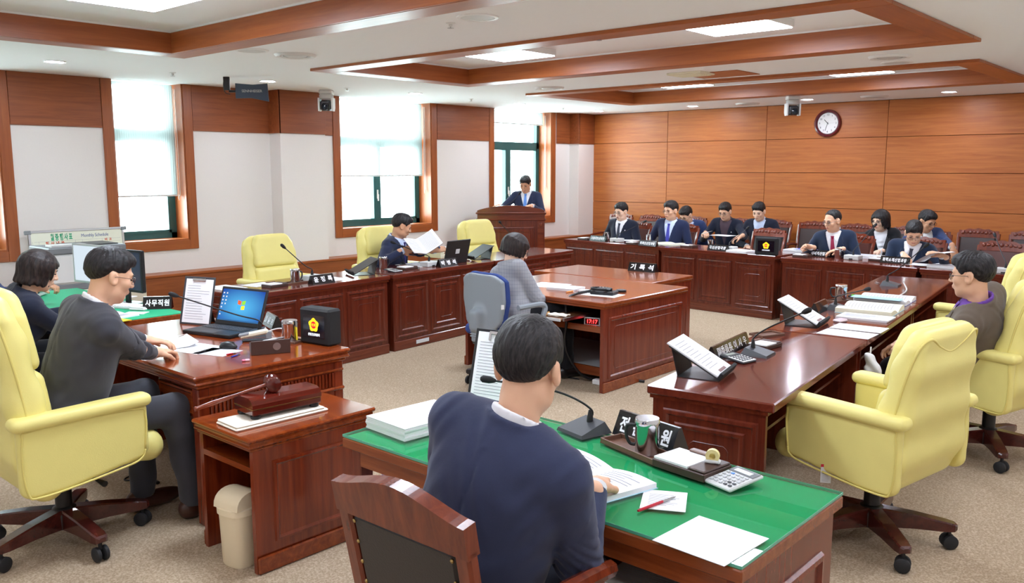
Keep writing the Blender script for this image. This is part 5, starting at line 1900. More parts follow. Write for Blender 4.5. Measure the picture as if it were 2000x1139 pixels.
# ================================================================ things on the desks
MXT = Matrix.Rotation(math.pi / 2, 4, 'X')


def lines(parent, x0, x1, y0, y1, z, n, mt=None, seed=0, M=None, name='print_lines', th=.0013):
    rnd = random.Random(seed)
    m = MB()
    for k in range(n):
        y = y1 - (y1 - y0) * (k + .5) / n
        e = x1 - (x1 - x0) * rnd.random() * .45
        m.box(x0, e, y - th, y + th, z, z + .0004, 0, M)
    return m.build(name, mt or M_ink, parent)


def sheet(label, loc, rz, w=.21, l=.297, mt=None, th=.0015, group=None, n=12, name='paper_sheet', curl=0.0, cat='paper'):
    t = thing(name, label, cat, loc, rz, group)
    k = 8
    rows = []
    for s in range(k + 1):
        y = -l / 2 + l * s / k
        z = curl * max(0, (s / k - .55)) ** 2 * 4
        rows.append([(-w / 2, y, z), (w / 2, y, z)])
    m = MB().grid(rows).grid([[(a[0], a[1], a[2] + th) for a in r] for r in rows])
    for i in (0, 1):
        m.add([rows[0][i], rows[-1][i], (rows[-1][i][0], rows[-1][i][1], rows[-1][i][2] + th), (rows[0][i][0], rows[0][i][1], th)], [(0, 1, 2, 3)])
    m.add([rows[0][0], rows[0][1], (rows[0][1][0], rows[0][1][1], th), (rows[0][0][0], rows[0][0][1], th)], [(0, 1, 2, 3)])
    m.build('leaf', mt or M_paper, t)
    if n and not curl:
        lines(t, -w / 2 + .02, w / 2 - .02, -l / 2 + .03, l / 2 - .03, th, n, seed=len(label))
    return t


def stack(label, loc, rz, w=.21, l=.297, h=.03, mt=None, group=None, name='paper_stack', cover=None, cat='papers'):
    t = thing(name, label, cat, loc, rz, group)
    rnd = random.Random(len(label))
    n = max(2, int(h / .006))
    m = MB()
    for k in range(n):
        dx, dy = rnd.uniform(-.003, .003), rnd.uniform(-.003, .003)
        m.box(-w / 2 + dx, w / 2 + dx, -l / 2 + dy, l / 2 + dy, h * k / n, h * (k + 1) / n - .0004)
    m.build('leaves', mt or M_paper, t)
    c = MB().box(-w / 2, w / 2, -l / 2, l / 2, h, h + .0012).build('cover', cover or M_paper, t)
    lines(t, -w / 2 + .025, w / 2 - .025, -l / 2 + .04, l / 2 - .04, h + .0013, 12, seed=3)
    return t


def open_book(label, loc, rz, w=.2, l=.28, h=.03, mt=None, cover=None, group=None, name='open_book', cat='book'):
    t = thing(name, label, cat, loc, rz, group)
    for s in (-1, 1):
        rows = []
        n = 8
        for k in range(n + 1):
            f = k / n
            rows.append((s * w * f, h * (math.sin(math.pi * min(1, f * 1.25 + .02) * .5) * (1 - .35 * f)) + .003))
        top = [[(x, -l / 2, z), (x, l / 2, z)] for x, z in rows]
        m = MB().grid(top)
        poly = [(x, z) for x, z in rows] + [(s * w, .002), (0, .002)]
        for yy in (-l / 2, l / 2):
            m.add([(x, yy, z) for x, z in poly], [tuple(range(len(poly)))])
        m.add([(s * w, -l / 2, .002), (s * w, l / 2, .002), (s * w, l / 2, rows[-1][1]), (s * w, -l / 2, rows[-1][1])], [(0, 1, 2, 3)])
        pg = m.build('page_block', mt or M_paper, t)
        q = MB()
        rnd = random.Random(len(label) + s)
        for k in range(14):
            y = l / 2 - .03 - k * (l - .06) / 14
            pts = [(x, z) for x, z in rows][1:-1]
            e = len(pts) if rnd.random() > .25 else len(pts) - 2
            q.grid([[(x, y - .002, z + .0008), (x, y + .002, z + .0008)] for x, z in pts[:e]])
        q.build('print_lines', M_ink, pg)
    MB().box(-w - .004, w + .004, -l / 2 - .003, l / 2 + .003, 0, .002).build('cover', cover or M_paper_blue, t)
    return t


def name_plate(label, loc, rz, body, L=.26, hgt=.07, dep=.075, size=.045, bold=.0012, width=None, group='black name plates', led=False):
    t = thing('name_plate', label, 'name plate', loc, rz, group)
    pr = [(-dep / 2, 0), (dep / 2, 0), (.006, hgt), (-.006, hgt)]
    MB().prism(pr, L, M=Matrix.Translation((-L / 2, 0, 0)) @ Matrix.Rotation(math.pi / 2, 4, 'Z') @ Matrix.Rotation(math.pi / 2, 4, 'X')).build('plate', M_plate, t)
    tilt = math.atan2(dep / 2 - .006, hgt)
    Mt = Matrix.Translation((0, -(dep / 2 + .006) / 2 - .0008, hgt / 2)) @ Matrix.Rotation(math.pi / 2 - tilt, 4, 'X')
    text(body, size, M_letter, t, Mt, bold=bold, width=width or L * .84)
    return t


def mic(label, loc, rz, tip, base='black', group='gooseneck microphones', bend=.35, lift=.0):
    """base wedge with buttons, thin gooseneck ending in a small capsule at world point tip; local -y is the speaker side"""
    t = thing('gooseneck_microphone', label, 'microphone', loc, rz, group)
    if base == 'black':
        b = MB().add([(-.075, -.07, 0), (.075, -.07, 0), (.075, .075, 0), (-.075, .075, 0), (-.07, -.066, .012), (.07, -.066, .012), (.055, .055, .042), (-.055, .055, .042)],
                     [(0, 3, 2, 1), (4, 5, 6, 7), (0, 1, 5, 4), (1, 2, 6, 5), (2, 3, 7, 6), (3, 0, 4, 7)]).build('base', M_dgrey, t)
        MB().add([(-.058, .0755, .004), (.058, .0755, .004), (.05, .058, .04), (-.05, .058, .04)], [(0, 1, 2, 3)]).build('speaker_grille', M_lgrey, t)
        MB().box(-.03, .03, -.05, -.03, .0, .0025, .001, Matrix.Translation((0, 0, .016)) @ Matrix.Rotation(R(14), 4, 'X')).build('talk_button', M_black, t)
        st = Vector((0, .03, .034))
    else:
        MB().box(-.08, .08, -.06, .06, 0, .05, .006).build('base', M_lgrey, t)
        MB().box(-.07, .07, -.0625, -.0605, .008, .042).build('speaker_grille', M_white, t)
        MB().box(-.02, .02, .045, .062, .004, .016).build('talk_button', M_black, t)
        st = Vector((0, 0, .048))
    inv = (Matrix.Translation(loc) @ Matrix.Rotation(rz, 4, 'Z')).inverted()
    e = inv @ Vector(tip)
    mid = st.lerp(e, bend) + Vector((0, 0, lift))
    up = st + Vector((0, 0, .05))
    MB().lathe([(.013, -.004), (.011, .02), (.006, .045)], 12, M=Matrix.Translation(st)).build('socket', M_black, t, 40)
    pts = bez([st, up, mid, e], 26)
    MB().tube(pts, .0042, 7).build('gooseneck', M_black, t, True)
    d = (pts[-1] - pts[-3]).normalized()
    MB().tube([e - d * .012, e, e + d * .012, e + d * .036, e + d * .046], [.006, .011, .014, .014, .006], 12).build('capsule', M_blackrough, t, True)
    return t


def mug(label, loc, rz, group='steel mugs', lid=True, handle=True, h=.1, r=.036):
    t = thing('steel_mug', label, 'mug', loc, rz, group)
    MB().lathe([(0, 0), (r * .92, 0), (r, .004), (r, h * .78), (r * 1.04, h * .8), (r * 1.04, h * .97), (r * .98, h), (0, h)] if lid else [(0, 0), (r * .8, 0), (r * .82, .003), (r, h), (r * .95, h), (r * .78, .006), (0, .006)], 28).build('cup', M_chrome, t, 40)
    if handle:
        MB().tube(bez([(r, 0, h * .75), (r + .03, 0, h * .72), (r + .034, 0, h * .45), (r + .02, 0, h * .22), (r, 0, h * .2)], 16), .006, 8).build('handle', M_black, t, True)
    return t


def tray(label, loc, rz, w=.25, d=.09, h=.014, group='brown cup trays'):
    t = thing('cup_tray', label, 'tray', loc, rz, group)
    MB().box(-w / 2, w / 2, -d / 2, d / 2, 0, .004).build('tray_floor', M_brownplastic, t)
    for (a, b_, c, e) in ((-w / 2, w / 2, -d / 2, -d / 2 + .006), (-w / 2, w / 2, d / 2 - .006, d / 2), (-w / 2, -w / 2 + .006, -d / 2 + .006, d / 2 - .006), (w / 2 - .006, w / 2, -d / 2 + .006, d / 2 - .006)):
        MB().box(a, b_, c, e, 0, h, .002).build('rim', M_brownplastic, t)
    return t


def memo_box(label, loc, rz, group='memo boxes', sc=1.0):
    t = thing('memo_box', label, 'memo box', loc, rz, group)
    MB().box(-.1 * sc, .1 * sc, -.07 * sc, .07 * sc, 0, .026 * sc, .003).build('case', M_brownleath, t)
    MB().box(-.095 * sc, .035 * sc, -.066 * sc, .06 * sc, .026 * sc, .034 * sc, .001).build('note_paper', M_paper, t)
    MB().box(.038 * sc, .098 * sc, -.066 * sc, .066 * sc, .026 * sc, .034 * sc, .003).build('pen_ledge', M_brownleath, t)
    MB().box(-.05 * sc, .05 * sc, .05 * sc, .075 * sc, .034 * sc, .042 * sc, .003).build('clip', M_brownplastic, t)
    return t


def pen(label, a, b_, mt, r=.004, name='pen', group=None):
    a, b_ = Vector(a), Vector(b_)
    t = thing(name, label, 'pen', a, 0, group)
    d = b_ - a
    MB().tube([Vector((0, 0, 0)), d * .04, d * .62, d * .64], [r * .8, r, r, r * .8], 8).build('barrel', mt, t, 40)
    MB().tube([d * .64, d * .9, d], [r * .85, r * .75, r * .2], 8).build('nib', M_steel, t, 40)
    return t


def calculator(label, loc, rz, flip=False, group='desk calculators'):
    t = thing('calculator', label, 'calculator', (loc[0], loc[1], loc[2] + .008), rz, group, rot=(R(6), 0, rz))
    MB().box(-.055, .055, -.075, .075, 0, .012, .004).build('body', M_dgrey if flip else M_lgrey, t)
    MB().box(-.05, .05, .03, .068, .012, .0135, .001).build('display_surround', M_black, t)
    MB().box(-.036, .03, .038, .058, .0135, .0142).build('display', mat('lcd', (150, 160, 148), .3), t)
    if flip:
        MB().box(-.053, .053, -.073, .024, .012, .0126).build('key_field', M_white, t)
    for r_ in range(5):
        for c in range(5):
            mt = M_blue if (r_ == 0 and c == 1) else M_lgrey
            MB().box(-.044 + c * .019, -.031 + c * .019, .012 - r_ * .0185, .022 - r_ * .0185, .0126, .0165, .002).build('key', M_dgrey if flip or (r_ > 2 and c > 2) else (mat('key_blue', (80, 140, 220), .4) if mt is M_blue else mat('key_grey', (188, 190, 192), .5)), t)
    return t


def doc_stand(label, loc, rz, group='slanted document stands', paper=True):
    """tent shaped reading stand; reader sits on the local -y side"""
    t = thing('document_stand', label, 'document stand', loc, rz, group)
    sl = Matrix.Translation((0, -.13, .012)) @ Matrix.Rotation(R(29), 4, 'X')
    MB().box(-.13, .13, 0, .27, 0, .006, .002, sl).build('board', M_black, t)
    MB().box(-.13, .13, -.012, .004, 0, .035, .002, sl).build('lip', M_blackrough, t)
    MB().add([(-.11, .095, .14), (.11, .095, .14), (.11, .06, 0), (-.11, .06, 0), (-.11, .1, .14), (.11, .1, .14), (.11, .065, 0), (-.11, .065, 0)], [(0, 1, 2, 3), (4, 7, 6, 5), (0, 4, 5, 1), (3, 2, 6, 7), (0, 3, 7, 4), (1, 5, 6, 2)]).build('rear_leg', M_black, t)
    MB().box(-.12, .12, -.13, .065, 0, .004).build('foot_board', M_black, t)
    if paper:
        p = MB().box(-.125, .12, .006, .285, .006, .014, .001, sl).build('papers', M_paper, t)
        lines(p, -.1, .09, .05, .26, .0142, 10, M=sl, seed=5)
        MB().box(-.05, .05, .0144, .03, .0141, .0146, 0, sl).build('picture_strip', mat('photo_strip', (150, 120, 118), .7), p)
    return t


def emblem(parent, M, r, sub):
    """yellow five lobed emblem with a red disc, and the committee name below"""
    pts = []
    for k in range(60):
        a = math.pi / 2 + 2 * math.pi * k / 60
        pts.append((r * (.9 + .09 * math.cos(5 * (a - math.pi / 2)) + .02 * math.cos(20 * a)) * math.cos(a), r * (.9 + .09 * math.cos(5 * (a - math.pi / 2)) + .02 * math.cos(20 * a)) * math.sin(a)))
    e = MB().prism(pts, .0006, M=M).build('emblem', emis('emblem_yellow', (255, 205, 40), .9), parent)
    MB().prism([(r * .5 * math.cos(2 * math.pi * k / 28), r * .5 * math.sin(2 * math.pi * k / 28)) for k in range(28)], .0006, M=M @ Matrix.Translation((0, 0, .0007))).build('red_disc', emis('emblem_red', (225, 30, 50), .8), e)
    text('의회', r * .48, MATS['emblem_yellow'], e, M @ Matrix.Translation((0, 0, .0022)), bold=.0004)
    text('산업건설위원회', sub, emis('screen_white', (240, 244, 255), .9), parent, M @ Matrix.Translation((0, -r - sub * .75, .0006)), bold=.0006, width=r * 2.2)


def emblem_screen(label, loc, rz, w=.22, h=.19, d=.07):
    t = thing('emblem_screen', label, 'screen', loc, rz, 'emblem screens')
    MB().box(-w / 2, w / 2, 0, d, 0, h, .012).build('casing', M_blackrough, t)
    MB().box(-w * .36, w * .36, -.0008, .0, h * .2, h * .82).build('display', mat('dark_screen', (10, 12, 26), .12), t)
    emblem(t, Matrix.Translation((0, -.001, h * .55)) @ MXT, h * .2, h * .085)
    return t


def laptop(label, loc, rz, w=.36, d=.25, ang=108, screen=True):
    t = thing('laptop', label, 'laptop', loc, rz, 'laptops')
    MB().box(-w / 2, w / 2, -d / 2, d / 2, 0, .022, .004).build('base', M_black, t)
    kb = MB().box(-w * .44, w * .44, -.005, d / 2 - .03, .022, .0224).build('keyboard', M_blackrough, t)
    for r_ in range(5):
        for c in range(14):
            MB().box(-w * .43 + c * w * .0614, -w * .43 + c * w * .0614 + w * .052, .0 + r_ * .0178, .0145 + r_ * .0178, .0224, .0248, .001).build('key', M_dgrey, kb)
    MB().box(-.05, .05, -d / 2 + .012, -.02, .022, .0226).build('touchpad', M_dgrey, t)
    L = Matrix.Translation((0, d / 2 - .006, .02)) @ Matrix.Rotation(R(ang - 90), 4, 'X').inverted()
    lid = MB().box(-w / 2, w / 2, -.004, .008, 0, .235, .004, L).build('lid', M_black, t)
    if screen:
        m = bpy.data.materials.new('laptop_wallpaper')
        m.use_nodes = True
        nt = m.node_tree
        nt.nodes.remove(nt.nodes['Principled BSDF'])
        e = nt.nodes.new('ShaderNodeEmission')
        tc = nt.nodes.new('ShaderNodeTexCoord')
        gr = nt.nodes.new('ShaderNodeTexGradient')
        gr.gradient_type = 'SPHERICAL'
        mp = nt.nodes.new('ShaderNodeMapping')
        mp.inputs['Location'].default_value = (-.65, -.6, 0)
        mp.inputs['Scale'].default_value = (1.3, 1.3, .01)
        nt.links.new(tc.outputs['Generated'], mp.inputs[0])
        nt.links.new(mp.outputs[0], gr.inputs[0])
        rp = nt.nodes.new('ShaderNodeValToRGB')
        rp.color_ramp.elements[0].color = (*lin((30, 46, 150)), 1)
        rp.color_ramp.elements[1].color = (*lin((92, 190, 240)), 1)
        nt.links.new(gr.outputs['Fac'], rp.inputs[0])
        nt.links.new(rp.outputs[0], e.inputs[0])
        e.inputs[1].default_value = .55
        nt.links.new(e.outputs[0], nt.nodes['Material Output'].inputs[0])
        s = MB().add([(-w / 2 + .016, -.0045, .026), (w / 2 - .016, -.0045, .026), (w / 2 - .016, -.0045, .22), (-w / 2 + .016, -.0045, .22)], [(0, 1, 2, 3)]).build('screen', m, lid)
        s.data.transform(L)
        Mc = L @ Matrix.Translation((0, -.0052, .125)) @ MXT
        for (sx, sy, rgb) in ((-1, 1, (240, 90, 50)), (1, 1, (130, 190, 60)), (-1, -1, (60, 150, 230)), (1, -1, (250, 200, 50))):
            q = [(sx * .003, sy * .003), (sx * .03, sy * .003 + .004), (sx * .032, sy * .028 + .004), (sx * .003, sy * .026)]
            MB().add([(a, b_, .0003) for a, b_ in q], [(0, 1, 2, 3)], Mc).build('logo_pane', emis('logo_%d_%d' % (sx, sy), rgb, .8), s)
        for k in range(7):
            for j in range(2 if k < 4 else 1):
                MB().box(-w / 2 + .024 + j * .026, -w / 2 + .034 + j * .026, -.0051, -.0047, .19 - k * .022, .199 - k * .022, 0, L).build('desktop_icon', emis('icon', (226, 230, 236), .55), s)
        MB().box(-w / 2 + .016, w / 2 - .016, -.0051, -.0047, .026, .034, 0, L).build('taskbar', emis('taskbar', (60, 110, 160), .5), s)
    else:
        MB().box(-.03, .03, .008, .0086, .09, .14, 0, L).build('sticker', M_lgrey, lid)
    return t


# ---------------------------------------------------------------- chairman's desk
Z = CZ
laptop('black laptop open on the chairman desk showing a blue desktop', (-4.57, 2.56, Z), R(13), w=.38, ang=110)
q = px(372, 652, z=Z)
t = thing('clipboard', 'clipboard with a printed sheet propped up beside the chairman laptop', 'clipboard', (-4.93, 2.58, Z), R(20))
L = Matrix.Translation((0, .0, 0)) @ Matrix.Rotation(R(-14), 4, 'X')
MB().box(-.12, .12, 0, .005, 0, .3, .002, L).build('board', M_dgrey, t)
p = MB().box(-.102, .108, -.0015, 0, .012, .285, 0, L).build('sheet', M_paper, t)
lines(p, -.085, .09, .03, .25, .0017, 14, M=L @ MXT, seed=2)
MB().box(-.05, .05, -.008, 0, .272, .29, .002, L).build('clip', M_chrome, t)
MB().add([(-.05, .062, .2), (.05, .062, .2), (.05, .13, 0), (-.05, .13, 0)], [(0, 1, 2, 3)]).build('rear_leg', M_black, t)
sheet('white printed sheet under the chairman hands', px(378, 680, z=Z).to_tuple(), R(12), .3, .21, n=8)
sheet('loose printed sheet lifted by the chairman', px(340, 672, z=Z + .004).to_tuple(), R(-14), .26, .2, curl=.03)
tip = px(345, 578, y=2.33)
mic('black gooseneck microphone beside the chairman laptop, reaching left', px(497, 655, z=Z).to_tuple(), R(-38), tip.to_tuple(), lift=.03, bend=.3)
name_plate('black name plate behind the laptop on the chairman desk', px(533, 637, z=Z).to_tuple(), R(-18), '장 윤 호', .21, .075, size=.046, bold=.0003)
mp_ = px(567, 668, z=Z)
tray('small brown tray under the chairman steel cup', mp_.to_tuple(), R(20), .13, .1)
mug('polished steel cup with lid on the chairman desk', (mp_.x, mp_.y, Z + .004), R(60), handle=False, h=.12, r=.042)
pen('yellow pen standing beside the chairman steel cup', (mp_.x + .048, mp_.y + .012, Z + .015), (mp_.x + .04, mp_.y + .014, Z + .13), M_yel, .005)
emblem_screen('black boxed screen with yellow emblem on the chairman desk', px(585, 662, z=Z).lerp(px(645, 686, z=Z), .5).to_tuple(), R(8), .23, .2, .1)
pb = px(528, 690, z=Z)
t = thing('pen_box', 'brown leather pen box with a silver disc on the chairman desk', 'box', pb.to_tuple(), R(66))
MB().box(-.1, .1, -.03, -.024, 0, .075, .002).box(-.1, .1, .03, .036, 0, .05, .002).box(-.1, -.094, -.024, .03, 0, .06).box(.094, .1, -.024, .03, 0, .06).build('case', M_brownleath, t)
MB().box(-.094, .094, -.024, .03, 0, .012).build('bottom', M_brownleath, t)
MB().lathe([(0, 0), (.02, 0), (.02, .002), (0, .002)], 24, M=Matrix.Translation((.03, -.0302, .04)) @ MXT).build('silver_disc', M_steel, t)
pen('yellow marker leaning out of the brown pen box', (pb.x - .05, pb.y - .06, Z + .05), (pb.x + .0, pb.y + .02, Z + .06), M_yel, .006)
pen('clear ruler-like pen lying in the brown pen box', (pb.x - .02, pb.y - .03, Z + .064), (pb.x + .03, pb.y + .07, Z + .08), M_lgrey, .006)
sp = px(500, 662, z=Z)
t = thing('stapler', 'white and grey stapler standing by the black microphone base', 'stapler', (sp.x + .06, sp.y - .03, Z), R(55))
MB().box(-.08, .08, -.018, .018, 0, .014, .005).build('foot', M_dgrey, t)
MB().box(-.085, .07, -.016, .016, .03, .058, .008, Matrix.Rotation(R(-10), 4, 'Y')).build('arm', mat('ivory_plastic', (226, 220, 196), .4), t)
MB().box(-.09, -.03, -.017, .017, .04, .06, .006, Matrix.Rotation(R(-10), 4, 'Y')).build('magazine', M_mgrey, t)
MB().box(.05, .08, -.012, .012, .01, .05).build('hinge', M_mgrey, t)
sheet('grey mouse mat sheet under the black mouse', px(425, 688, z=Z).to_tuple(), R(20), .2, .16, mat('grey_mat', (206, 210, 218), .6), n=0)
mq = px(446, 680, z=Z + .002)
g = G((-.04, -.06, 0), (.04, .06, .045), .004)
t = thing('computer_mouse', 'black computer mouse on the chairman desk', 'mouse', (mq.x, mq.y, Z + .002), R(-60))
mobj('shell', g.mesh('shell', np.maximum(ellip(xyz(g), (0, 0, .004), (.03, .052, .034)), -g.Z + .001)), M_black, t)
MB().box(-.003, .003, .015, .035, .03, .0365, .001).build('wheel', M_dgrey, t)
pen('red pen on the chairman desk beside the mouse mat', px(442, 693, z=Z + .004), px(462, 689, z=Z + .004), M_red, .004)
pen('blue pen on the chairman desk beside the mouse mat', px(452, 697, z=Z + .004), px(470, 692, z=Z + .004), M_blue, .004)
t = thing('eraser', 'pink eraser at the edge of the chairman desk', 'eraser', px(480, 706, z=Z).to_tuple(), R(60))
MB().box(-.02, .02, -.007, .007, 0, .011, .005).build('rubber', M_pink, t)
MB().box(-.004, .02, -.0073, .0073, -.0 + .0005, .0113, .003).build('sleeve', mat('pale_pink', (244, 190, 200), .5), t)
t = thing('white_cable', 'white cable curling on the chairman desk', 'cable', px(520, 650, z=Z).to_tuple())
MB().tube(bez([(0, 0, .006), (.08, .04, .03), (.16, .06, .02), (.17, .04, .006)], 18), .004, 6).build('lead', M_white, t, True)
MB().box(.16, .18, .03, .045, .0, .012, .002).build('plug', M_white, t)

# gavel, block and cloth on the side cabinet
Z2 = .6
t = thing('folded_cloth', 'folded cream cloth under the gavel block', 'cloth', (-3.265, 2.06, Z2), R(88))
MB().box(-.23, .23, -.09, .09, 0, .012, .005).build('lower_fold', M_cloth, t)
MB().box(-.225, .215, -.085, .088, .0125, .022, .005).build('upper_fold', M_cloth, t)
t = thing('gavel_block', 'dark red lacquered gavel block on four feet', 'gavel block', (-3.285, 2.1, Z2 + .022), R(86))
M_lac = wood('lacquer_red', (104, 34, 22), (72, 18, 12), .14, axis=0, coat=.5)
MB().box(-.17, .17, -.085, .085, .018, .046, .004).build('lower_case', M_lac, t)
prof = [(-.085, .048), (.085, .048), (.085, .066), (.07, .085), (.045, .092), (-.045, .092), (-.07, .085), (-.085, .066)]
MB().prism(prof, .34, M=Matrix.Translation((-.17, 0, 0)) @ Matrix.Rotation(math.pi / 2, 4, 'Z') @ Matrix.Rotation(math.pi / 2, 4, 'X')).build('domed_top', M_lac, t)
MB().box(-.171, .171, -.086, .086, .0455, .0485).build('gold_line', M_brass, t)
for sx in (-1, 1):
    for sy in (-1, 1):
        MB().lathe([(.018, 0), (.022, .004), (.022, .014), (.017, .018)], 14, M=Matrix.Translation((sx * .145, sy * .06, 0))).build('foot', M_black, t, 40)
gz = Z2 + .022 + .092
ga, gb = px(365, 805, z=.66), px(527, 757, z=gz + .035)
gb = Vector((-3.29, 2.075, gz + .036))
gd = (gb - ga).normalized()
t = thing('gavel', 'reddish wooden gavel lying on the gavel block', 'gavel', gb.to_tuple())
mlt = Vector((-gd.y, gd.x, 0)).normalized()
MB().tube([Vector((0, 0, 0)), -gd * .02, -gd * .03, -gd * .16, -gd * .25, -gd * .26, -gd * .33, -gd * .335, -gd * .345], [.008, .008, .009, .0075, .011, .012, .009, .012, .011], 12).build('handle', wood('gavel_wood', (140, 64, 34), (104, 40, 22), .18, axis=1, coat=.4), t, True)
hd = mlt.lerp(Vector((0, 0, 0)), 0)
prf = [(-.055, .02), (-.05, .032), (-.03, .035), (-.027, .03), (-.02, .034), (-.014, .028), (-.008, .024), (.008, .024), (.014, .028), (.02, .034), (.027, .03), (.03, .035), (.05, .032), (.055, .02)]
MB().tube([mlt * a for a, _ in prf], [r_ for _, r_ in prf], 20).build('head', MATS['lacquer_red'], t, 50)
# waste bin
bq = px(460, 1118, z=0)
t = thing('waste_bin', 'cream plastic swing lid waste bin in front of the side cabinet', 'waste bin', (-3.235, 1.865, 0), R(10))
M_bin = mat('cream_plastic', (238, 222, 190), .45)


def ovl(rx, ry, n=28, flat=.6):
    return [(rx * math.copysign(abs(math.cos(a)) ** flat, math.cos(a)), ry * math.copysign(abs(math.sin(a)) ** flat, math.sin(a))) for a in [2 * math.pi * k / n for k in range(n)]]


def loft(levels, parent, name, mt):
    n = 28
    m = MB()
    vs = [(x, y, z) for (rx, ry, z) in levels for x, y in ovl(rx, ry)]
    fs = [(i * n + k, i * n + (k + 1) % n, (i + 1) * n + (k + 1) % n, (i + 1) * n + k) for i in range(len(levels) - 1) for k in range(n)] + [tuple(range(n)), tuple(range((len(levels) - 1) * n, len(levels) * n))]
    return m.add(vs, fs).build(name, mt, parent, 40)


loft([(.068, .075, 0), (.072, .08, .01), (.078, .088, .24), (.079, .089, .243)], t, 'bucket', M_bin)
loft([(.084, .094, .236), (.085, .095, .262), (.08, .09, .266)], t, 'rim', M_bin)
hd_ = MB()
rows = []
for k in range(13):
    a = math.pi * k / 12
    rows.append([(x, .088 * math.cos(a) * (-1), .264 + .075 * math.sin(a) ** .8 * (.7 + .3 * math.cos(a * .5))) for x in (-.074, .074)])
hd_.grid(rows)
for i in (0, 1):
    hd_.add([r_[i] for r_ in rows], [tuple(range(13))])
hd_.build('swing_lid', M_bin, t, 40)

# ---------------------------------------------------------------- foreground green desk
Z = GZ
tip = px(945, 745, z=1.03)
mic('black gooseneck microphone on the green desk beside the foreground man', px(1140, 843, z=Z).to_tuple(), R(-14), px(962, 743, y=2.25).to_tuple(), bend=.35, lift=.06)
name_plate('black name plate standing behind the steel mug on the green desk', px(1268, 862, z=Z).to_tuple(), R(-11), '전 문 위 원', .29, .085, .09, size=.062, bold=.0025)
tq = px(1243, 881, z=Z)
tray('brown tray under the steel mug on the green desk', tq.to_tuple(), R(-16), .28, .1, .02)
mug('polished steel mug with black handle on the green desk', (tq.x + .045, tq.y - .005, Z + .004), R(195), h=.125, r=.041)
mb_ = px(1350, 917, z=Z)
memo_box('brown memo box with white note paper on the green desk', mb_.to_tuple(), R(-8), sc=1.05)
t = thing('tape_dispenser', 'small clear tape roll holder on the memo box', 'tape', (mb_.x + .07, mb_.y + .01, Z + .036), R(20))
MB().box(-.025, .025, -.014, .014, 0, .012, .004).build('holder', M_lgrey, t)
MB().lathe([(.01, -.009), (.022, -.009), (.022, .009), (.01, .009), (.01, -.009)], 18, M=Matrix.Translation((0, 0, .024)) @ MXT).build('roll', mat('tape_yellow', (232, 216, 150), .4), t, 40)
calculator('light grey desk calculator on the green desk', px(1433, 944, z=Z).to_tuple(), R(-16))
sheet('handwritten memo sheet under the red pen', px(1297, 978, z=Z).to_tuple(), R(28), .13, .15, n=9)
pen('red pen with silver tip on the memo sheet', px(1246, 998, z=Z + .006), px(1320, 970, z=Z + .006), M_red, .0045)
sheet('blank white sheet at the front corner of the green desk', (-1.035, 1.95, Z), R(-3), .215, .225, n=0)
open_book('open bound report in front of the foreground man', px(1130, 935, z=Z).to_tuple(), R(-14), .2, .29, .022, M_paper)
stack('tall stack of white documents at the left end of the green desk', (px(803, 832, z=Z) + Vector((.02, .03, 0))).to_tuple(), R(-4), .24, .33, .045)
t = thing('clipboard', 'black clipboard with a printed sheet standing on the green desk', 'clipboard', (px(940, 790, z=Z) + Vector((.02, .03, 0))).to_tuple(), R(12))
L = Matrix.Rotation(R(-16), 4, 'X')
MB().box(-.115, .115, 0, .005, 0, .31, .002, L).build('board', M_black, t)
p = MB().box(-.1, .105, -.0015, 0, .012, .297, 0, L).build('sheet', M_paper, t)
lines(p, -.085, .09, .03, .26, .0017, 18, M=L @ MXT, seed=8)
MB().box(-.045, .045, -.008, 0, .288, .302, .002, L).box(-.045, -.035, -.009, 0, .262, .3, .002, L).build('clip', M_chrome, t)
MB().add([(-.06, .07, .2), (.06, .07, .2), (.06, .15, 0), (-.06, .15, 0)], [(0, 1, 2, 3)]).build('rear_leg', M_black, t)
t = thing('tissue_box', 'clear lilac tissue box on the shelf of the green desk', 'tissue box', (-2.3, 2.03, GZ - .225), R(5))
MB().box(-.11, .11, -.06, .06, 0, .085, .004).build('carton', mat('lilac_box', (214, 206, 236), .4), t)
g = G((-.1, -.12, .02), (.1, .0, .13), .007)
mobj('tissue', g.mesh('tissue', smin(ellip(xyz(g), (0, -.06, .07), (.06, .03, .03)), ellip(xyz(g), (.03, -.075, .045), (.05, .022, .03)), .02) + .006 * np.sin(g.X * 90 + g.Z * 60)), M_white, t)
t = stack('grey report with printed cover on the green desk shelf', (-1.22, 2.02, GZ - .225), R(4), .3, .22, .022, cover=mat('kraft_cover', (176, 168, 154), .7), name='bound_report', cat='report')
t = stack('white papers pushed deep on the green desk shelf', (-1.62, 2.05, GZ - .225), R(-6), .28, .2, .012)

# ---------------------------------------------------------------- right hand row
Z = T
doc_stand('black slanted stand with colour handout at the near end of the right row', (-2.0, 3.58, Z), R(103))
doc_stand('black slanted stand with white sheet by the pink box', (-2.19, 5.2, Z), R(99))
name_plate('long black name plate with Chinese characters on the right row', (-2.12, 4.12, Z), R(97), '副委員長 이 시 우', .5, .07, .065, size=.05, bold=.0004)
name_plate('black name plate between the white sheet stand and the second microphone', px(1600, 608, z=Z).to_tuple(), R(-83), '부 위 원 장', .26, .07, .07)
mic('black gooseneck microphone in front of the long name plate', (-1.97, 4.16, Z), R(97), px(1570, 610, x=-1.72).to_tuple(), lift=.05, bend=.3)
mic('black gooseneck microphone next to the books on the right row', px(1640, 605, z=Z).to_tuple(), R(97), px(1690, 566, x=-2.0).to_tuple(), lift=.04, bend=.3)
mic('black gooseneck microphone at the far end of the right row', px(1740, 558, z=Z).to_tuple(), R(97), px(1806, 482, x=-2.1).to_tuple(), lift=.02, bend=.3)
calculator('dark folding calculator with white keys on the right row', (-1.985, 3.96, Z), R(80), True)
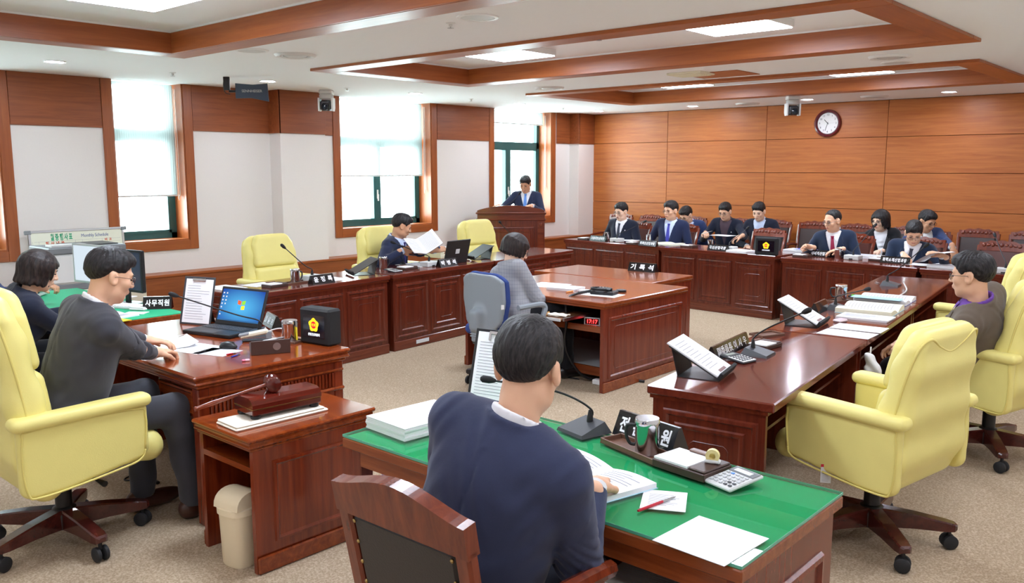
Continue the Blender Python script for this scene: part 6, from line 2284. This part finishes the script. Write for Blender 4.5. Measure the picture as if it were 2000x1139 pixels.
memo_box('brown memo box behind the microphone on the right row', px(1493, 678, z=Z).to_tuple(), R(85), sc=.85)
tray('brown tray lying beside the memo box on the right row', px(1498, 655, z=Z).to_tuple(), R(70), .18, .11)
tq = px(1642, 588, z=Z)
tray('brown tray under the steel mug on the right row', (tq.x, tq.y, Z), R(75), .26, .1)
mug('steel mug with black handle on the right row', (tq.x, tq.y, Z + .004), R(190), h=.12, r=.041)
pq = px(1685, 583, z=Z)
t = thing('pen_tray', 'black pen tray of highlighters behind the steel mug', 'tray', pq.to_tuple(), R(12))
MB().box(-.1, .1, -.05, .05, 0, .02, .003).build('case', M_blackrough, t)
for k, mt in enumerate((M_lime, M_yel, M_red)):
    pen(['green highlighter in the black pen tray', 'yellow highlighter in the black pen tray', 'red marker in the black pen tray'][k], (pq.x - .06 + k * .03, pq.y - .07 - k * .004, Z + .026), (pq.x + .04 + k * .03, pq.y - .03 - k * .006, Z + .026), mt, .006)
t = thing('pink_box', 'small pink and white box on the right row', 'box', (px(1626, 630, z=Z) + Vector((.03, .05, 0))).to_tuple(), R(80))
MB().box(-.045, .045, -.03, .03, 0, .02, .008).build('body', mat('pale_rose', (226, 206, 208), .35), t)
MB().box(-.035, .035, -.02, .02, .02, .0206).build('printed_lid', mat('rose_print', (206, 170, 180), .4), t)
sheet('long printed sheet at the desk edge nearest the camera on the right row', px(1655, 652, z=Z).to_tuple(), R(2), .3, .2, n=9)
sheet('printed handout with a diagram on the right row', px(1678, 641, z=Z + .002).to_tuple(), R(4), .3, .2, n=8)
stack('thin stack of printed sheets next to the open book on the right row', px(1690, 622, z=Z).to_tuple(), R(4), .32, .2, .012)
open_book('thick open book with highlighted lines on the right row', (px(1697, 608, z=Z) + Vector((0, .02, .0))).to_tuple(), R(96), .2, .36, .045, M_paper_cream)
open_book('second open book with pale blue pages on the right row', px(1728, 588, z=Z).to_tuple(), R(96), .18, .36, .04, M_paper, M_blue)
sheet('pale blue sheet lying over the second open book', (px(1712, 594, z=Z).x, px(1712, 594, z=Z).y, Z + .045), R(4), .34, .13, M_paper_blue, n=0)
t = thing('white_cable', 'white cable lying across the right row behind the books', 'cable', px(1765, 560, z=Z).to_tuple())
e = px(1752, 583, z=Z) - px(1765, 560, z=Z)
MB().tube(bez([(0, 0, .05), (.0, 0, .03), (e.x * .4 + .04, e.y * .4, .008), (e.x, e.y, .008)], 18), .006, 6).build('lead', M_white, t, True)
MB().tube([(0, 0, .045), (0, .005, .075)], [.009, .008], 8).build('plug', M_white, t)
t = thing('keys', 'small bunch of keys near the far microphone', 'keys', px(1713, 553, z=Z).to_tuple(), R(30))
for k in range(3):
    MB().box(-.02, .025, -.004, .004, .001 + k * .003, .003 + k * .003, 0, Matrix.Rotation(k * .9, 4, 'Z')).build('key', M_steel, t)
# things under the right row
t = thing('white_bag', 'crumpled white plastic bag hanging under the right row', 'bag', (px(1700, 695, x=-1.6)).to_tuple())
g = G((-.07, -.05, -.13), (.07, .05, .05), .007)
mobj('film', g.mesh('film', smin(ellip(xyz(g), (0, 0, -.02), (.035, .02, .04)), ellip(xyz(g), (.02, 0, -.07), (.045, .025, .045)), .02) + .006 * np.sin(g.X * 80 + g.Z * 70 + g.Y * 50)), M_white, t)
MB().tube([(0, 0, .015), (0, 0, .05)], .004, 6).build('tie', M_white, t)

# ---------------------------------------------------------------- recorder tables
Z = .70
name_plate('black name plate on the rear recorder table', px(1256, 530, z=Z).to_tuple(), R(4), '기 록 석', .3, .085, .085, size=.06, bold=.0012)
sheet('white printed sheets at the left of the recorder table', px(1072, 557, z=Z).to_tuple(), R(10), .3, .28, n=6)
stack('stack of note pads with a green edge on the recorder table', px(1105, 565, z=Z).to_tuple(), R(8), .26, .2, .018, cover=M_paper)
pen('orange pencil beside the note pads', px(1106, 571, z=Z + .006), px(1128, 567, z=Z + .006), mat('orange', (240, 150, 30), .4), .005, 'pencil')
t = thing('card_holder', 'small white card box on the recorder table', 'box', px(1145, 571, z=Z).to_tuple(), R(10))
MB().box(-.06, .06, -.035, .035, 0, .006, .001).build('tray', M_dgrey, t)
MB().box(-.055, .055, -.032, .032, .006, .02, .001).build('cards', M_paper, t)
rq = px(1180, 575, z=Z)
sheet('white sheet under the black recorder', (rq.x + .01, rq.y - .03, Z), R(8), .3, .2, n=0)
t = thing('audio_recorder', 'black audio recorder with coiled cable on the recorder table', 'recorder', (rq.x, rq.y, Z + .002), R(12))
MB().box(-.1, .1, -.06, .06, 0, .03, .006).build('body', M_black, t)
MB().box(-.06, .06, -.035, .04, .03, .05, .008).build('raised_panel', M_dgrey, t)
for k in range(3):
    MB().tube([(.09 * math.cos(a) - .02, .055 * math.sin(a) - .01, .035 + k * .007) for a in [2 * math.pi * j / 16 for j in range(15)]], .004, 6).build('cable_coil', M_black, t, True)
for k in range(4):
    MB().lathe([(.007, .05), (.006, .057)], 10, M=Matrix.Translation((-.04 + k * .026, .01, 0))).build('knob', M_steel, t)
t = thing('lens_cap', 'round black lens cap on the recorder table', 'lens cap', px(1213, 570, z=Z).to_tuple())
MB().lathe([(.042, 0), (.044, .003), (.044, .014), (.04, .018), (.036, .016), (0, .016)], 28).build('disc', M_black, t, 40)
MB().lathe([(.036, .016), (.037, .0185), (.034, .0185)], 28).build('ring', M_dgrey, t, 40)
t = thing('black_cable', 'thick black cable hanging from the recorder to the floor', 'cable', (rq.x - .08, rq.y - .03, 0))
fq = px(1165, 705, y=5.1)
MB().tube(bez([(0, 0, .73), (-.05, -.2, .71), (-.07, -.27, .66), (-.06, -.28, .5), (-.08, -.27, .3), (-.03, -.2, .12), (.05, -.1, .02), (.2, .1, .012), (.4, .15, .012)], 50), .011, 8).build('sheath', M_black, t, True)
MB().tube(bez([(-.05, -.12, .006), (-.25, -.12, .006), (-.3, .02, .006), (-.15, .12, .006), (0, .1, .006)], 26), .006, 6).build('floor_loop', M_black, t, True)
t = thing('keyboard_tray', 'pull out keyboard tray with brown inlay at the recorder table', 'tray', (-4.4, 5.16, .555), 0)
MB().box(-.42, .42, -.14, .25, 0, .014, .003).build('board', wood('tray_brown', (120, 78, 46), (98, 60, 34), .4), t)
MB().box(-.42, .42, -.15, -.14, -.004, .018, .002).build('edge', M_lgrey, t)
for s in (-1, 1):
    MB().box(s * .43 - .008, s * .43 + .008, -.12, .3, -.004, .02).build('rail', M_steel, t)
t = thing('keyboard', 'black keyboard with pale keys under the woman hands', 'keyboard', (-4.42, 5.32, .569), R(4))
MB().box(-.22, .22, -.075, .075, 0, .018, .003).build('body', M_black, t)
for r_ in range(5):
    for c in range(14):
        MB().box(-.205 + c * .0295, -.182 + c * .0295, -.06 + r_ * .025, -.04 + r_ * .025, .018, .024, .002).build('key', mat('pale_key', (160, 172, 164), .5), t)
t = thing('work_gloves', 'crumpled white work gloves on the keyboard tray', 'gloves', (-4.08, 5.11, .57), R(15))
g = G((-.11, -.06, -.01), (.11, .06, .05), .006)
gl = ellip(xyz(g), (-.03, 0, .01), (.06, .035, .016))
for k in range(4):
    gl = smin(gl, rcone(xyz(g), (.0, -.025 + k * .017, .012), (.08, -.04 + k * .026, .012), .009, .007), .012)
mobj('glove', g.mesh('glove', gl + .003 * np.sin(g.X * 90 + g.Y * 70)), M_cloth, t)
MB().box(-.098, -.082, -.034, .034, .002, .026, .003).build('cuff_band', mat('glove_band', (200, 150, 80), .8), t)
cq = px(1158, 616, y=5.35)
t = thing('digital_clock', 'small digital clock with glowing red digits on the recorder shelf', 'clock', (-3.92, 5.34, .485), R(14))
MB().box(-.065, .065, -.0, .05, 0, .062, .008).build('body', M_black, t)
MB().box(-.067, .067, -.005, .0, -.0 + .002, .064, .004).build('bezel', M_lgrey, t)
MB().box(-.058, .058, -.0065, -.005, .01, .056).build('display', mat('red_filter', (60, 4, 8), .15), t)
text('17:17', .042, emis('led_red', (255, 40, 40), 4.0), t, Matrix.Translation((0, -.0072, .032)) @ MXT, name='digits', bold=.0008)
t = thing('power_strip', 'white power strip on the floor beneath the recorder table', 'power strip', (-3.86, 5.42, 0), R(4))
MB().box(-.09, .09, -.03, .03, 0, .04, .006).build('body', M_white, t)
for k in range(3):
    MB().lathe([(.016, .0402), (.016, .0412), (0, .0412)], 12, M=Matrix.Translation((-.055 + k * .055, 0, 0))).build('socket', M_lgrey, t)

# ---------------------------------------------------------------- window side row
Z = T
rzL = R(95)
name_plate('black name plate beside the steel mug on the nearest window side desk', px(628, 553, z=Z).to_tuple(), rzL, '윤 정 록', .24, .075, .075, size=.05, bold=.0014)
name_plate('black name plate in front of the man with the thick book', px(873, 520, z=Z).to_tuple(), rzL, '박 병 석', .26, .078, .075, size=.052, bold=.0014)
mq = px(577, 553, z=Z)
tray('brown tray under the steel mug on the nearest window side desk', (mq.x, mq.y, Z), rzL, .26, .1)
mug('steel mug with black handle on the nearest window side desk', (mq.x, mq.y, Z + .004), rzL, h=.12, r=.04)
mug('steel mug with black handle left of the man with the thick book', px(749, 525, z=Z).to_tuple(), rzL, h=.12, r=.04)
mic('gooseneck microphone with light base beside the nearest window side name plate', px(610, 548, z=Z).to_tuple(), rzL + math.pi, px(556, 484, x=-6.35).to_tuple(), 'white', lift=.02, bend=.3)
mic('gooseneck microphone with light base in front of the man with the thick book', px(838, 520, z=Z).to_tuple(), rzL + math.pi, px(771, 475, x=-6.5).to_tuple(), 'white', lift=.03, bend=.4)
mic('gooseneck microphone standing before the podium desk chair', px(1010, 488, z=Z).to_tuple(), rzL + math.pi, px(978, 436, x=-6.75).to_tuple(), 'white', lift=.03, bend=.4)
doc_stand('black slanted stand at the far end of the nearest window side desk', (px(712, 535, z=Z)).to_tuple(), R(-22), paper=False)
doc_stand('black slanted stand right of the window side laptop', px(938, 505, z=Z).to_tuple(), R(-18), paper=False)
laptop('black laptop seen from behind on the window side desk', px(885, 512, z=Z).to_tuple() if False else (px(880, 516, z=Z) + Vector((-.12, .06, 0))).to_tuple(), R(-86), ang=104, screen=False)
stack('thick stack of bound books beside the window side laptop', (px(856, 502, z=Z) + Vector((-.0, .05, 0))).to_tuple(), rzL, .3, .24, .1, M_paper_cream)
for lab, u, v, rz, w, l in (('white sheets at the corner of the nearest window side desk', 440, 562, 95, .22, .3), ('printed sheets before the empty nearest window side chair', 508, 556, 99, .25, .2), ('white sheet behind the nearest window side name plate', 650, 545, 92, .2, .26),
                            ('loose white sheets before the man with the thick book', 815, 517, 97, .3, .34)):
    sheet(lab, px(u, v, z=Z).to_tuple(), R(rz), w, l, n=7)
calculator('dark calculator left of the man with the thick book', px(768, 531, z=Z).to_tuple(), rzL, True)
memo_box('memo box with yellow pens left of the man with the thick book', px(795, 526, z=Z).to_tuple(), rzL, sc=.9)
memo_box('memo box beside the mug on the nearest window side desk', px(537, 560, z=Z).to_tuple(), rzL, sc=.9)
nq = px(787, 518, z=Z)
g = G((-.04, -.06, 0), (.04, .06, .045), .004)
t = thing('computer_mouse', 'dark computer mouse before the man with the thick book', 'mouse', nq.to_tuple(), R(60))
mobj('shell', g.mesh('shell', np.maximum(ellip(xyz(g), (0, 0, .004), (.03, .052, .034)), -g.Z + .001)), M_dgrey, t)
MB().box(-.003, .003, .015, .035, .03, .0365, .001).build('wheel', M_black, t)
# the thick book held up by the reading man
bq = px(822, 481, x=-6.4)
t = thing('held_book', 'thick open book with blue inner cover held by the reading man', 'book', bq.to_tuple(), R(84), rot=(R(40), R(-6), R(84)))
for s, tilt in ((-1, .18), (1, -.5)):
    rows = [[(s * .165 * f, y, .02 * math.sin(math.pi * f * .8) + tilt * s * .165 * f * f * -1.2) for y in (-.105, .105)] for f in [k / 8 for k in range(9)]]
    m = MB().grid(rows).grid([[(x, y, z - .014 * (1 - .4 * abs(x) / .165)) for x, y, z in r_] for r_ in rows])
    for i in (0, 1):
        m.add([r_[i] for r_ in rows] + [(r_[i][0], r_[i][1], r_[i][2] - .014 * (1 - .4 * abs(r_[i][0]) / .2)) for r_ in rows[::-1]], [tuple(range(18))])
    pg = m.build('page_block', M_paper, t)
    q = MB()
    for k in range(14):
        y = .09 - k * .0135
        q.grid([[(r_[0][0], y - .002, r_[0][2] + .001), (r_[0][0], y + .002, r_[0][2] + .001)] for r_ in rows[1:8]])
    q.build('print_lines', M_ink, pg)
MB().grid([[(.165 + .05 * f, y * (1 - .4 * f), .01 - .1 * f + .03) for y in (-.1, .1)] for f in (0, .5, 1)]).build('blue_endpaper', mat('endpaper_blue', (36, 120, 196), .6), t)
t = thing('white_cable', 'white cable hanging down the front of the window side desk', 'cable', (px(905, 509, z=Z) + Vector((0, 0, 0))).to_tuple())
MB().tube(bez([(-.1, .05, .01), (0.02, .0, .012), (.09, .02, .004), (.115, .03, -.1), (.115, .03, -.5), (.11, .03, -.7)], 28), .005, 6).build('lead', M_white, t, True)
MB().box(-.13, -.1, .035, .06, 0, .014, .003).build('plug', M_white, t)

# ---------------------------------------------------------------- clock wall row
rzB = R(-4)
for lab, u, v, body, L_ in (('before the man with the lapel pin', 1165, 471, '자동차조선과장', .27), ('before the man with the violet blue tie', 1262, 481, '미래신산업과장', .27), ('below the man in the mauve shirt', 1399, 490, '혁신산업국장', .27),
                            ('before the man with the red tie', 1601, 502, '에너지산업과장', .27), ('before the man turning a sheet', 1745, 515, '화학소재산업과장', .29)):
    name_plate('black name plate ' + lab, (px(u, v, z=T) + Vector((0, .05, 0))).to_tuple(), rzB, body, L_, .07, .07, size=.042, bold=.0012)
for lab, u, v, lid, hd in (('before the man with the lapel pin', 1180, 470, False, False), ('before the man with the violet blue tie', 1262, 475, False, False), ('below the man in the mauve shirt', 1383, 487, False, False),
                           ('before the man with the red tie', 1632, 506, True, True), ('before the man turning a sheet', 1743, 508, True, True)):
    mug('steel cup ' + lab, (px(u, v, z=T) + Vector((0, .06, 0))).to_tuple(), rzB + (0 if u < 1700 else math.pi), lid=lid, handle=hd, h=.11, r=.037)
for lab, u, v, tu, tv, ty in (('before the man with the lapel pin', 1200, 473, 1257, 434, 9.7), ('by the small emblem screen', 1420, 490, 1458, 447, 9.6), ('left of the woman in black', 1662, 508, 1707, 443, 9.5), ('behind the head of the man in brown', 1960, 535, 1944, 462, 9.3)):
    mic('white based gooseneck microphone ' + lab, (px(u, v, z=T) + Vector((0, .06, 0))).to_tuple(), rzB + math.pi, px(tu, tv, y=ty).to_tuple(), 'white', lift=.02, bend=.45)
for lab, u, v in (('left of the first clock wall name plate', 1137, 469), ('left of the second clock wall name plate', 1232, 478), ('between the second and third clock wall name plates', 1340, 484), ('left of the fourth clock wall name plate', 1562, 503), ('left of the fifth clock wall name plate', 1712, 511)):
    memo_box('brown memo box ' + lab, (px(u, v, z=T) + Vector((0, .07, 0))).to_tuple(), rzB, sc=.9)
open_book('open cream book before the man with the violet blue tie', (px(1298, 478, z=T) + Vector((0, .1, 0))).to_tuple(), R(-14), .17, .26, .02, M_paper_cream)
stack('white papers with printed cover beside the third clock wall name plate', (px(1442, 494, z=T) + Vector((0, .08, 0))).to_tuple(), R(-10), .28, .22, .025)
stack('white report with a blue folder right of the small emblem screen', (px(1558, 496, z=T) + Vector((0, .12, 0))).to_tuple(), R(-6), .36, .24, .04, cover=M_paper)
t = thing('blue_folder', 'bright blue folder on top of the white report', 'folder', (px(1568, 490, z=T + .045) + Vector((0, .14, 0))).to_tuple(), R(-6))
MB().box(-.14, .14, -.07, .07, 0, .008, .003).build('cover', M_blue, t)
MB().box(-.13, .13, -.073, .066, .002, .006).build('leaves', M_paper, t)
sheet('white sheets before the man with the lapel pin', (px(1215, 470, z=T) + Vector((0, .12, 0))).to_tuple(), R(-4), .34, .24, n=5)
sheet('white papers under the hand of the man with the red tie', (px(1612, 500, z=T) + Vector((0, .14, 0))).to_tuple(), R(-4), .3, .22, n=5)
stack('white papers behind the white microphone base left of the woman in black', (px(1690, 506, z=T) + Vector((0, .12, 0))).to_tuple(), R(-6), .3, .22, .03)
stack('white papers at the right of the man turning a sheet', (px(1850, 524, z=T) + Vector((0, .08, 0))).to_tuple(), R(-12), .34, .24, .02)
sheet('white sheet flat before the man turning a sheet', (px(1793, 518, z=T) + Vector((0, .08, 0))).to_tuple(), R(-8), .3, .22, n=5)
hq = px(1818, 500, y=9.12)
t = thing('turned_sheet', 'curved white sheet being turned by the bowed man', 'paper', hq.to_tuple(), R(-12))
rows = [[(-.12 + .3 * f, y, .07 * math.sin(f * 2.2) - .07 + .06 * f) for y in (-.1, .12)] for f in [k / 10 for k in range(11)]]
MB().grid(rows).build('leaf', M_paper, t)
MB().grid([[(x, y, z - .003) for x, y, z in r_] for r_ in rows]).build('leaf', M_paper, t)
sheet('white sheet in the hand of the woman in black', (px(1708, 501, y=10.15)).to_tuple(), R(10), .2, .14, n=0)
sheet('white sheet on the knees of the man in the mauve shirt', px(1412, 460, y=10.5).to_tuple(), R(-8), .3, .22, n=5)
emblem_screen('small black screen with yellow emblem on the clock wall row', (px(1493, 499, z=T) + Vector((0, .03, 0))).to_tuple(), R(2), .27, .2, .05)
pen('white pen in the hand of the man in the mauve shirt', px(1370, 457, y=10.42), px(1392, 451, y=10.42), M_white, .005)
pen('dark pen in the hand of the man with the red tie', px(1571, 486, y=9.13), px(1584, 489, y=9.13), M_black, .005)

# ---------------------------------------------------------------- staff corner
Z = .73


def monitor(label, loc, rz, on=None):
    t = thing('monitor', label, 'monitor', loc, rz, 'computer monitors')
    MB().lathe([(.1, 0), (.1, .008), (.03, .014)], 24).build('foot', M_black, t, 40)
    MB().box(-.025, .025, .0, .02, .01, .2, .004).build('stand', M_black, t)
    MB().box(-.24, .24, -.03, 0, .1, .4, .006).build('casing', M_black, t)
    MB().box(-.226, .226, -.0315, -.03, .116, .386).build('display', on or mat('grey_screen', (70, 78, 92), .15), t)
    MB().box(-.242, .242, -.034, -.03, .386, .402, .001).box(-.242, -.226, -.034, -.03, .1, .386, .001).box(.226, .242, -.034, -.03, .1, .386, .001).box(-.226, .226, -.034, -.03, .1, .116, .001).build('bezel', M_lgrey if on else M_black, t)
    return t


monitor('monitor with pale lit screen at the left on the staff desk', (-6.72, 2.74, Z), R(9), emis('pale_screen', (205, 218, 228), .55))
mm = monitor('dark screened monitor behind the chairman head on the staff desk', (-6.16, 2.72, Z), R(9), None)
for k, (x, z, rgb) in enumerate(((.09, .33, (230, 120, 40)), (.12, .3, (190, 70, 60)), (.08, .28, (60, 120, 220)), (.05, .24, (60, 120, 220)), (.11, .22, (200, 210, 220)))):
    MB().box(x, x + .03, -.0322, -.0316, z, z + .012).build('screen_icon', emis('mi%d' % k, rgb, .5), mm)
name_plate('black name plate at the corner of the staff desk', (px(312, 603, z=Z) + Vector((-.02, 0, 0))).to_tuple(), R(52), '사무직원', .19, .085, .085, size=.05, bold=.0014)
t = thing('keyboard', 'pale grey keyboard on the staff desk', 'keyboard', px(240, 600, z=Z).to_tuple(), R(22))
MB().box(-.2, .2, -.07, .07, 0, .016, .003).build('body', M_lgrey, t)
for r_ in range(5):
    for c in range(12):
        MB().box(-.185 + c * .031, -.16 + c * .031, -.056 + r_ * .0235, -.037 + r_ * .0235, .016, .021, .002).build('key', M_white, t)
for lab, u, v, rz, mt in (('white box sized sheet in front of the staff keyboard', 266, 612, 40, M_white), ('small yellow note on the staff desk', 232, 626, 10, M_yel), ('white sheet beneath the dark screened monitor', 246, 580, 20, M_paper)):
    sheet(lab, px(u, v, z=Z + .001).to_tuple(), R(rz), .14, .09, mt, n=0, th=.004)
t = thing('white_pouch', 'white folded pouch near the staff name plate', 'pouch', px(270, 606, z=Z).to_tuple(), R(30))
MB().box(-.06, .06, -.02, .02, 0, .016, .006).build('body', M_white, t)
MB().box(-.055, .05, -.018, .018, .016, .022, .004).build('flap', M_lgrey, t)
open_book('open notebook with blue cover before the staff woman', (-5.72, 2.42, Z), R(12), .14, .2, .012, M_paper, M_paper_blue)
pq = px(150, 560, z=Z)
t = thing('desk_phone', 'grey desk phone behind the staff woman', 'phone', (-7.1, 2.4, Z), R(30))
MB().box(-.09, .09, -.1, .1, 0, .04, .008, Matrix.Rotation(R(8), 4, 'X')).build('base', M_lgrey, t)
MB().tube(bez([(-.06, -.09, .06), (-.06, -.06, .085), (-.06, .06, .085), (-.06, .09, .06)], 14), .018, 8).build('handset', M_mgrey, t, 40)
# cabinet with printer under the whiteboard
t = thing('low_cabinet', 'low pale cabinet under the printer by the window wall', 'cabinet', (-8.2, 3.2, 0), R(90))
MB().box(-.5, .5, -.25, .25, 0, .62, .006).build('body', mat('beige_laminate', (222, 212, 190), .5), t)
for s in (-1, 1):
    d_ = MB().box(s * .245 - .235, s * .245 + .235, -.262, -.25, .04, .58, .004).build('door', mat('beige_laminate', (222, 212, 190), .5), t)
    MB().box(s * .03 - .006, s * .03 + .006, -.28, -.262, .3, .42, .003).build('handle', M_steel, d_)
pa_ = px(112, 560, x=-8.05)
t = thing('printer', 'white office printer with grey top on the low cabinet', 'printer', (-8.2, 3.2, .62), R(90))
MB().box(-.33, .33, -.22, .22, .0, .06, .01).build('paper_tray', M_mgrey, t)
MB().box(-.34, .34, -.23, .23, .06, .33, .02).build('body', M_white, t)
MB().box(-.34, .34, -.235, .23, .33, .39, .01).build('top_panel', M_mgrey, t)
MB().box(-.12, .3, -.16, .18, .388, .4, .004).build('output_slot', M_dgrey, t)
MB().box(-.3, .0, -.2, -.05, .39, .412, .004, ).build('control_panel', M_lgrey, t)
# whiteboard schedule leaning on the ledge against the wall
wa, wb = px(57, 452, x=LW + .2), px(244, 437, x=LW + .2)
wL = (wb - wa).length
t = thing('schedule_board', 'aluminium framed monthly schedule whiteboard leaning on the wall', 'whiteboard', ((wa.x + wb.x) / 2, (wa.y + wb.y) / 2, LZ), R(90), rot=(R(-5), 0, R(90)))
hb = wa.z - LZ
b_ = MB().box(-wL / 2, wL / 2, 0, .012, 0, hb).build('board', mat('board_cream', (232, 234, 214), .35), t)
for (a, c, e, f) in ((-wL / 2, wL / 2, hb - .022, hb), (-wL / 2, wL / 2, 0, .022), (-wL / 2, -wL / 2 + .022, .022, hb - .022), (wL / 2 - .022, wL / 2, .022, hb - .022)):
    MB().box(a, c, -.006, .014, e, f, .003).build('frame_bar', M_steel, t)
for sx in (-1, 1):
    MB().box(sx * wL / 2 - .03, sx * wL / 2 + .03, -.009, .016, hb - .035, hb + .004, .006).build('corner_cap', M_mgrey, t)
text('월중행사표', .07, mat('board_green', (20, 160, 110), .6), b_, Matrix.Translation((-wL * .17, -.0012, hb - .07)) @ MXT, bold=.0015, spacing=1.15, width=.2)
text('Monthly Schedule', .045, mat('board_blue', (70, 90, 150), .6), b_, Matrix.Translation((wL * .18, -.0012, hb - .068)) @ MXT, width=.26)
text('행 사 내 용', .032, mat('board_red', (206, 90, 60), .6), b_, Matrix.Translation((-wL * .24, -.0012, hb - .125)) @ MXT, width=.17, bold=.001)
text('비 고', .03, MATS['board_red'], b_, Matrix.Translation((wL * .32, -.0012, hb - .118)) @ MXT, bold=.001)
gl = MB()
for k in range(11):
    gl.box(-wL / 2 + .05, wL / 2 - .04, -.0008, -.0002, hb - .108 - k * .03, hb - .1065 - k * .03)
for x in (-.44, -.38, -.03, .04, .24, .46):
    gl.box(x * wL / .95 - .0008, x * wL / .95 + .0008, -.0008, -.0002, .04, hb - .105)
gl.build('ruled_lines', M_ink, b_)
for k in range(8):
    text(str(k + 1), .02, MATS['board_blue'], b_, Matrix.Translation((-wL * .46, -.0012, hb - .14 - k * .03)) @ MXT)
    text(str(k + 9), .02, MATS['board_blue'], b_, Matrix.Translation((wL * .005, -.0012, hb - .14 - k * .03)) @ MXT)
t = thing('red_folder', 'thin red folder on the ledge behind the podium', 'folder', (px(1085, 455, z=LZ)).to_tuple(), R(92))
MB().box(-.16, .16, -.06, .06, 0, .008, .002).build('cover', mat('dark_red_card', (150, 30, 36), .5), t)
MB().box(-.155, .155, -.062, .055, .002, .006).build('leaves', M_paper, t)
# podium: reading papers and microphone
mic('slim gooseneck microphone with red ring on the podium', PODI(-.08, .12, 1.105).tolist(), rzp, px(1014, 379, y=PODI(0, .3, 0)[1]).to_tuple(), bend=.5)
q = PODI(.08, .38, 1.108)
sheet('white speech sheets on the podium reading board', tuple(q), rzp, .3, .22, n=6)
# small fittings
t = thing('paper_tag', 'printed warning tag hanging from the nearest yellow chair', 'tag', px(1613, 922, y=3.62).to_tuple(), R(30))
MB().box(-.022, .022, -.0006, .0006, -.05, .035).build('card', M_lgrey, t)
MB().box(-.022, .022, -.0012, -.0007, .022, .035).build('red_band', M_red, t)
lines(t, -.016, .016, -.045, -.005, .0008, 6, M=MXT, seed=4, th=.001)
MB().tube([(0, 0, .035), (0, 0, .08)], .001, 5).build('string', M_white, t)

# blue foot rest and a floor cable under the chairman desk, label plate on a desk plinth
t = thing('foot_rest', 'blue plastic foot rest under the chairman desk', 'foot rest', (-3.98, 2.4, 0), R(3))
MB().box(-.16, .16, -.08, .08, 0, .07, .01).build('body', mat('deep_blue_plastic', (28, 52, 130), .5), t)
for k in range(5):
    MB().box(-.14, .14, -.06 + k * .028, -.05 + k * .028, .07, .076, .002).build('rib', MATS['deep_blue_plastic'], t)
t = thing('floor_cable', 'thin black cable looping on the carpet behind the chairman legs', 'cable', (px(235, 935, z=0)).to_tuple())
MB().tube(bez([(-.12, .25, .005), (-.02, .1, .005), (.05, .0, .005), (.12, .06, .005), (.22, .1, .005)], 24), .004, 6).build('lead', M_black, t, True)
MB().box(.2, .24, .09, .11, .0, .014, .003).build('plug', M_black, t)
_d2 = bpy.data.objects['council_desk.001']
_w = Matrix.Translation(_d2.location) @ Matrix.Rotation(_d2.rotation_euler.z, 4, 'Z')
_q = _w.inverted() @ px(810, 672, x=-6.19)
MB().box(_q.x - .09, _q.x + .09, .008, .0125, .03, .065, .001).build('label_plate', M_lgrey, _d2)
bpy.data.scenes.remove(_txt_scene)
